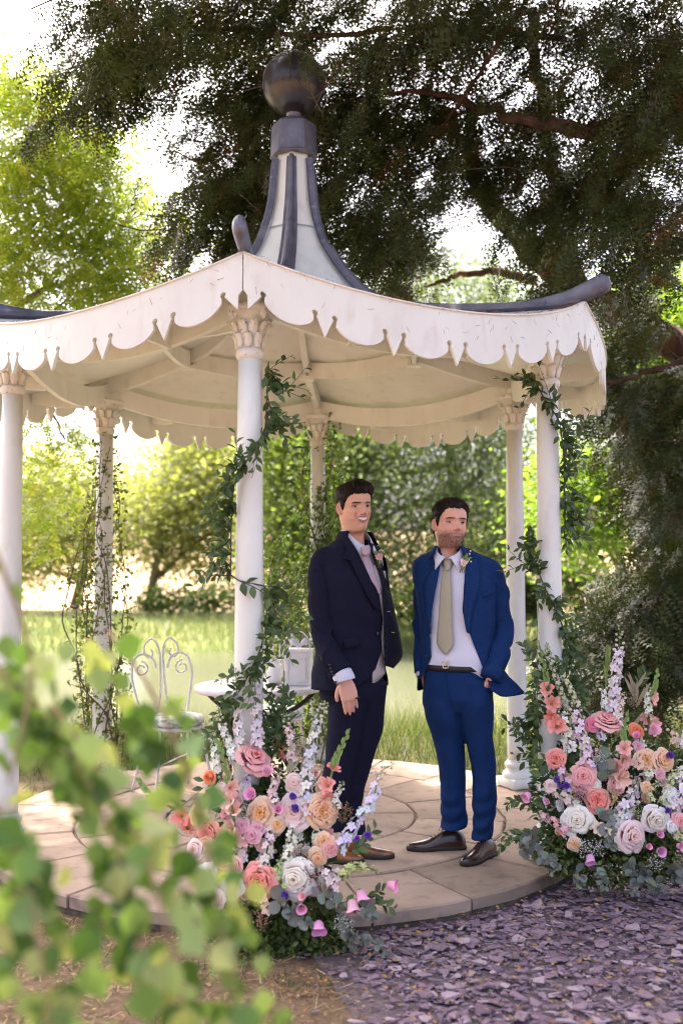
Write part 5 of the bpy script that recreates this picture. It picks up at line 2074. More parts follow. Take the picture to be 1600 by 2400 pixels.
    mbv.append(loft([pel.at(np.full(40, z), np.linspace(0, 2 * pi, 40, endpoint=False)) for z in np.linspace(.745, .985, 18)]))
    Lk = [(1560, 974, 1052), (1613, 969, 1064), (1650, 977, 1066), (1685, 990, 1063), (1758, 1007, 1069), (1800, 1010, 1068), (1831, 1011, 1068), (1870, 1013, 1072), (1893, 1013, 1073), (1902, 1012, 1072)]
    Rk = [(1560, 1045, 1128), (1613, 1046, 1133), (1650, 1056, 1132), (1685, 1064, 1131), (1758, 1082, 1138), (1800, 1084, 1139), (1831, 1084, 1140), (1870, 1086, 1138), (1900, 1084, 1132), (1926, 1083, 1130)]
    for keys, Y0, Y1, yaw, sd in ((Lk, 5.25, 5.315, -40, 2), (Rk, 5.19, 5.215, -20, 6)):
        rings = []
        m = 56
        kk = np.array(keys, float)
        vs = np.linspace(kk[0, 0], kk[-1, 0], m)
        rr = np.random.default_rng(sd)
        for v in vs:
            a, b = np.interp(v, kk[:, 0], kk[:, 1]), np.interp(v, kk[:, 0], kk[:, 2])
            Y = np.interp(v, [1560, 1926], [Y0, Y1])
            q0, q1 = W(a, v, Y), W(b, v, Y)
            c = (q0 + q1) / 2; hw = np.linalg.norm(q1 - q0) / 2
            dp = hw * np.interp(v, [1560, 1700, 1850, 1926], [1.45, 1.2, 1.1, 1.05])
            ring = []
            for t in np.linspace(0, 2 * pi, 30, endpoint=False):
                crease = .004 * np.exp(-((np.mod(t + pi / 2, 2 * pi) - .15) / .16) ** 2) * np.clip((v - 1620) / 60, 0, 1)
                low = np.clip((v - 1780) / 100, 0, 1)
                fold = .020 * low * (abs(sin((v - 1780) * .085 + 1.6 * cos(t - 1.0) + sd)) - .6) * (.45 + .55 * cos(t + 1.9)) + .008 * (abs(sin((v - 1560) * .034 + 1.9 * cos(t + sd))) - .6) * (.5 + .5 * cos(t + 1.7))
                r_ = 1 + (crease + fold) / hw
                ring.append(c + np.array([cos(t) * hw * r_, sin(t) * dp * r_, .006 * cos(t + .4) * low]))
            rings.append(ring)
        mbv.append(loft(rings))
    Vs, Fs, n = [], [], 0
    for v, f in mbv:
        Vs.append(v); Fs += [[i + n for i in q] for q in f]; n += len(v)
    V, F = remesh(np.concatenate(Vs), Fs, .0082, 4)
    tr = obj('trousers', V, F, M['blue'], p)
    # fly line, pocket mouth, belt
    obj('fly_seam', *tube([pel.surf(u, v, .006)[0] for u, v in ((1022, 1540), (1024, 1570), (1030, 1600), (1040, 1622))], .002, 5), M['blue'], tr)
    phs = np.linspace(0, 2 * pi, 48, endpoint=False)
    Gb = np.array([pel.at(np.full(48, z), phs, o) for z, o in ((.958, .002), (.960, .008), (.986, .008), (.988, .002))])
    bl = obj('belt', *grid_mesh(Gb, .003, True), M['belt'], p)
    bc = pel.surf(1022, 1527, .013)[0]
    mb = MB()
    for dx, dz, hx, hz in ((-.014, 0, .0022, .017), (.014, 0, .0022, .017), (0, .015, .016, .0022), (0, -.015, .016, .0022), (.0, 0, .014, .0016)):
        mb.add(*box(bc + np.array([dx, -.002, dz]), (hx, .003, hz)))
    mb.build('buckle', M['steel'], bl, smooth=False)
    # jacket buttons, cuff buttons
    for u, v in ((980, 1507),):
        b = T.surf(u, v, .021)[0]
        obj('button', *lathe([(.010, -.003), (.010, .003), (.006, .0035)], 12, b), M['button'], jk)
    # shirt cuffs
    for a, b, r0 in (((974, 1540, 5.262), (974, 1554, 5.25), .044),):
        obj('shirt_cuff', *limb([(*W(*a), r0), (*W(*b), r0)], 18, 3), M['shirt'], sh)
    # shoes
    for hl_, to in (((.655, 5.36), (.345, 5.325)), ((.790, 5.262), (.600, 5.045))):
        up, so, la = shoe_mesh(hl_, to)
        s_ = obj('shoe', *up, M['oxblood'], p)
        obj('sole', *so, M['sole'], s_)
        for v, f in la:
            obj('lace', v, f, M['sole'], s_)
    return p, T


def man_navy():
    p = empty('person', (0.03, 5.22, 0), 'laughing man in a dark navy suit with mauve tie beside the front column', 'person')
    Yc = 5.24
    cx = xv(806, 1400)
    rk = [(.80, cx - .004, Yc, .205, .150), (.90, cx - .002, Yc, .200, .146), (1.02, cx, Yc, .192, .140), (1.15, cx, Yc, .188, .136), (1.30, cx + .002, Yc, .202, .142), (1.40, cx + .002, Yc, .212, .142),
          (1.47, cx + .002, Yc + .006, .216, .130), (1.535, cx + .002, Yc + .010, .213, .112), (1.566, cx + .002, Yc + .012, .200, .098), (1.585, cx + .002, Yc + .012, .166, .090), (1.602, cx + .002, Yc + .011, .124, .082), (1.617, cx + .002, Yc + .010, .092, .076), (1.632, cx + .004, Yc + .008, .074, .070)]
    T = Ring(rk, 47)
    J = Ring(rk, 47)
    J.bumps.append(lambda z, ph: .020 * np.clip((1.10 - z) / .28, 0, 1) * (.4 + .6 * np.exp(-((np.mod(ph, 2 * pi) - 4.2) / .7) ** 2)))
    near = [(1232, 793), (1262, 815), (1300, 836), (1340, 854), (1370, 868), (1396, 876), (1440, 877), (1480, 875), (1520, 868), (1560, 850)]
    zz, pp = [], []
    for v, u in near:
        P_, ph, z = T.surf(u, v, .012)
        zz.append(z); pp.append(ph)
    o = np.argsort(zz); zz, pp = np.array(zz)[o], np.array(pp)[o]
    fL = lambda z: float(np.interp(z, zz, pp))
    fR = lambda z: float(np.interp(z, [.8, 1.2, 1.4, 1.55, 1.62], [1.0, .95, .75, .75, .8]))
    zs = np.concatenate([np.linspace(.865, 1.44, 44), np.linspace(1.45, 1.626, 26)])
    Gd = jacket_shell(J, zs, fL, fR, .012, .006, 84)
    hem = np.clip((.97 - zs) / .1, 0, 1)[:, None]
    ph = np.linspace(0, 1, 84)[None]
    Gd[..., 2] += hem * (.055 * np.exp(-((ph - 1) / .07) ** 2))
    dw = wrinkle(Gd.reshape(-1, 3), .0036, 13).reshape(Gd.shape[:2])
    Gd = Gd + unit(Gd - Gd.mean(1, keepdims=True)) * dw[..., None]
    jk = obj('jacket', *grid_mesh(Gd, .006), M['navy'], p)
    # far front panel hanging open
    Lp = [(842, 1243), (862, 1295), (876, 1340), (880, 1400), (884, 1460), (884, 1505), (882, 1528)]
    Rp = [(872, 1258), (886, 1310), (897, 1370), (908, 1420), (919, 1475), (921, 1508), (902, 1534)]
    Ls, Rs = spline(Lp, 26), spline(Rp, 26)
    Gf = []
    for j in range(26):
        row = []
        for i in range(8):
            t = i / 7
            u, v = Ls[j] * (1 - t) + Rs[j] * t
            row.append(W(u, v, 5.17 + .22 * t - .03 * sin(pi * t)))
        Gf.append(row)
    obj('front_panel', *grid_mesh(np.array(Gf), .005), M['navy'], jk)
    for u, v in ((893, 1404), (903, 1452)):
        obj('buttonhole', *tube([W(u - 4, v, 5.185), W(u + 3, v + 1, 5.195)], .0016, 5), mat('thread', (0.5, 0.45, 0.1), rough=.8), jk)
    # sleeves
    sN = limb([(*W(772, 1278, 5.15), .030), (*W(750, 1277, 5.14), .050), (*W(739, 1292, 5.125), .060), (*W(734, 1325, 5.11), .062), (*W(733, 1378, 5.10), .061), (*W(738, 1440, 5.09), .060), (*W(756, 1495, 5.05), .058), (*W(784, 1545, 5.00), .058)], 28, 80, .015, 21)
    obj('sleeve', *sN, M['navy'], jk)
    sF = limb([(*W(846, 1290, 5.34), .03), (*W(858, 1300, 5.36), .052), (*W(870, 1340, 5.40), .058), (*W(874, 1410, 5.44), .055), (*W(866, 1490, 5.42), .05), (*W(850, 1540, 5.40), .046)], 20, 30, .006, 22)
    obj('sleeve', *sF, M['navy'], jk)
    # lapels
    obj('lapel', *strip(T, [(786, 1236), (794, 1262), (788, 1283), (802, 1288), (822, 1328), (845, 1372), (862, 1400)], [(797, 1230), (817, 1262), (828, 1284), (836, 1300), (853, 1338), (868, 1372), (874, 1402)], 26, 6, .021, .004, .004), M['navy'], jk)
    obj('pocket_flap', *strip(J, [(790, 1468), (790, 1490)], [(827, 1461), (827, 1484)], 4, 6, .023, .005), M['navy'], jk)
    for u, v in ((866, 1397), (867, 1455)):
        b = T.surf(u, v, .018)[0]
        V, F = lathe([(.0005, -.003), (.011, -.003), (.011, .002), (.007, .004), (.0005, .003)], 14)
        d = unit(np.array([.55, -.83, 0]))
        x_ = np.array([-d[1], d[0], 0])
        R = np.stack([x_, np.array([0, 0, 1.0]), d], 1)
        obj('button', V @ R.T + b, F, M['button'], jk)
    # shirt, waistcoat
    phs = np.linspace(0, 2 * pi, 60, endpoint=False)
    S = Ring([(z, x, y, a - .006, b - .006) for z, x, y, a, b in rk], 47)
    Gs = np.array([S.at(np.full(60, z), phs) for z in np.concatenate([np.linspace(1.30, 1.44, 10), np.linspace(1.45, 1.595, 18)])])
    sh = obj('shirt', *grid_mesh(Gs, .003, True), M['shirt'], p)
    Gs = []
    for z in np.linspace(.93, 1.47, 40):
        lo = .05 + np.clip((z - 1.22) / .25, 0, 1) * .55
        row = S.at(np.full(60, z), np.linspace(lo * .35, 2 * pi - lo, 60), .0075)
        Gs.append(row)
    Gs = np.array(Gs)
    Gs[0, :, 2] -= .035 * np.exp(-((np.linspace(0, 1, 60) - 0) / .06) ** 2)
    vs = obj('waistcoat', *grid_mesh(Gs, .004), M['vest'], p)
    obj('front_edge', *strip(T, [(852, 1300), (867, 1350), (875, 1400), (877, 1450), (876, 1490), (884, 1512)], [(866, 1296), (880, 1345), (884, 1400), (885, 1450), (887, 1490), (888, 1514)], 18, 4, .010, .004), M['vest'], vs)
    # head
    hp = W(813, 1172, 5.235)
    h = Head(hp, 26, 3, -3, 1.07, 1.0)
    Z, PH, lx, ly, lz = head_grid(h)
    base = (0.74, 0.41, 0.28)
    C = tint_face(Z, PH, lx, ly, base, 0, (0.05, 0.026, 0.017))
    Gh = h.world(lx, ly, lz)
    hv, hf = grid_mesh(Gh, 0, True)
    parts = [((hv, [f[::-1] for f in hf]), C)]
    for s in (-1, 1):
        parts.append((ear(h, s), (0.74, 0.38, 0.27)))
    nb = Gh[0].mean(0)
    core = Ring([(z, x, y, a - .05, b - .05) for z, x, y, a, b in rk if z < 1.56], 47)
    parts.append((loft([core.at(np.full(24, z), np.linspace(0, 2 * pi, 24, endpoint=False)) for z in np.linspace(.82, 1.58, 14)]), base))
    wr = W(794, 1562, 4.985)
    parts.append((limb([(*W(742, 1312, 5.13), .035), (*W(734, 1342, 5.11), .035), (*W(732, 1385, 5.10), .035), (*W(738, 1440, 5.09), .034), (*W(756, 1495, 5.05), .030), (*wr, .028)], 12, 20), base))
    for q in hand_mesh(wr, (.20, -.05, -1), (.05, -1, .05), 1, 1.07, .18, .10, 7):
        parts.append((q, (0.76, 0.41, 0.30)))
    parts.append((limb([(*W(862, 1300, 5.36), .03), (*W(872, 1340, 5.40), .03), (*W(874, 1410, 5.44), .03), (*W(866, 1490, 5.42), .028), (*W(850, 1545, 5.40), .026)], 12, 16), base))
    for q in hand_mesh(W(850, 1548, 5.40), (-.1, .05, -1), (.3, 1, 0), 1, 1.0, .3, .06, 8):
        parts.append((q, base))
    for (a, b, c) in (((798, 1640, 5.20), (783, 1740, 5.18), (764, 1880, 5.16)), ((842, 1640, 5.28), (825, 1740, 5.26), (806, 1890, 5.225))):
        parts.append((limb([(*W(*a), .055), (*W(*b), .038), (*W(*c), .030)], 12, 12), base))
    V, F, C = body_mesh(parts)
    obj('body', V, F, M['skin'], p, col=C)
    face_parts(p, h, .55, 1)
    hl = lambda ph: np.interp(np.abs(ph), [0, .5, .8, 1.0, 1.15, 1.3, 1.42, 1.55, 1.8, 1.95, 2.3, pi], [.186, .188, .178, .158, .138, .104, .100, .142, .142, .09, .05, .015])
    th = lambda z, ph: .007 + .010 * np.clip((z - .16) / .05, 0, 1) + .018 * np.clip((z - .175) / .03, 0, 1) * np.clip(np.cos(ph - .5), 0, 1)
    V, F = hair_shell(h, hl, th, 6, lambda q, ph: np.array([.55, -.6, .25]) if q[2] > .17 else np.array([.1 * np.sin(ph), -.6, -.5]), .25)
    obj('hair', V, F, M['hair'], p)
    # collar, tie
    N_ = Ring([(1.52, nb[0] + .016, nb[1] - .018, .082, .090), (1.60, nb[0] + .006, nb[1] - .008, .072, .078), (1.70, nb[0], nb[1], .062, .068)], 42)
    collar_leaves(N_, lambda q: 1.688 - .080 * np.clip(np.cos(q * .9), 0, 1) ** 1.3, sh, M['shirt'], .13, .050, .036, .45)
    coat_collar(N_, 1.668, jk, M['navy'], 1.1, 1.25, .062)
    tv, tf = strip(T, [(828, 1276), (836, 1300), (848, 1330), (862, 1362)], [(846, 1274), (858, 1306), (868, 1338), (876, 1366)], 18, 6, .010, .004, .004)
    tie = obj('tie', tv, tf, M['tie_mauve'], p)
    kn = []
    for t, w in ((0, 9), (.3, 12), (.7, 11), (1.0, 9)):
        u, v = 838 + 3 * t, 1254 + 22 * t
        kn.append([W(u - w, v + 2, 5.10), W(u - w * .5, v, 5.088), W(u, v - 1, 5.083), W(u + w * .5, v - 2, 5.09), W(u + w, v - 3, 5.105), W(u, v, 5.12)])
    obj('tie_knot', *loft(kn), M['tie_mauve'], tie)
    # trousers
    mbv = []
    pel = Ring([(.74, cx + .01, Yc, .13, .10), (.82, cx + .006, Yc, .180, .142), (.95, cx, Yc, .178, .137), (1.04, cx, Yc, .172, .13)], 47)
    mbv.append(loft([pel.at(np.full(40, z), np.linspace(0, 2 * pi, 40, endpoint=False)) for z in np.linspace(.745, 1.03, 18)]))
    Nk = [(1565, 752, 848), (1620, 750, 846), (1680, 752, 836), (1740, 745, 822), (1800, 738, 806), (1850, 734, 798), (1905, 732, 794)]
    Fk = [(1565, 800, 888), (1620, 802, 886), (1680, 800, 877), (1740, 790, 860), (1800, 778, 838), (1850, 776, 833), (1912, 776, 838)]
    for keys, Y0, Y1, sd in ((Nk, 5.20, 5.16, 2), (Fk, 5.28, 5.225, 6)):
        rings = []
        kk = np.array(keys, float)
        for v in np.linspace(kk[0, 0], kk[-1, 0], 56):
            a, b = np.interp(v, kk[:, 0], kk[:, 1]), np.interp(v, kk[:, 0], kk[:, 2])
            Y = np.interp(v, [1560, 1912], [Y0, Y1])
            q0, q1 = W(a, v, Y), W(b, v, Y)
            c = (q0 + q1) / 2; hw = np.linalg.norm(q1 - q0) / 2
            ring = []
            for t in np.linspace(0, 2 * pi, 30, endpoint=False):
                crease = .003 * np.exp(-((np.mod(t + pi / 2, 2 * pi) - .75) / .16) ** 2)
                low = np.clip((v - 1760) / 100, 0, 1)
                fold = .018 * low * (abs(sin((v - 1780) * .085 + 1.6 * cos(t - 1.0) + sd)) - .6) * (.45 + .55 * cos(t + 1.9)) + .004 * sin((v - 1560) * .055 + 1.6 * cos(t + sd))
                r_ = 1 + (crease + fold) / hw
                ring.append(c + np.array([cos(t) * hw * r_, sin(t) * hw * np.interp(v, [1565, 1680], [1.25, 1.0]) * r_, 0]))
            rings.append(ring)
        mbv.append(loft(rings))
    Vs, Fs, n = [], [], 0
    for v, f in mbv:
        Vs.append(v); Fs += [[i + n for i in q] for q in f]; n += len(v)
    V, F = remesh(np.concatenate(Vs), Fs, .0082, 4)
    obj('trousers', V, F, M['navy'], p)
    # cuff, cuff link, ring
    obj('shirt_cuff', *limb([(*W(785, 1547, 4.998), .053), (*W(792, 1560, 4.985), .052), (*W(793.5, 1564, 4.983), .049)], 22, 6), M['shirt'], sh)
    obj('cuff_link', *lathe([(.0005, -.006), (.006, -.006), (.006, .006), (.0005, .006)], 10, W(770, 1567, 4.95)), M['button'], sh)
    for i, (u, v) in enumerate(((757, 1527), (760, 1535), (763, 1543), (766, 1550))):
        obj('cuff_button', *lathe([(.0005, -.004), (.006, -.004), (.006, .004), (.0005, .004)], 10, W(u, v, 4.962)), M['button'], jk)
    ringp = W(821, 1603, 4.965)
    rc = [ringp + np.array([.0105 * cos(a), .0105 * sin(a), .002 * cos(a)]) for a in np.linspace(0, 2 * pi, 15)]
    obj('wedding_ring', *tube(rc, .003, 6), M['belt'], p)
    for hl_, to in (((-.055, 5.235), (.268, 5.185)), ((-.20, 5.17), (.11, 5.10))):
        up, so, la = shoe_mesh(hl_, to)
        s_ = obj('shoe', *up, M['tan'], p)
        obj('sole', *so, M['sole'], s_)
        for v, f in la:
            obj('lace', v, f, M['sole'], s_)
    return p, T


MAN_B, TB = man_blue()
MAN_N, TN = man_navy()
# ================================================================== GARDEN FURNITURE
M['iron'] = mat('white_iron', (0.74, 0.71, 0.70), (0.66, 0.62, 0.60), 20, rough=.5, bump=.1, bscale=80)
M['black_iron'] = mat('black_iron', (0.015, 0.015, 0.016), rough=.45)
M['cushion'] = mat('leaf_print_cushion', (0.72, 0.72, 0.68), (0.34, 0.42, 0.33), 22, rough=.9, lo=.5, hi=.56, detail=2)
tc = np.array([-0.535, 6.42, 0.0])
tb = empty('bistro_table', tuple(tc), 'round white metal table with black legs behind the garlanded column', 'table')
obj('table_top', *lathe([(0.001, .700), (.395, .700), (.402, .708), (.405, .722), (.400, .733), (.385, .737), (.001, .737)], 64, tc, cap=False), M['iron'], tb)
for s in (-1, 1):
    P = spline([tc + np.array([-.36 * s, .10 * s, .698]), tc + np.array([-.25 * s, .06 * s, .60]), tc + np.array([.05 * s, .02, .42]), tc + np.array([.33 * s, -.04 * s, .02])], 16)
    obj('leg', *tube(P, .014, 8, r2=.008), M['black_iron'], tb)
    P = spline([tc + np.array([-.20 * s, -.28, .698]), tc + np.array([-.08 * s, -.16, .5]), tc + np.array([.25 * s, -.2, .02])], 14)
    obj('leg', *tube(P, .012, 8, r2=.008), M['black_iron'], tb)
obj('stretcher', *tube([tc + np.array([-.25, .06, .60]), tc + np.array([-.10, -.18, .54])], .008, 6), M['black_iron'], tb)


def curl(c, r, a0, turns, sg, ex, n=26):
    return [c + ex * (r * (1 - .62 * t) * cos(a0 + sg * turns * 2 * pi * t)) + np.array([0, 0, 1.0]) * (r * (1 - .62 * t) * sin(a0 + sg * turns * 2 * pi * t)) for t in np.linspace(0, 1, n)]


def chair(label, c, rz):
    """white wrought iron chair, scrolled back, round seat with a cushion; c floor centre, rz facing"""
    c = np.array(c, float)
    ex = np.array([cos(rz), sin(rz), 0]); ey = np.array([-sin(rz), cos(rz), 0])
    ch = empty('garden_chair', tuple(c), label, 'chair', 'white scroll back garden chairs')
    T = lambda x, y, z: c + ex * x + ey * y + np.array([0, 0, z])
    obj('seat', *lathe([(.001, .43), (.19, .43), (.20, .438), (.20, .446), (.19, .452), (.001, .452)], 32, c, cap=False), M['iron'], ch)
    for sx in (-1, 1):
        obj('leg', *tube(spline([T(sx * .15, -.13, .44), T(sx * .17, -.16, .22), T(sx * .21, -.20, 0.0)], 10), .009, 7), M['iron'], ch)
        obj('leg', *tube(spline([T(sx * .15, .14, .44), T(sx * .17, .17, .22), T(sx * .20, .23, 0.0)], 10), .009, 7), M['iron'], ch)
    B = lambda x, z: T(x, .17 + (z - .45) * .16, z)
    fr = spline([B(-.15, .44), B(-.19, .62), B(-.215, .76), B(-.19, .87), B(-.12, .90), B(-.06, .86), B(-.04, .80)], 26)
    for sx in (-1, 1):
        P = [c + ex * (sx * ((q - c) @ ex)) + ey * ((q - c) @ ey) + np.array([0, 0, q[2] - c[2]]) for q in fr]
        obj('back_frame', *tube(P, .0085, 7), M['iron'], ch)
        cc = B(sx * .075, .93)
        arch = spline([B(sx * .02, .62), B(sx * .012, .80), B(sx * .015, .93), B(sx * .06, 1.0), B(sx * .115, .96), B(sx * .12, .90), B(sx * .085, .875), B(sx * .06, .90), B(sx * .072, .93)], 34)
        obj('back_scroll', *tube(arch, .0075, 7), M['iron'], ch)
        obj('back_scroll', *tube(curl(B(sx * .145, .80), .05, pi * .5, 1.2, sx, ex), .007, 6), M['iron'], ch)
        obj('back_bar', *tube(spline([B(sx * .02, .62), B(sx * .05, .52), B(sx * .09, .45)], 8), .007, 6), M['iron'], ch)
    obj('stretcher', *tube([T(-.17, -.16, .22), T(.17, .17, .22)], .006, 6), M['iron'], ch)
    cu = obj('cushion', *lathe([(.001, .455), (.17, .456), (.195, .47), (.20, .488), (.19, .506), (.15, .516), (.001, .520)], 32, c, cap=False), M['cushion'], ch)
    return ch


chair('white scroll back chair at the open side of the round table behind the blurred leaves', (-1.10, 6.62, 0), 0.55)
chair('white scroll back chair behind the round table beside the dark suited man', (-.46, 6.98, 0), -0.12)
M['box'] = mat('white_painted_tin', (0.76, 0.74, 0.73), (0.70, 0.68, 0.66), 12, rough=.45, bump=.04)
# white box with a bowed lid on the table
bc = W(686, 1612, 6.40); bc[2] = .738
bx = empty('gift_box', tuple(bc), 'white lidded box with a bow and hoop handle on the round table', 'box')
Rb = np.array(Matrix.Rotation(radians(-8), 3, 'Z'))
obj('side_panel', *bevel_box(bc + [0, 0, .105], (.080, .075, .104), .004, Rb), M['box'], bx, smooth=False)
for d_, h_ in (((0, -.0765, .12), (.058, .002, .085)),):
    for (ox, oz, hx, hz) in ((0, .072, .058, .003), (0, -.072, .058, .003), (-.056, 0, .003, .070), (.056, 0, .003, .070)):
        V, F = box(np.zeros(3), (hx, .003, hz))
        V = (V + np.array([ox, -.0775, .10 + oz])) @ Rb.T + bc
        obj('moulding', V, F, M['box'], bx, smooth=False)
obj('lid', *bevel_box(bc + [0, 0, .218], (.087, .082, .010), .004, Rb), M['box'], bx, smooth=False)
P = [bc + Rb @ np.array([.072 * cos(t), 0, .222 + .115 * sin(t)]) for t in np.linspace(0, pi, 24)]
obj('handle', *tube(P, .005, 7), M['iron'], bx)
for sx in (-1, 1):
    V, F = loft([[bc + Rb @ np.array([sx * (.004 + .055 * t), .022 * w * cos(a), .245 + .03 * sin(pi * t * .8) + .022 * w * sin(a)]) for a in np.linspace(0, 2 * pi, 10, endpoint=False)] for t, w in ((0, .35), (.3, .9), (.6, 1.15), (.85, .9), (1, .25))])
    obj('bow', V, F, M['shirt'], bx)
obj('bow_knot', *lathe([(.001, -.014), (.012, -.008), (.014, 0), (.012, .008), (.001, .014)], 12, bc + np.array([0, 0, .247])), M['shirt'], bx)
# a small white jug beside it
jc = np.array([bc[0] - .155, bc[1] + .06, .738])
jg = empty('white_jug', tuple(jc), 'small white jug on the table behind the garlanded column', 'jug')
obj('jug_body', *lathe([(.001, 0), (.045, .002), (.055, .04), (.052, .08), (.038, .115), (.034, .14), (.042, .155), (.038, .155), (.030, .14), (.001, .05)], 28, jc, cap=False), M['box'], jg)
obj('handle', *tube(spline([jc + np.array([-.036, 0, .14]), jc + np.array([-.075, 0, .125]), jc + np.array([-.078, 0, .075]), jc + np.array([-.052, 0, .05])], 14), .005, 7), M['box'], jg)

# ================================================================== FLOWERS
M['petal'] = tint_mat('petals', rough=.6, spec=.2, trans=.12)
M['green'] = tint_mat('flower_leaves', rough=.42, spec=.45, trans=.15)


class FB:
    """quad/tri collector with vertex tint"""
    def __init__(s):
        s.V, s.F, s.C, s.n = [], [], [], 0

    def add(s, V, F, c):
        V = np.asarray(V, float).reshape(-1, 3)
        s.V.append(V)
        for f in F:
            s.F.append([int(i) + s.n for i in f])
        c = np.asarray(c, float)
        s.C.append(np.broadcast_to(c, (len(V), 3)) if c.ndim == 1 else c.reshape(-1, 3))
        s.n += len(V)

    def get(s):
        return np.concatenate(s.V), s.F, np.concatenate(s.C)


def jit(c, a=.06):
    return np.clip(np.array(c) * (1 + rng.normal(0, a, 3)) + rng.normal(0, a * .15), 0.004, .9)


def petal(th, w, r0, r1, h0, h1, curlz, cup, cin, cout, na=5, nt=6, ruf=.0):
    """one petal round the z axis: from base (r0,h0) to rim (r1,h1)"""
    ph = rng.uniform(0, 6)
    s = np.linspace(-1, 1, na); t = np.linspace(0, 1, nt)
    S, T = np.meshgrid(s, t)
    wid = w * np.interp(T, [0, .3, .7, 1], [.6, .95, 1.0, .70])
    r = r0 + (r1 - r0) * T ** 1.15 - cup * S ** 2 * T + curlz * np.clip(T - .7, 0, 1) * 1.4
    z = h0 + (h1 - h0) * T ** .8 - curlz * np.clip(T - .75, 0, 1) ** 1.3 * 2.4 - .06 * (h1 - h0) * S ** 2 * T
    r = r - .24 * (r1 - r0) * S ** 2 * T ** 2 + ruf * np.sin(S * 5 + ph) * T
    z = z + ruf * .8 * np.cos(S * 6 + ph) * T
    a = th + wid * S
    V = np.stack([r * np.cos(a), r * np.sin(a), z], -1)
    C = np.array(cin) * (1 - T[..., None]) + np.array(cout) * T[..., None]
    F = []
    for j in range(nt - 1):
        for i in range(na - 1):
            q = j * na + i
            F.append([q, q + 1, q + na + 1, q + na])
    return V.reshape(-1, 3), F, C.reshape(-1, 3)


def bowl_petal(th, w, R, zr, lip, cin, cout, ruf, na=6, nt=8):
    """cupped petal: a wall rising to radius R at height zr, then a lip turned outwards to face the viewer"""
    ph = rng.uniform(0, 6)
    S, T = np.meshgrid(np.linspace(-1, 1, na), np.linspace(0, 1, nt))
    th_ = radians(12) + np.clip(T / .45, 0, 1) * radians(74)
    u = np.clip((T - .45) / .55, 0, 1) * (1 - .30 * np.abs(S) ** 2.2)
    r = R * np.sin(th_) + lip * u + ruf * np.sin(S * 4 + ph) * u
    z = zr - .55 * np.cos(th_) + lip * (.42 * u - .62 * u * u) + ruf * np.cos(S * 5 + ph) * u
    a = th + w * S * np.interp(T, [0, .4, 1], [.8, 1, .92])
    V = np.stack([r * np.cos(a), r * np.sin(a), z], -1)
    f = np.clip(T * 1.25 - .25, 0, 1)[..., None]
    C = np.array(cin) * (1 - f) + np.array(cout) * f
    F = [[j * na + i, j * na + i + 1, (j + 1) * na + i + 1, (j + 1) * na + i] for j in range(nt - 1) for i in range(na - 1)]
    return V.reshape(-1, 3), F, C.reshape(-1, 3)


ROSE = {'open': [(2, .07, .44, .09), (3, .16, .43, .13), (3, .27, .40, .16), (4, .40, .34, .19), (5, .55, .24, .23), (5, .70, .10, .30), (6, .80, -.04, .34)],
        'garden': [(4, .06, .28, .09), (6, .14, .32, .11), (7, .23, .35, .13), (7, .33, .35, .15), (6, .44, .31, .18), (6, .57, .22, .22), (6, .70, .08, .28), (6, .80, -.05, .30)],
        'bud': [(3, .10, .62, .08), (3, .20, .56, .10), (4, .32, .44, .13), (4, .44, .24, .18)]}


def rose(cin, cout, style='open'):
    """unit rose, radius about 1, facing +z: nested cups of petals with rolled rims"""
    b = FB()
    layers = ROSE[style]
    n = len(layers)
    for k, (m, R, zr, lip) in enumerate(layers):
        off = rng.uniform(0, 6)
        f = k / (n - 1)
        co = np.array(cin) * (1 - f) + np.array(cout) * f
        for i in range(m):
            g = .97 + .06 * (i % 2)
            V, F, C = bowl_petal(off + 2 * pi * i / m + rng.normal(0, .2), 1.35 * pi / m * rng.uniform(.85, 1.15), R * g * rng.uniform(.9, 1.1), zr + rng.normal(0, .045) - .02 * (i % 2), lip * rng.uniform(.7, 1.5),
                                 jit(co * np.array([.95, .80, .78]), .03), jit(co * 1.05, .03), .03 + (.035 if style == 'garden' else .015))
            b.add(V, F, C)
    V, F = lathe([(.02, -.75), (.14, -.70), (.30, -.5), (.26, -.4)], 8)
    b.add(V, F, (0.06, 0.10, 0.03))
    return b.get()


def glad(c):
    b = FB()
    c = np.array(c)
    for k in range(2):
        for i in range(3):
            V, F, C = petal(i * 2 * pi / 3 + k * pi / 3 + rng.normal(0, .08), .72, .06, (.95 if k else .8), -.55, .28, .20, .05, jit(c * np.array([1.05, .75, .7])), jit(c * 1.05), 5, 6, .09)
            b.add(V, F, C)
    return b.get()


def floret(c, cc, m=5, ruf=.08):
    b = FB()
    for i in range(m):
        V, F, C = petal(i * 2 * pi / m, .62, .05, 1.0, .0, .15, .08, .02, jit(np.array(c) * 1.05), jit(c), 3, 4, ruf)
        b.add(V, F, C)
    for i in range(3):
        V, F, C = petal(i * 2 * pi / 3 + .5, .7, .02, .30, .08, .30, .0, .0, cc, cc, 3, 3, .0)
        b.add(V, F, C)
    return b.get()


def bell(c):
    pr = [(.10, 0), (.34, .08), (.48, .30), (.52, .65), (.58, .95), (.78, 1.20)]
    V, F = lathe(pr, 15, cap=False)
    n = 15
    rim = np.arange(len(V)) >= n * 5
    V[rim, 2] += .10 * np.cos(np.arange(n) * 2 * pi / 5 * (5 * 3 / 15) * 1.0)
    C = np.array(c) * (0.85 + .3 * np.clip(V[:, 2:3] / 1.2, 0, 1))
    b = FB(); b.add(V, F, C)
    V, F = lathe([(.01, -.15), (.12, -.1), (.16, .06)], 8)
    b.add(V, F, (.10, .16, .05))
    return b.get()


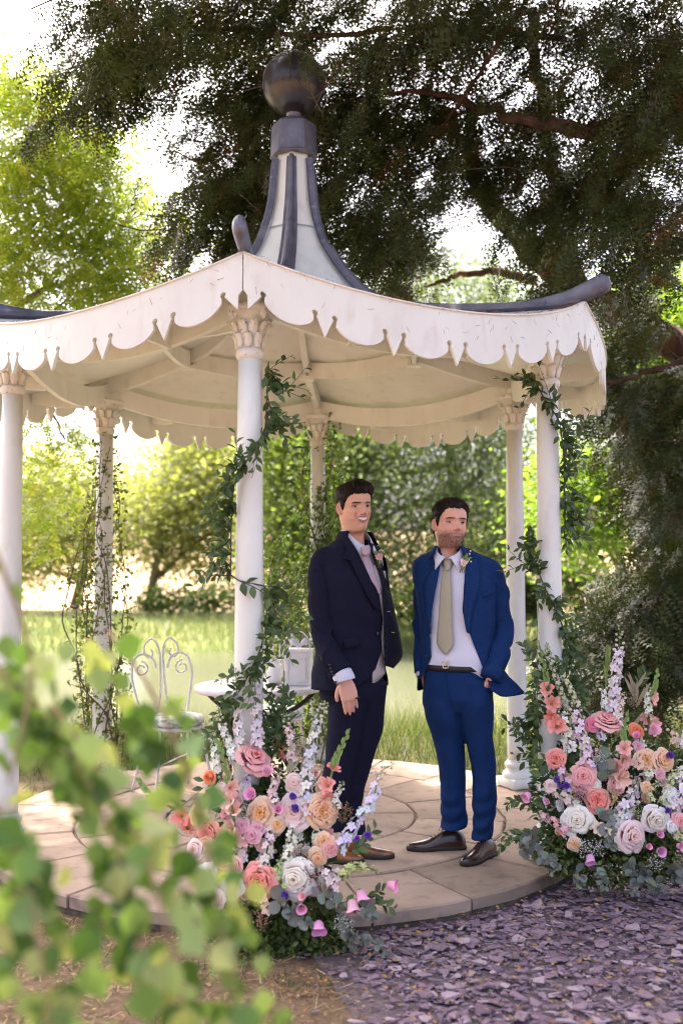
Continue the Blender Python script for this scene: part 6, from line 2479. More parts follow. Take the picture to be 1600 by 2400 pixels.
def leafq(l, w, fold=.25, bend=.2):
    """leaf along +y, unit-free, 4x2 quads"""
    V, F = [], []
    for t, ww in ((0, .06), (.25, .72), (.5, 1.0), (.78, .62), (1.0, .03)):
        V += [[-w * ww, l * t, fold * w * ww - bend * l * t * t], [0, l * t, -bend * l * t * t], [w * ww, l * t, fold * w * ww - bend * l * t * t]]
    for j in range(4):
        for i in range(2):
            a = j * 3 + i
            F.append([a, a + 1, a + 4, a + 3])
    return np.array(V), F


def rot_to(d, roll=None):
    """rotation taking +z to d"""
    q = Vector(d).to_track_quat('Z', 'Y').to_matrix()
    R = np.array(q)
    a = rng.uniform(0, 2 * pi) if roll is None else roll
    return R @ np.array(Matrix.Rotation(a, 3, 'Z'))


def rot_y(d, up):
    d = unit(d); x = unit(np.cross(d, up)); z = np.cross(x, d)
    return np.stack([x, d, z], 1)


def put(name, VFC, pos, d, size, par, m='petal'):
    V, F, C = VFC
    R = rot_to(d)
    return obj(name, (V * size) @ R.T + np.array(pos), F, M[m], par, col=C)


PAL = dict(coral=((0.90, 0.22, 0.15), (0.90, 0.38, 0.32)), pink=((0.88, 0.34, 0.33), (0.90, 0.50, 0.47)), blush=((0.92, 0.58, 0.50), (0.93, 0.72, 0.67)), cream=((0.93, 0.80, 0.62), (0.93, 0.88, 0.78)),
           white=((0.93, 0.88, 0.79), (0.93, 0.91, 0.87)), peach=((0.94, 0.48, 0.20), (0.93, 0.62, 0.42)), apricot=((0.94, 0.44, 0.12), (0.93, 0.68, 0.50)), orange=((0.86, 0.18, 0.05), (0.88, 0.32, 0.17)), mauve=((0.76, 0.34, 0.42), (0.84, 0.50, 0.55)),
           purple=((0.08, 0.03, 0.26), (0.14, 0.06, 0.38)), hot=((0.72, 0.14, 0.24), (0.78, 0.28, 0.37)))
LAV, WHT, PKW, LIL, GLD, GLP = (0.82, 0.69, 0.74), (0.90, 0.86, 0.76), (0.87, 0.66, 0.62), (0.80, 0.38, 0.54), (0.82, 0.36, 0.30), (0.83, 0.52, 0.42)


def spike(name, path, c, size, par, n=None, tip=.28, cc=(0.75, 0.75, 0.5), stem=(0.13, 0.20, 0.05), dense=1.0, m5=5):
    """flower spike along path (base to tip): florets low, green buds at the tip"""
    P = spline(path, 40)
    L = np.linalg.norm(np.diff(P, axis=0), axis=1).sum()
    b = FB()
    V, F = tube(P, np.linspace(.0042, .0016, 40), 6)
    b.add(V, F, stem)
    size = size * 1.4
    n = n or int(L / (size * .17) * dense)
    protos = [floret(jit(c, .07), cc, m5) for _ in range(3)]
    for i in range(n):
        t = i / n
        j = min(38, int(t * 39))
        p = P[j]; tg = unit(P[j + 1] - P[j])
        a = i * 2.399
        x_ = unit(np.cross(tg, [0.3, 1, .2])); y_ = np.cross(tg, x_)
        d = x_ * cos(a) + y_ * sin(a)
        if t < 1 - tip:
            s = size * (1 - .45 * t) * rng.uniform(.85, 1.12)
            V, F, C = protos[i % 3]
            R = rot_to(unit(d + tg * .25))
            b.add((V * s * .5) @ R.T + p + d * s * .42, F, C)
        else:
            s = size * .17 * (1.15 - t) / tip * .5 + .0022
            V, F = lathe([(.02, -1), (.7, -.5), (1, .1), (.6, .9), (.02, 1.3)], 6)
            f = (t - (1 - tip)) / tip
            col = np.array(c) * (1 - f) * .8 + np.array((0.45, 0.50, 0.22)) * (.35 + .65 * f) * .8
            R = rot_to(unit(d + tg * .6))
            b.add((V * s) @ R.T + p + d * s * 2.2, F, np.clip(col, 0, .85))
    V, F, C = b.get()
    return obj(name, V, F, M['petal'], par, col=C)


def gladiolus(path, c, blooms, size, par, face):
    """gladiolus stem: green budded tip and open ruffled blooms"""
    P = spline(path, 40)
    b = FB()
    V, F = tube(P, np.linspace(.007, .003, 40), 7)
    b.add(V, F, (0.18, 0.28, 0.06))
    for i in range(9):                                   # sheathed buds near the tip
        t = .52 + .46 * i / 9
        j = int(t * 39); tg = unit(P[min(39, j + 1)] - P[j - 1])
        sd = unit(np.cross(tg, face)) * (1 if i % 2 else -1)
        V, F = leafq(.075 * (1.3 - t), .009, .6, -.1)
        R = rot_y(unit(tg + sd * .28), face)
        b.add(V @ R.T + P[j], F, jit((0.22, 0.33, 0.08), .1))
    V, F, C = b.get()
    st = obj('gladiolus', V, F, M['green'], par, col=C)
    for k in range(blooms):
        t = .06 + .46 * k / max(1, blooms - 1)
        p = P[int(t * 39)]
        d = unit(np.array(face) * rng.uniform(.7, 1) + rng.normal(0, .35, 3) + np.array([.35 * (-1) ** k, 0, .15]))
        V, F, C = glad(jit(c, .05))
        R = rot_to(d)
        s = size * (1.12 - .5 * t)
        obj('bloom', (V * s) @ R.T + p + d * s * .45, F, M['petal'], st, col=C)


def euca(path, par, n=16, sz=.026):
    P = spline(path, 30)
    b = FB()
    V, F = tube(P, np.linspace(.0025, .001, 30), 5)
    b.add(V, F, (0.28, 0.26, 0.22))
    ang = np.linspace(0, 2 * pi, 11)[:-1]
    for i in range(n):
        j = int((i + .5) / n * 29)
        tg = unit(P[min(29, j + 1)] - P[max(0, j - 1)])
        for s in (-1, 1):
            x_ = unit(np.cross(tg, [0.2, .5, 1]) * cos(i * 1.3) + np.cross(tg, np.cross(tg, [0.2, .5, 1])) * sin(i * 1.3)) * s
            r = .8 * sz * rng.uniform(.7, 1.15) * (1.1 - .5 * i / n)
            nrm = unit(rng.normal(0, .5, 3) + tg * .5 + np.array([0, -.6, .4]))
            e2 = unit(np.cross(nrm, x_))
            e1 = np.cross(e2, nrm)
            pts = [P[j] + e1 * r * (1.05 + cos(a)) + e2 * r * .95 * sin(a) + nrm * (.12 * r * cos(2 * a)) for a in ang]
            cc = P[j] + e1 * r
            V = np.vstack([pts, [cc - nrm * r * .12]])
            b.add(V, [[k, (k + 1) % 10, 10] for k in range(10)], jit((0.205, 0.225, 0.175), .08))
    V, F, C = b.get()
    return obj('eucalyptus_sprig', V, F, M['green'], par, col=C, smooth=True)


def ruscus(name, path, par, n=22, l=.058, w=.014, m='green', stem=(0.045, 0.07, 0.02), cols=((0.034, 0.064, 0.014), (0.09, 0.145, 0.034)), r0=.0028, splay=.8, spl=30):
    P = spline(path, spl)
    b = FB()
    V, F = tube(P, np.linspace(r0, r0 * .35, spl), 5)
    b.add(V, F, stem)
    for i in range(n):
        t = (i + .6) / n
        j = min(spl - 2, int(t * (spl - 1)))
        tg = unit(P[j + 1] - P[j])
        a = (i % 2) * pi + rng.normal(0, .7)
        x_ = unit(np.cross(tg, [0, -1, .25])); y_ = np.cross(tg, x_)
        d = unit(tg * .75 + (x_ * cos(a) + y_ * sin(a) * .7) * splay + rng.normal(0, .15, 3))
        L = l * rng.uniform(.7, 1.15) * (1.05 - .35 * t)
        V, F = leafq(L, w * L / l * rng.uniform(.85, 1.2), .3, rng.uniform(.0, .35))
        up = unit(np.array([rng.normal(0, .5), -.8, .8]) + rng.normal(0, .35, 3))
        c0, c1 = np.array(cols[0]), np.array(cols[1])
        f = rng.random()
        b.add(V @ rot_y(d, up).T + P[j], F, c0 * (1 - f) + c1 * f)
    V, F, C = b.get()
    return obj(name, V, F, M[m], par, col=C)


def leaf_mass(name, par, ells, n, l, w, cols, droop=.2):
    """dense bed of small leaves filling ellipsoids (cx,cy,cz,rx,ry,rz)"""
    b_V, b_F, b_C = [], [], []
    PV, PF = leafq(1.0, w / l, .3, .2)
    PF = np.array(PF)
    vols = np.array([e[3] * e[4] * e[5] for e in ells]) ** .67
    k = rng.choice(len(ells), n, p=vols / vols.sum())
    E = np.array(ells)[k]
    g = unit(rng.normal(size=(n, 3))) * (rng.random((n, 1)) ** .3)
    pos = E[:, :3] + g * E[:, 3:]
    pos[:, 2] = np.maximum(pos[:, 2], GZ + .02)
    d = unit(g * np.array([1, 1, .6]) + rng.normal(0, .6, (n, 3)) + np.array([0, -.2, .1 - droop]))
    up = unit(rng.normal(0, .5, (n, 3)) + np.array([0, -.6, .8]))
    V, F, r = inst(PV, PF, mats_from(pos, d, up, l * rng.uniform(.7, 1.25, n)))
    c0, c1 = np.array(cols[0]), np.array(cols[1])
    C = c0 + (c1 - c0) * r[:, None]
    o = obj(name, V, F, M['green'], par, col=C)
    return tag(o, kind='stuff')


def dots(name, par, c, r, n, size, col, stem=True):
    """airy cluster of tiny flowers (gypsophila, astilbe)"""
    b = FB()
    for i in range(n):
        p = np.array(c) + unit(rng.normal(size=3)) * rng.random() ** .5 * np.array(r)
        V, F = lathe([(.05, -.8), (1, 0), (.05, .8)], 5)
        b.add(V * size * rng.uniform(.6, 1.2) + p, F, jit(col, .1))
        if stem and i % 4 == 0:
            V, F = tube([np.array(c) - np.array([0, -.02, r[2]]), p], .0008, 3)
            b.add(V, F, (0.2, 0.2, 0.1))
    V, F, C = b.get()
    return tag(obj(name, V, F, M['petal'], par, col=C), kind='stuff')


# ---- left arrangement, at the foot of the front column
def f4(x, y, Y):
    return W((400 + .3571 * x) / K, (1550 + .3571 * y) / K, Y)


def f5(x, y, Y):
    return W((1150 + .287 * x) / K, (1500 + .287 * y) / K, Y)


def sz4(d, Y): return d * .3571 / FPX * Y / 2
def sz5(d, Y): return d * .287 / FPX * Y / 2


LA = empty('floral_arrangement', (-.27, 4.30, GZ), 'tall pastel flower arrangement at the foot of the front column', 'flowers', 'aisle flower arrangements')
GRN = ((0.02, 0.045, 0.012), (0.07, 0.12, 0.03))
OLV = ((0.035, 0.06, 0.012), (0.13, 0.17, 0.035))


def yl(y):                                               # depth of the left arrangement's face by height in the crop
    return float(np.interp(y, [0, 500, 1000, 1400, 1700, 1950], [4.42, 4.36, 4.24, 4.14, 4.10, 4.10]))


def ell4(x, y, Y, rx, rz, ry):
    p = f4(x, y, Y)
    return (*p, rx, ry, rz)


leaf_mass('foliage', LA, [ell4(760, 1780, 4.26, .26, .13, .15), ell4(560, 1850, 4.22, .16, .10, .12), ell4(960, 1800, 4.24, .14, .10, .12), ell4(760, 1600, 4.30, .22, .14, .14), ell4(430, 1780, 4.2, .12, .12, .1), ell4(420, 1560, 4.24, .11, .13, .09)], 3800, .032, .0085, OLV, .1)
leaf_mass('foliage', LA, [ell4(760, 1300, 4.38, .20, .22, .12), ell4(740, 1000, 4.42, .17, .20, .10), ell4(690, 620, 4.44, .11, .20, .08), ell4(500, 1150, 4.36, .12, .2, .1)], 1500, .05, .010, GRN, -.3)
for x, y, d, c, st in [(545, 635, 200, 'pink', 'open'), (258, 760, 135, 'orange', 'bud'), (590, 995, 155, 'apricot', 'garden'), (990, 985, 190, 'peach', 'garden'), (815, 990, 180, 'blush', 'open'), (578, 1450, 205, 'coral', 'garden'), (815, 1430, 205, 'cream', 'open'),
                       (470, 1082, 85, 'mauve', 'open'), (566, 1092, 85, 'mauve', 'open'), (537, 1142, 90, 'mauve', 'open'), (810, 795, 95, 'blush', 'open'), (1005, 1180, 110, 'peach', 'garden'), (700, 1075, 90, 'apricot', 'open'), (960, 1290, 100, 'peach', 'open'),
                       (1050, 1225, 90, 'pink', 'open'), (230, 1200, 100, 'peach', 'open'), (330, 860, 110, 'blush', 'open'), (330, 1330, 120, 'peach', 'garden'), (400, 1480, 120, 'white', 'open'), (300, 1560, 100, 'blush', 'open'), (420, 1340, 90, 'pink', 'open'), (180, 1010, 120, 'peach', 'garden'), (240, 1120, 130, 'coral', 'garden'), (160, 1230, 110, 'blush', 'open'), (230, 1400, 130, 'cream', 'open'), (330, 1160, 120, 'peach', 'open')]:
    Y = yl(y) - .02
    p = f4(x, y, Y)
    ctr = f4(760, 1250, Y)
    dv = unit(np.array([(p - ctr)[0] * 1.2, -1, .25 + (p - ctr)[2] * .5]) + rng.normal(0, .12, 3))
    if (x, y) == (545, 635): dv = unit(np.array([.45, -.55, .75]))
    put('rose', rose(*PAL[c], st), p, dv, sz4(d, Y) * 1.12, LA)
for x, y, d in [(800, 888, 75), (812, 968, 85), (745, 1540, 85), (1290, 1145, 75), (1225, 1165, 60)]:
    Y = yl(y) - .05
    put('lisianthus', rose(*PAL['purple'], 'bud'), f4(x, y, Y), unit([rng.normal(0, .3), -.8, .7]), sz4(d, Y) * 1.15, LA)
for x, y, d in [(595, 1548, 85), (635, 1618, 88), (410, 1690, 70)]:
    Y = yl(y) - .04
    put('lisianthus', floret((0.80, 0.55, 0.40), (0.10, 0.06, 0.02), 6, .1), f4(x, y, Y), unit([rng.normal(0, .3), -.9, .5]), sz4(d, Y) * 1.1, LA)
for x, y, d, dv in [(625, 748, 85, (.2, -.5, .6)), (545, 888, 95, (-.3, -.6, .4)), (968, 1705, 115, (.1, -.7, -.6)), (1418, 1462, 95, (.9, -.4, -.1)), (855, 1605, 80, (.1, -.9, -.1)), (700, 980, 70, (.2, -.8, .4)), (880, 1550, 60, (-.5, -.7, .4)), (1190, 1560, 120, (.1, -.5, -.9)), (1240, 1500, 110, (.3, -.5, -.8))]:
    Y = yl(y) - .05
    put('bellflower', bell(jit(LIL if d < 118 else (0.70, 0.42, 0.46), .06)), f4(x, y, Y), unit(dv), sz4(d, Y) * 1.15, LA)
for pts, c, s in [([(465, 580), (445, 400), (435, 220), (428, 40)], (0.83, 0.72, 0.77), .034), ([(568, 540), (565, 380), (555, 180), (548, -30)], (0.72, 0.63, 0.70), .034), ([(890, 900), (900, 700), (930, 520), (985, 330), (1030, 265)], (0.76, 0.72, 0.74), .036),
                  ([(880, 1000), (870, 900), (885, 800), (900, 700)], LAV, .036), ([(1110, 1230), (1190, 1090), (1290, 960), (1340, 860), (1360, 740), (1470, 670)], (0.83, 0.72, 0.77), .038), ([(600, 1370), (640, 1200), (660, 1050), (690, 900)], LAV, .036),
                  ([(765, 1310), (790, 1180), (805, 1060), (812, 1000)], WHT, .034), ([(420, 640), (385, 540), (340, 430), (310, 270)], WHT, .030), ([(300, 720), (290, 600), (280, 480)], WHT, .028), ([(800, 640), (790, 540), (770, 430), (740, 330)], (0.80, 0.62, 0.60), .028),
                  ([(690, 940), (665, 860), (690, 780), (710, 680)], PKW, .028), ([(1100, 960), (1080, 900), (1110, 840), (1130, 780)], WHT, .022), ([(1010, 1440), (1040, 1380), (1100, 1400), (1130, 1440)], LAV, .034), ([(1060, 1500), (1080, 1430), (1120, 1360)], PKW, .034),
                  ([(1120, 1420), (1180, 1360), (1280, 1350), (1390, 1390)], (0.50, 0.52, 0.22), .030), ([(740, 1480), (700, 1390), (720, 1330), (770, 1290)], (0.45, 0.52, 0.2), .022), ([(500, 780), (520, 720), (490, 640)], (0.55, 0.48, 0.66), .024), ([(240, 760), (260, 880), (250, 960)], PKW, .024)]:
    spike('flower_spike', [f4(x, y, yl(y) - .02 + rng.normal(0, .01)) for x, y in pts], c, s, LA, tip=.3 if len(pts) > 3 else .15)
gladiolus([f4(1000, 920, 4.24), f4(1040, 800, 4.25), f4(1085, 640, 4.27), f4(1175, 440, 4.30)], GLD, 3, .042, LA, (.1, -.9, .2))
gladiolus([f4(420, 1220, 4.18), f4(410, 1020, 4.2), f4(390, 840, 4.23), f4(350, 640, 4.25), f4(300, 500, 4.28)], GLP, 5, .046, LA, (-.2, -.9, .1))
gladiolus([f4(120, 1120, 4.3), f4(60, 1000, 4.32), f4(-120, 880, 4.36), f4(-220, 760, 4.4)], GLD, 3, .045, LA, (-.3, -.9, .2))
gladiolus([f4(700, 640, 4.42), f4(720, 520, 4.42), f4(735, 400, 4.43), f4(745, 60, 4.44)], GLD, 3, .034, LA, (.1, -.9, .2))
for pts, n, s in [([(690, 1560), (760, 1620), (850, 1690), (920, 1740)], 13, .030), ([(960, 1500), (1060, 1570), (1150, 1620), (1220, 1640)], 9, .030), ([(1100, 1760), (1230, 1820), (1330, 1830), (1430, 1940)], 14, .022), ([(1180, 1760), (1200, 1840), (1190, 1900)], 7, .018), ([(1250, 1600), (1310, 1650), (1330, 1700)], 6, .026)]:
    euca([f4(x, y, yl(y) - .05) for x, y in pts], LA, n, s)
for pts, n in [([(640, 620), (660, 420), (640, 250), (620, 60)], 18), ([(720, 560), (740, 400), (770, 230), (700, 150)], 20), ([(600, 560), (640, 380), (700, 280), (790, 230)], 18), ([(680, 520), (700, 330), (650, 160)], 16), ([(1180, 1240), (1260, 1200), (1350, 1080)], 10), ([(1250, 1560), (1340, 1590), (1470, 1620)], 12), ([(1100, 1600), (1280, 1540), (1400, 1500)], 10), ([(430, 100), (390, 90), (310, 130)], 7)]:
    ruscus('ruscus_sprig', [f4(x, y, yl(y) + .03 if y < 700 else yl(y) - .02) for x, y in pts], LA, n, .055, .0135)
for x, y, c, n in [(940, 1400, (0.55, 0.32, 0.32), 110), (1140, 1720, (0.72, 0.68, 0.66), 120), (860, 1240, (0.55, 0.42, 0.32), 90), (500, 980, (0.70, 0.62, 0.58), 60), (1130, 990, (0.42, 0.20, 0.07), 80), (600, 1690, (0.55, 0.28, 0.18), 70), (860, 560, (0.50, 0.42, 0.30), 110)]:
    dots('filler_blossom', LA, f4(x, y, yl(y) - .04), (.045, .03, .05), n, .0035, c)
for i in range(9):                                       # pale dried grass heads
    p0 = f4(rng.uniform(740, 880), rng.uniform(640, 900), 4.32)
    b = FB(); V, F = leafq(.10, .008, .4, .3)
    b.add(V @ rot_y(unit([rng.normal(.1, .3), -.3, 1]), [0, -1, .2]).T + p0, F, jit((0.42, 0.38, 0.24)))
    obj('dried_grass_head', *b.get()[:2], M['green'], LA, col=b.get()[2])
for i in range(46):
    x, y = rng.uniform(300, 1120), rng.uniform(720, 1580)
    Y = yl(y) + .03
    c = rng.choice(['blush', 'mauve', 'peach', 'white', 'pink', 'apricot'])
    if rng.random() < .5:
        put('rose', rose(*PAL[c], rng.choice(['open', 'bud'])), f4(x, y, Y), unit([rng.normal(0, .4), -1, rng.normal(.3, .3)]), sz4(rng.uniform(60, 95), Y), LA)
    else:
        spike('flower_spike', [f4(x, y, Y), f4(x + rng.normal(0, 15), y - 60, Y), f4(x + rng.normal(0, 30), y - rng.uniform(110, 160), Y)], [LAV, WHT, PKW, (0.80, 0.62, 0.52)][rng.integers(0, 4)], .026, LA, tip=.15)
# little group lying out on the slab behind the leaves
for dx, dy, c in ((0, 0, 'white'), (.055, -.02, 'white'), (.10, -.03, 'peach'), (.03, .03, 'blush')):
    p = G(365 + dx * 420, 2038 - dy * 400, 0.05)
    put('rose', rose(*PAL[c], 'bud'), np.array([p[0], p[1] - .02, .05 + dy * .3]), unit([-.5, -.6, .5]), .028, LA)

# ---- right arrangement, beside the front right column
RA = empty('floral_arrangement', (1.35, 4.95, GZ), 'wide pastel flower arrangement on slate beside the front right column', 'flowers', 'aisle flower arrangements')


def yr(y):
    return float(np.interp(y, [0, 600, 1000, 1400, 1700, 1950], [5.02, 4.98, 4.88, 4.80, 4.74, 4.72]))


def ell5(x, y, Y, rx, rz, ry):
    return (*f5(x, y, Y), rx, ry, rz)


leaf_mass('foliage', RA, [ell5(1000, 1780, 4.86, .34, .12, .16), ell5(600, 1700, 4.86, .16, .12, .12), ell5(1450, 1700, 4.9, .2, .14, .16), ell5(1000, 1600, 4.95, .34, .14, .14)], 3800, .034, .0085, OLV, .1)
leaf_mass('foliage', RA, [ell5(1000, 1350, 5.0, .32, .2, .13), ell5(950, 950, 5.04, .25, .22, .1), ell5(560, 1250, 4.95, .14, .22, .1), ell5(1400, 1250, 5.04, .22, .22, .1), ell5(560, 420, 5.03, .08, .16, .06)], 1900, .05, .010, GRN, -.2)
for x, y, d, c, st in [(950, 650, 215, 'pink', 'open'), (530, 970, 155, 'coral', 'garden'), (750, 1118, 205, 'pink', 'open'), (865, 1310, 195, 'coral', 'garden'), (700, 1475, 215, 'cream', 'open'), (1345, 1470, 205, 'cream', 'open'), (1140, 1605, 250, 'blush', 'open'),
                       (1410, 982, 165, 'peach', 'open'), (1262, 978, 165, 'peach', 'garden'), (1540, 1480, 130, 'pink', 'open'), (1470, 1290, 150, 'white', 'open'), (1180, 740, 115, 'orange', 'open'), (850, 1180, 85, 'cream', 'open'), (680, 1665, 100, 'apricot', 'garden'), (1030, 1180, 130, 'pink', 'garden'),
                       (1270, 1205, 90, 'peach', 'garden'), (830, 690, 120, 'hot', 'open'), (480, 1190, 90, 'blush', 'garden'), (1490, 1530, 100, 'white', 'open'), (1620, 1250, 160, 'cream', 'open'), (1680, 1500, 170, 'pink', 'garden'), (1650, 1000, 150, 'peach', 'open'), (1610, 1690, 120, 'blush', 'open'), (1380, 1090, 80, 'mauve', 'open'), (1200, 870, 80, 'mauve', 'open')]:
    Y = yr(y) - .02
    p = f5(x, y, Y)
    ctr = f5(1000, 1350, Y)
    dv = unit(np.array([(p - ctr)[0] * .9, -1, .25 + (p - ctr)[2] * .5]) + rng.normal(0, .12, 3))
    if (x, y) == (950, 650): dv = unit(np.array([.1, -.5, .85]))
    put('rose', rose(*PAL[c], st), p, dv, sz5(d, Y) * 1.03, RA)
for x, y, d in [(540, 1140, 80), (612, 1192, 90), (1440, 1395, 75), (1462, 945, 90), (560, 1190, 60)]:
    Y = yr(y) - .05
    put('lisianthus', rose(*PAL['purple'], 'bud'), f5(x, y, Y), unit([rng.normal(0, .3), -.8, .7]), sz5(d, Y) * 1.15, RA)
for x, y, d in [(870, 1535, 110), (938, 1560, 85), (1210, 1010, 90)]:
    Y = yr(y) - .05
    put('lisianthus', floret((0.82, 0.62, 0.44), (0.06, 0.03, 0.02), 6, .1), f5(x, y, Y), unit([rng.normal(0, .3), -.9, .4]), sz5(d, Y) * 1.15, RA)
for x, y, d, dv in [(312, 1250, 100, (-.6, -.5, -.5)), (808, 1750, 110, (-.1, -.6, -.8)), (1362, 1720, 95, (.2, -.9, .1)), (1300, 755, 110, (.3, -.7, .5)), (1515, 1680, 80, (.5, -.8, .1)), (1270, 1690, 60, (.3, -.8, .3)), (1190, 800, 70, (-.3, -.6, .7)), (470, 1330, 60, (-.6, -.6, .4)), (1360, 1590, 70, (.2, -.8, .3))]:
    Y = yr(y) - .05
    put('bellflower', bell(jit(LIL, .06)), f5(x, y, Y), unit(dv), sz5(d, Y) * 1.15, RA)
for pts, c, s in [([(990, 600), (1000, 420), (1025, 220), (1045, 60), (1050, -160)], (0.83, 0.72, 0.77), .042), ([(650, 880), (620, 760), (580, 640), (530, 530)], WHT, .042), ([(795, 1040), (770, 880), (720, 720), (680, 560), (640, 420)], LAV, .042), ([(1010, 1500), (1070, 1380), (1150, 1250), (1200, 1120)], LAV, .044),
                  ([(1100, 1500), (1120, 1400), (1170, 1300)], (0.83, 0.72, 0.77), .04), ([(600, 1560), (520, 1490), (430, 1440), (370, 1420)], (0.74, 0.42, 0.48), .032), ([(680, 1340), (600, 1290), (500, 1210), (430, 1160)], (0.80, 0.68, 0.60), .034), ([(605, 1150), (580, 1080), (550, 1000), (530, 950)], (0.78, 0.58, 0.62), .034),
                  ([(1040, 700), (1040, 600), (1060, 480), (1070, 420)], PKW, .032), ([(925, 560), (920, 470), (915, 380)], WHT, .024), ([(1290, 640), (1280, 520), (1270, 440), (1290, 350)], (0.78, 0.76, 0.66), .026), ([(1250, 1120), (1300, 1080), (1220, 1020)], WHT, .028), ([(1400, 1330), (1440, 1220), (1480, 1110), (1540, 1040)], (0.62, 0.62, 0.36), .03),
                  ([(1480, 1400), (1530, 1300), (1590, 1200)], LAV, .042), ([(1500, 1160), (1540, 1090), (1600, 1020)], WHT, .036), ([(1310, 1310), (1290, 1250), (1340, 1180), (1380, 1160)], (0.55, 0.55, 0.3), .022), ([(900, 800), (890, 760), (950, 740)], LAV, .026), ([(620, 560), (560, 400), (480, 160), (450, 20)], (0.52, 0.52, 0.34), .022), ([(700, 520), (640, 380), (590, 300)], (0.70, 0.66, 0.45), .022),
                  ([(1590, 880), (1610, 740), (1640, 560)], LAV, .04), ([(1560, 1620), (1500, 1590), (1540, 1540)], (0.5, 0.55, 0.25), .026)]:
    spike('flower_spike', [f5(x, y, yr(y) - .02 + rng.normal(0, .01)) for x, y in pts], c, s, RA, tip=.28 if len(pts) > 3 else .12)
gladiolus([f5(540, 740, 4.94), f5(510, 600, 4.95), f5(470, 420, 4.97), f5(440, 260, 4.98), f5(385, 0, 5.0)], GLD, 4, .050, RA, (-.2, -.9, .2))
gladiolus([f5(1030, 1150, 4.80), f5(1060, 1030, 4.82), f5(1085, 900, 4.84), f5(1080, 760, 4.86), f5(1120, 570, 4.88)], GLP, 4, .050, RA, (0, -.95, .1))
gladiolus([f5(1300, 720, 4.96), f5(1280, 620, 4.97), f5(1300, 480, 4.98), f5(1330, 380, 4.99), f5(1360, 230, 5.0)], GLP, 3, .050, RA, (.1, -.9, .2))
gladiolus([f5(920, 640, 5.06), f5(935, 420, 5.06), f5(945, 200, 5.06), f5(955, 40, 5.06)], (0.3, 0.35, 0.1), 0, .03, RA, (.1, -.9, .2))
for pts, n, s in [([(940, 960), (930, 1030), (960, 1110)], 5, .042), ([(330, 1560), (330, 1650), (400, 1760), (440, 1860)], 13, .030), ([(300, 1620), (260, 1700), (320, 1760)], 7, .028), ([(700, 1880), (720, 1960), (700, 2010)], 6, .030), ([(1120, 1800), (1160, 1920), (1200, 2000), (1150, 2080)], 10, .030), ([(1230, 1840), (1290, 1930), (1350, 1990), (1330, 2060)], 11, .032), ([(960, 1580), (990, 1640), (960, 1700)], 6, .032), ([(1480, 1850), (1520, 1930), (1600, 1960)], 8, .034), ([(860, 1850), (900, 1960), (930, 2040)], 8, .024), ([(940, 1400), (960, 1450), (930, 1520)], 5, .028), ([(480, 1800), (540, 1830), (470, 1930)], 8, .022)]:
    euca([f5(x, y, yr(y) - .05) for x, y in pts], RA, n, s)
for pts, n in [([(450, 1380), (330, 1340), (200, 1310), (130, 1350)], 14), ([(420, 1290), (300, 1330), (180, 1300)], 10), ([(430, 1640), (300, 1600), (180, 1640), (60, 1700)], 16), ([(420, 1560), (280, 1580), (110, 1600)], 14), ([(430, 1130), (370, 1010), (330, 930), (380, 860)], 16), ([(500, 500), (420, 380), (350, 420), (300, 520)], 12), ([(520, 480), (400, 260), (300, 120), (260, 20)], 20), ([(560, 480), (480, 250), (420, 80)], 20),
               ([(600, 500), (560, 300), (520, 160)], 16), ([(640, 560), (720, 480), (800, 460)], 12), ([(620, 500), (680, 420), (760, 400)], 12), ([(480, 620), (400, 600), (350, 660)], 10), ([(880, 880), (840, 780), (820, 700)], 10), ([(1200, 380), (1240, 300), (1260, 250)], 12), ([(480, 560), (420, 520), (360, 540)], 9), ([(500, 340), (380, 300), (330, 380)], 9)]:
    ruscus('ruscus_sprig', [f5(x, y, yr(y) - .01) for x, y in pts], RA, n, .058, .014)
for x, y, c, n in [(725, 1260, (0.52, 0.28, 0.32), 130), (880, 990, (0.72, 0.66, 0.60), 80), (880, 1690, (0.70, 0.66, 0.62), 80), (760, 1700, (0.72, 0.68, 0.64), 80), (1160, 480, (0.36, 0.30, 0.20), 90), (990, 1250, (0.50, 0.48, 0.22), 60), (1180, 1400, (0.50, 0.46, 0.2), 60), (1360, 1810, (0.70, 0.66, 0.62), 60), (1550, 1800, (0.5, 0.4, 0.3), 50)]:
    dots('filler_blossom', RA, f5(x, y, yr(y) - .04), (.045, .03, .05), n, .0038, c)
for i in range(34):
    x, y = rng.uniform(520, 1620), rng.uniform(820, 1620)
    Y = yr(y) + .03
    c = rng.choice(['blush', 'mauve', 'peach', 'white', 'pink', 'apricot'])
    if rng.random() < .5:
        put('rose', rose(*PAL[c], rng.choice(['open', 'bud'])), f5(x, y, Y), unit([rng.normal(0, .4), -1, rng.normal(.3, .3)]), sz5(rng.uniform(70, 110), Y), RA)
    else:
        spike('flower_spike', [f5(x, y, Y), f5(x + rng.normal(0, 15), y - 60, Y), f5(x + rng.normal(0, 30), y - rng.uniform(120, 180), Y)], [LAV, WHT, PKW, (0.80, 0.62, 0.52)][rng.integers(0, 4)], .028, RA, tip=.15)
for i in range(14):
    p0 = f5(*((rng.uniform(1120, 1230), rng.uniform(380, 620)) if i < 7 else (rng.uniform(930, 1150), rng.uniform(660, 820))), 4.97)
    b = FB(); V, F = leafq(.11, .009, .4, .3)
    b.add(V @ rot_y(unit([rng.normal(.1, .4), -.3, .8]), [0, -1, .2]).T + p0, F, jit((0.30, 0.25, 0.16)))
    obj('dried_grass_head', *b.get()[:2], M['green'], RA, col=b.get()[2])

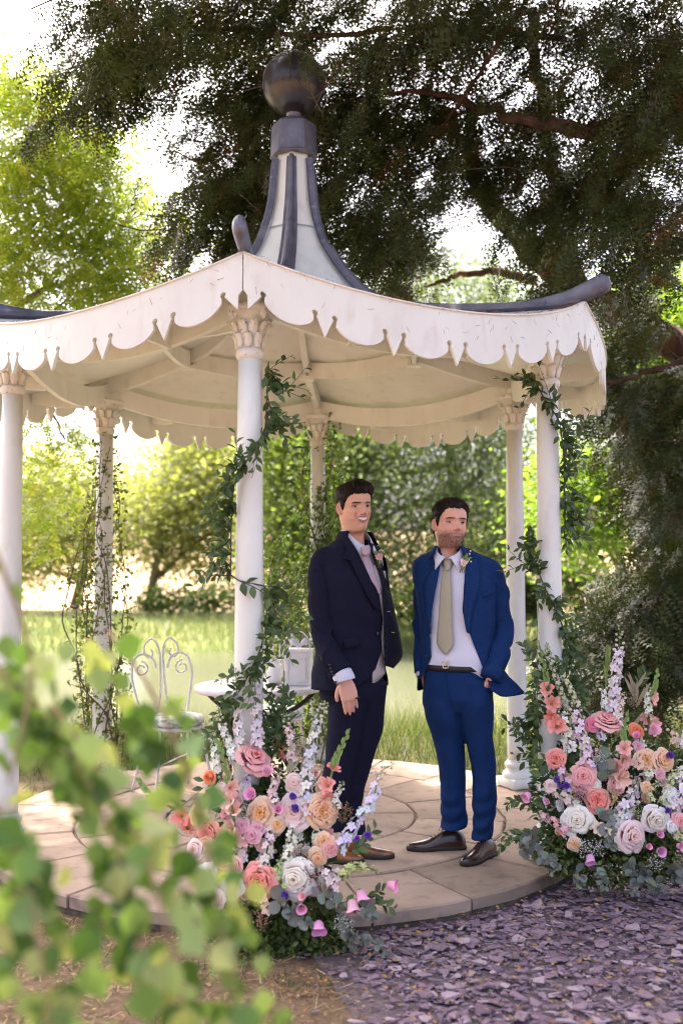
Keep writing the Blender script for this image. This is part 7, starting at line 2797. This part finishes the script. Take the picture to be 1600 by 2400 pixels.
# ================================================================== GARLANDS ON THE TWO FRONT COLUMNS
def garland(label, col, pts, nsp, group='ruscus garlands on the front columns'):
    """a leafy garland wound round column col; pts: (height, angle) ; angle 0 towards the camera, + to viewer's right"""
    c = GC3 + gdir(col) * RC
    g = empty('leaf_garland', (c[0], c[1], 0), label, 'garland', group)
    z = np.array([q[0] for q in pts]); a = np.array([q[1] for q in pts])
    zz = np.linspace(z[0], z[-1], 90)
    if z[0] > z[-1]:
        aa = np.interp(zz[::-1], z[::-1], a[::-1])[::-1]
    else:
        aa = np.interp(zz, z, a)
    P = np.array([c + np.array([.082 * sin(t), -.082 * cos(t), h_]) for h_, t in zip(zz, aa)])
    V, F = tube(P, .0035, 6)
    obj('stem', V, F, M['twig'], g)
    for i in range(nsp):
        t = (i + rng.uniform(0, .9)) / nsp
        j = min(88, int(t * 89))
        p = P[j]
        out = unit(np.array([sin(aa[j]), -cos(aa[j]), 0]) + rng.normal(0, .6, 3))
        tg = unit(P[j + 1] - P[j])
        L = rng.uniform(.10, .24)
        q1 = p + (tg * rng.uniform(-.3, .9) + out * .55) * L * .5 + rng.normal(0, .01, 3)
        q2 = p + (tg * rng.uniform(-.3, .9) + out * .9 + np.array([0, 0, rng.uniform(-.5, .35)])) * L
        ruscus('sprig', [p, q1, q2], g, rng.integers(7, 12), .060, .0145, spl=14)
    return g


garland('dark leafy garland spiralling up the front column', 0, [(2.40, 1.45), (2.12, 1.1), (1.98, .1), (1.86, -.9), (1.62, -1.45), (1.48, -.9 - .5), (1.45, -1.6), (1.40, 1.6), (1.22, 1.2), (1.05, .3), (.93, -.6), (.70, -1.3), (.55, -1.5), (.50, 1.5), (.30, 1.3)], 78)
garland('dark leafy garland winding up the front right column', 1, [(2.50, -1.3), (2.36, -.4), (2.24, .6), (2.00, 1.3), (1.70, 1.5), (1.64, 1.7), (1.62, -1.5), (1.46, -.9), (1.30, .0), (1.15, .9), (1.0, 1.5), (.86, 1.6), (.84, -1.5), (.70, -1.2), (.55, -.9)], 70)

# ------------------------------------------------------------------ climbing roses on the rear columns
def climber(label, col, nst, hmax, nleaf, nbl, spread, cols, density=1.0):
    c = GC3 + gdir(col) * RC
    g = empty('climbing_rose', (c[0], c[1], 0), label, 'climbing rose', 'climbing roses on the rear columns')
    paths = []
    for i in range(nst):
        a0 = rng.uniform(0, 2 * pi); tw = rng.uniform(-1.6, 1.6)
        hh = hmax * rng.uniform(.6, 1.0)
        rr = rng.uniform(.12, spread)
        P = []
        for t in np.linspace(0, 1, 14):
            r = .09 + (rr - .09) * sin(pi * min(1, t * 1.05)) ** 1.0 * (.6 + .4 * sin(5 * t + a0))
            P.append(c + np.array([r * cos(a0 + tw * 2 * pi * t * .8), r * sin(a0 + tw * 2 * pi * t * .8), hh * t + GZ * (1 - t)]) + rng.normal(0, .012, 3))
        P = spline(P, 44)
        paths.append(P)
        V, F = tube(P, np.linspace(.0065, .0022, 44), 5)
        obj('stem', V, F, M['twig'], g)
    PV, PF = DV * np.array([1.2, 1, 1]), DF
    pos, d = [], []
    for i in range(nleaf):
        P = paths[rng.integers(0, nst)]
        j = rng.integers(4, 43)
        o = unit(rng.normal(size=3)) * rng.uniform(.01, .10)
        for q in range(3):
            pos.append(P[j] + o + rng.normal(0, .012, 3)); d.append(unit(o + rng.normal(0, .03, 3)) + rng.normal(0, .5, 3))
    pos, d = np.array(pos), np.array(d)
    V, F, R = inst(PV, PF, mats_from(pos, d, rng.normal(0, .6, (len(pos), 3)) + [0, 0, 1], rng.uniform(.022, .046, len(pos))))
    obj('leaves', V, F, leaf_mat('climber_leaves_%d' % col, cols, trans=.35), g, rnd=R)
    for i in range(nbl):
        P = paths[rng.integers(0, nst)]
        p = P[rng.integers(10, 43)] + rng.normal(0, .05, 3)
        put('blossom', rose((0.75, 0.42, 0.46), (0.80, 0.60, 0.62), 'bud'), p, unit([rng.normal(), -1, rng.normal()]), rng.uniform(.014, .024), g)
    return g


climber('straggly climbing rose with thin bare stems on the rear column to the left', 4, 13, 2.6, 1150, 16, .58, [(0.10, 0.07, 0.03), (0.09, 0.13, 0.025), (0.14, 0.19, 0.04), (0.20, 0.12, 0.05)])
climber('dense leafy climbing rose with pink blooms on the rear middle column', 3, 16, 2.75, 2600, 34, .66, [(0.04, 0.075, 0.018), (0.08, 0.13, 0.025), (0.14, 0.20, 0.04), (0.18, 0.21, 0.05)])

# ------------------------------------------------------------------ buttonhole flowers
def boutonniere(label, p, d, c, tilt):
    g = empty('buttonhole_flower', tuple(p), label, 'buttonhole', 'buttonhole flowers on the lapels')
    put('rose', rose(*PAL[c], 'open'), p, d, .021, g)
    ax = unit(np.array(tilt))
    for i in range(4):
        o = p - ax * .02 + rng.normal(0, .006, 3)
        obj('stem', *tube([o + ax * .012, o - ax * .045], .0022, 5), mat('stem_green', (0.14, 0.2, 0.06), rough=.6), g)
    q = p - ax * .035
    obj('binding', *tube([q - ax * .008, q + ax * .010], .0062, 8), mat('twine', (0.45, 0.30, 0.17), rough=.9), g)
    for i in range(5):
        dd = unit(ax * rng.uniform(.4, 1.2) + np.array([rng.normal(0, .7), -.3, rng.normal(0, .4)]))
        b = FB(); V, F = leafq(rng.uniform(.025, .045), .007, .3, .2)
        b.add(V @ rot_y(dd, [0, -1, .2]).T + p + ax * .004, F, jit((0.18, 0.23, 0.08), .15))
        obj('leaf', *b.get()[:2], M['green'], g, col=b.get()[2])
    for i in range(6):
        o = p + ax * rng.uniform(.0, .04) + np.array([rng.uniform(-.005, .03), -.004, rng.normal(0, .01)])
        obj('bud', *lathe([(.0005, -.005), (.004, -.001), (.0045, .002), (.0005, .006)], 7, o), mat('bud_cream', (0.62, 0.60, 0.34), rough=.6), g)


pb = TB.surf(1066, 1290, .034)[0]
boutonniere('pink rose buttonhole on the blue suit lapel', pb, unit([.1, -1, .2]), 'blush', (.35, -.1, 1))
boutonniere('pink rose buttonhole on the dark navy suit lapel', W(870, 1276, 5.165), unit([.4, -1, .2]), 'pink', (-.1, -.1, 1))
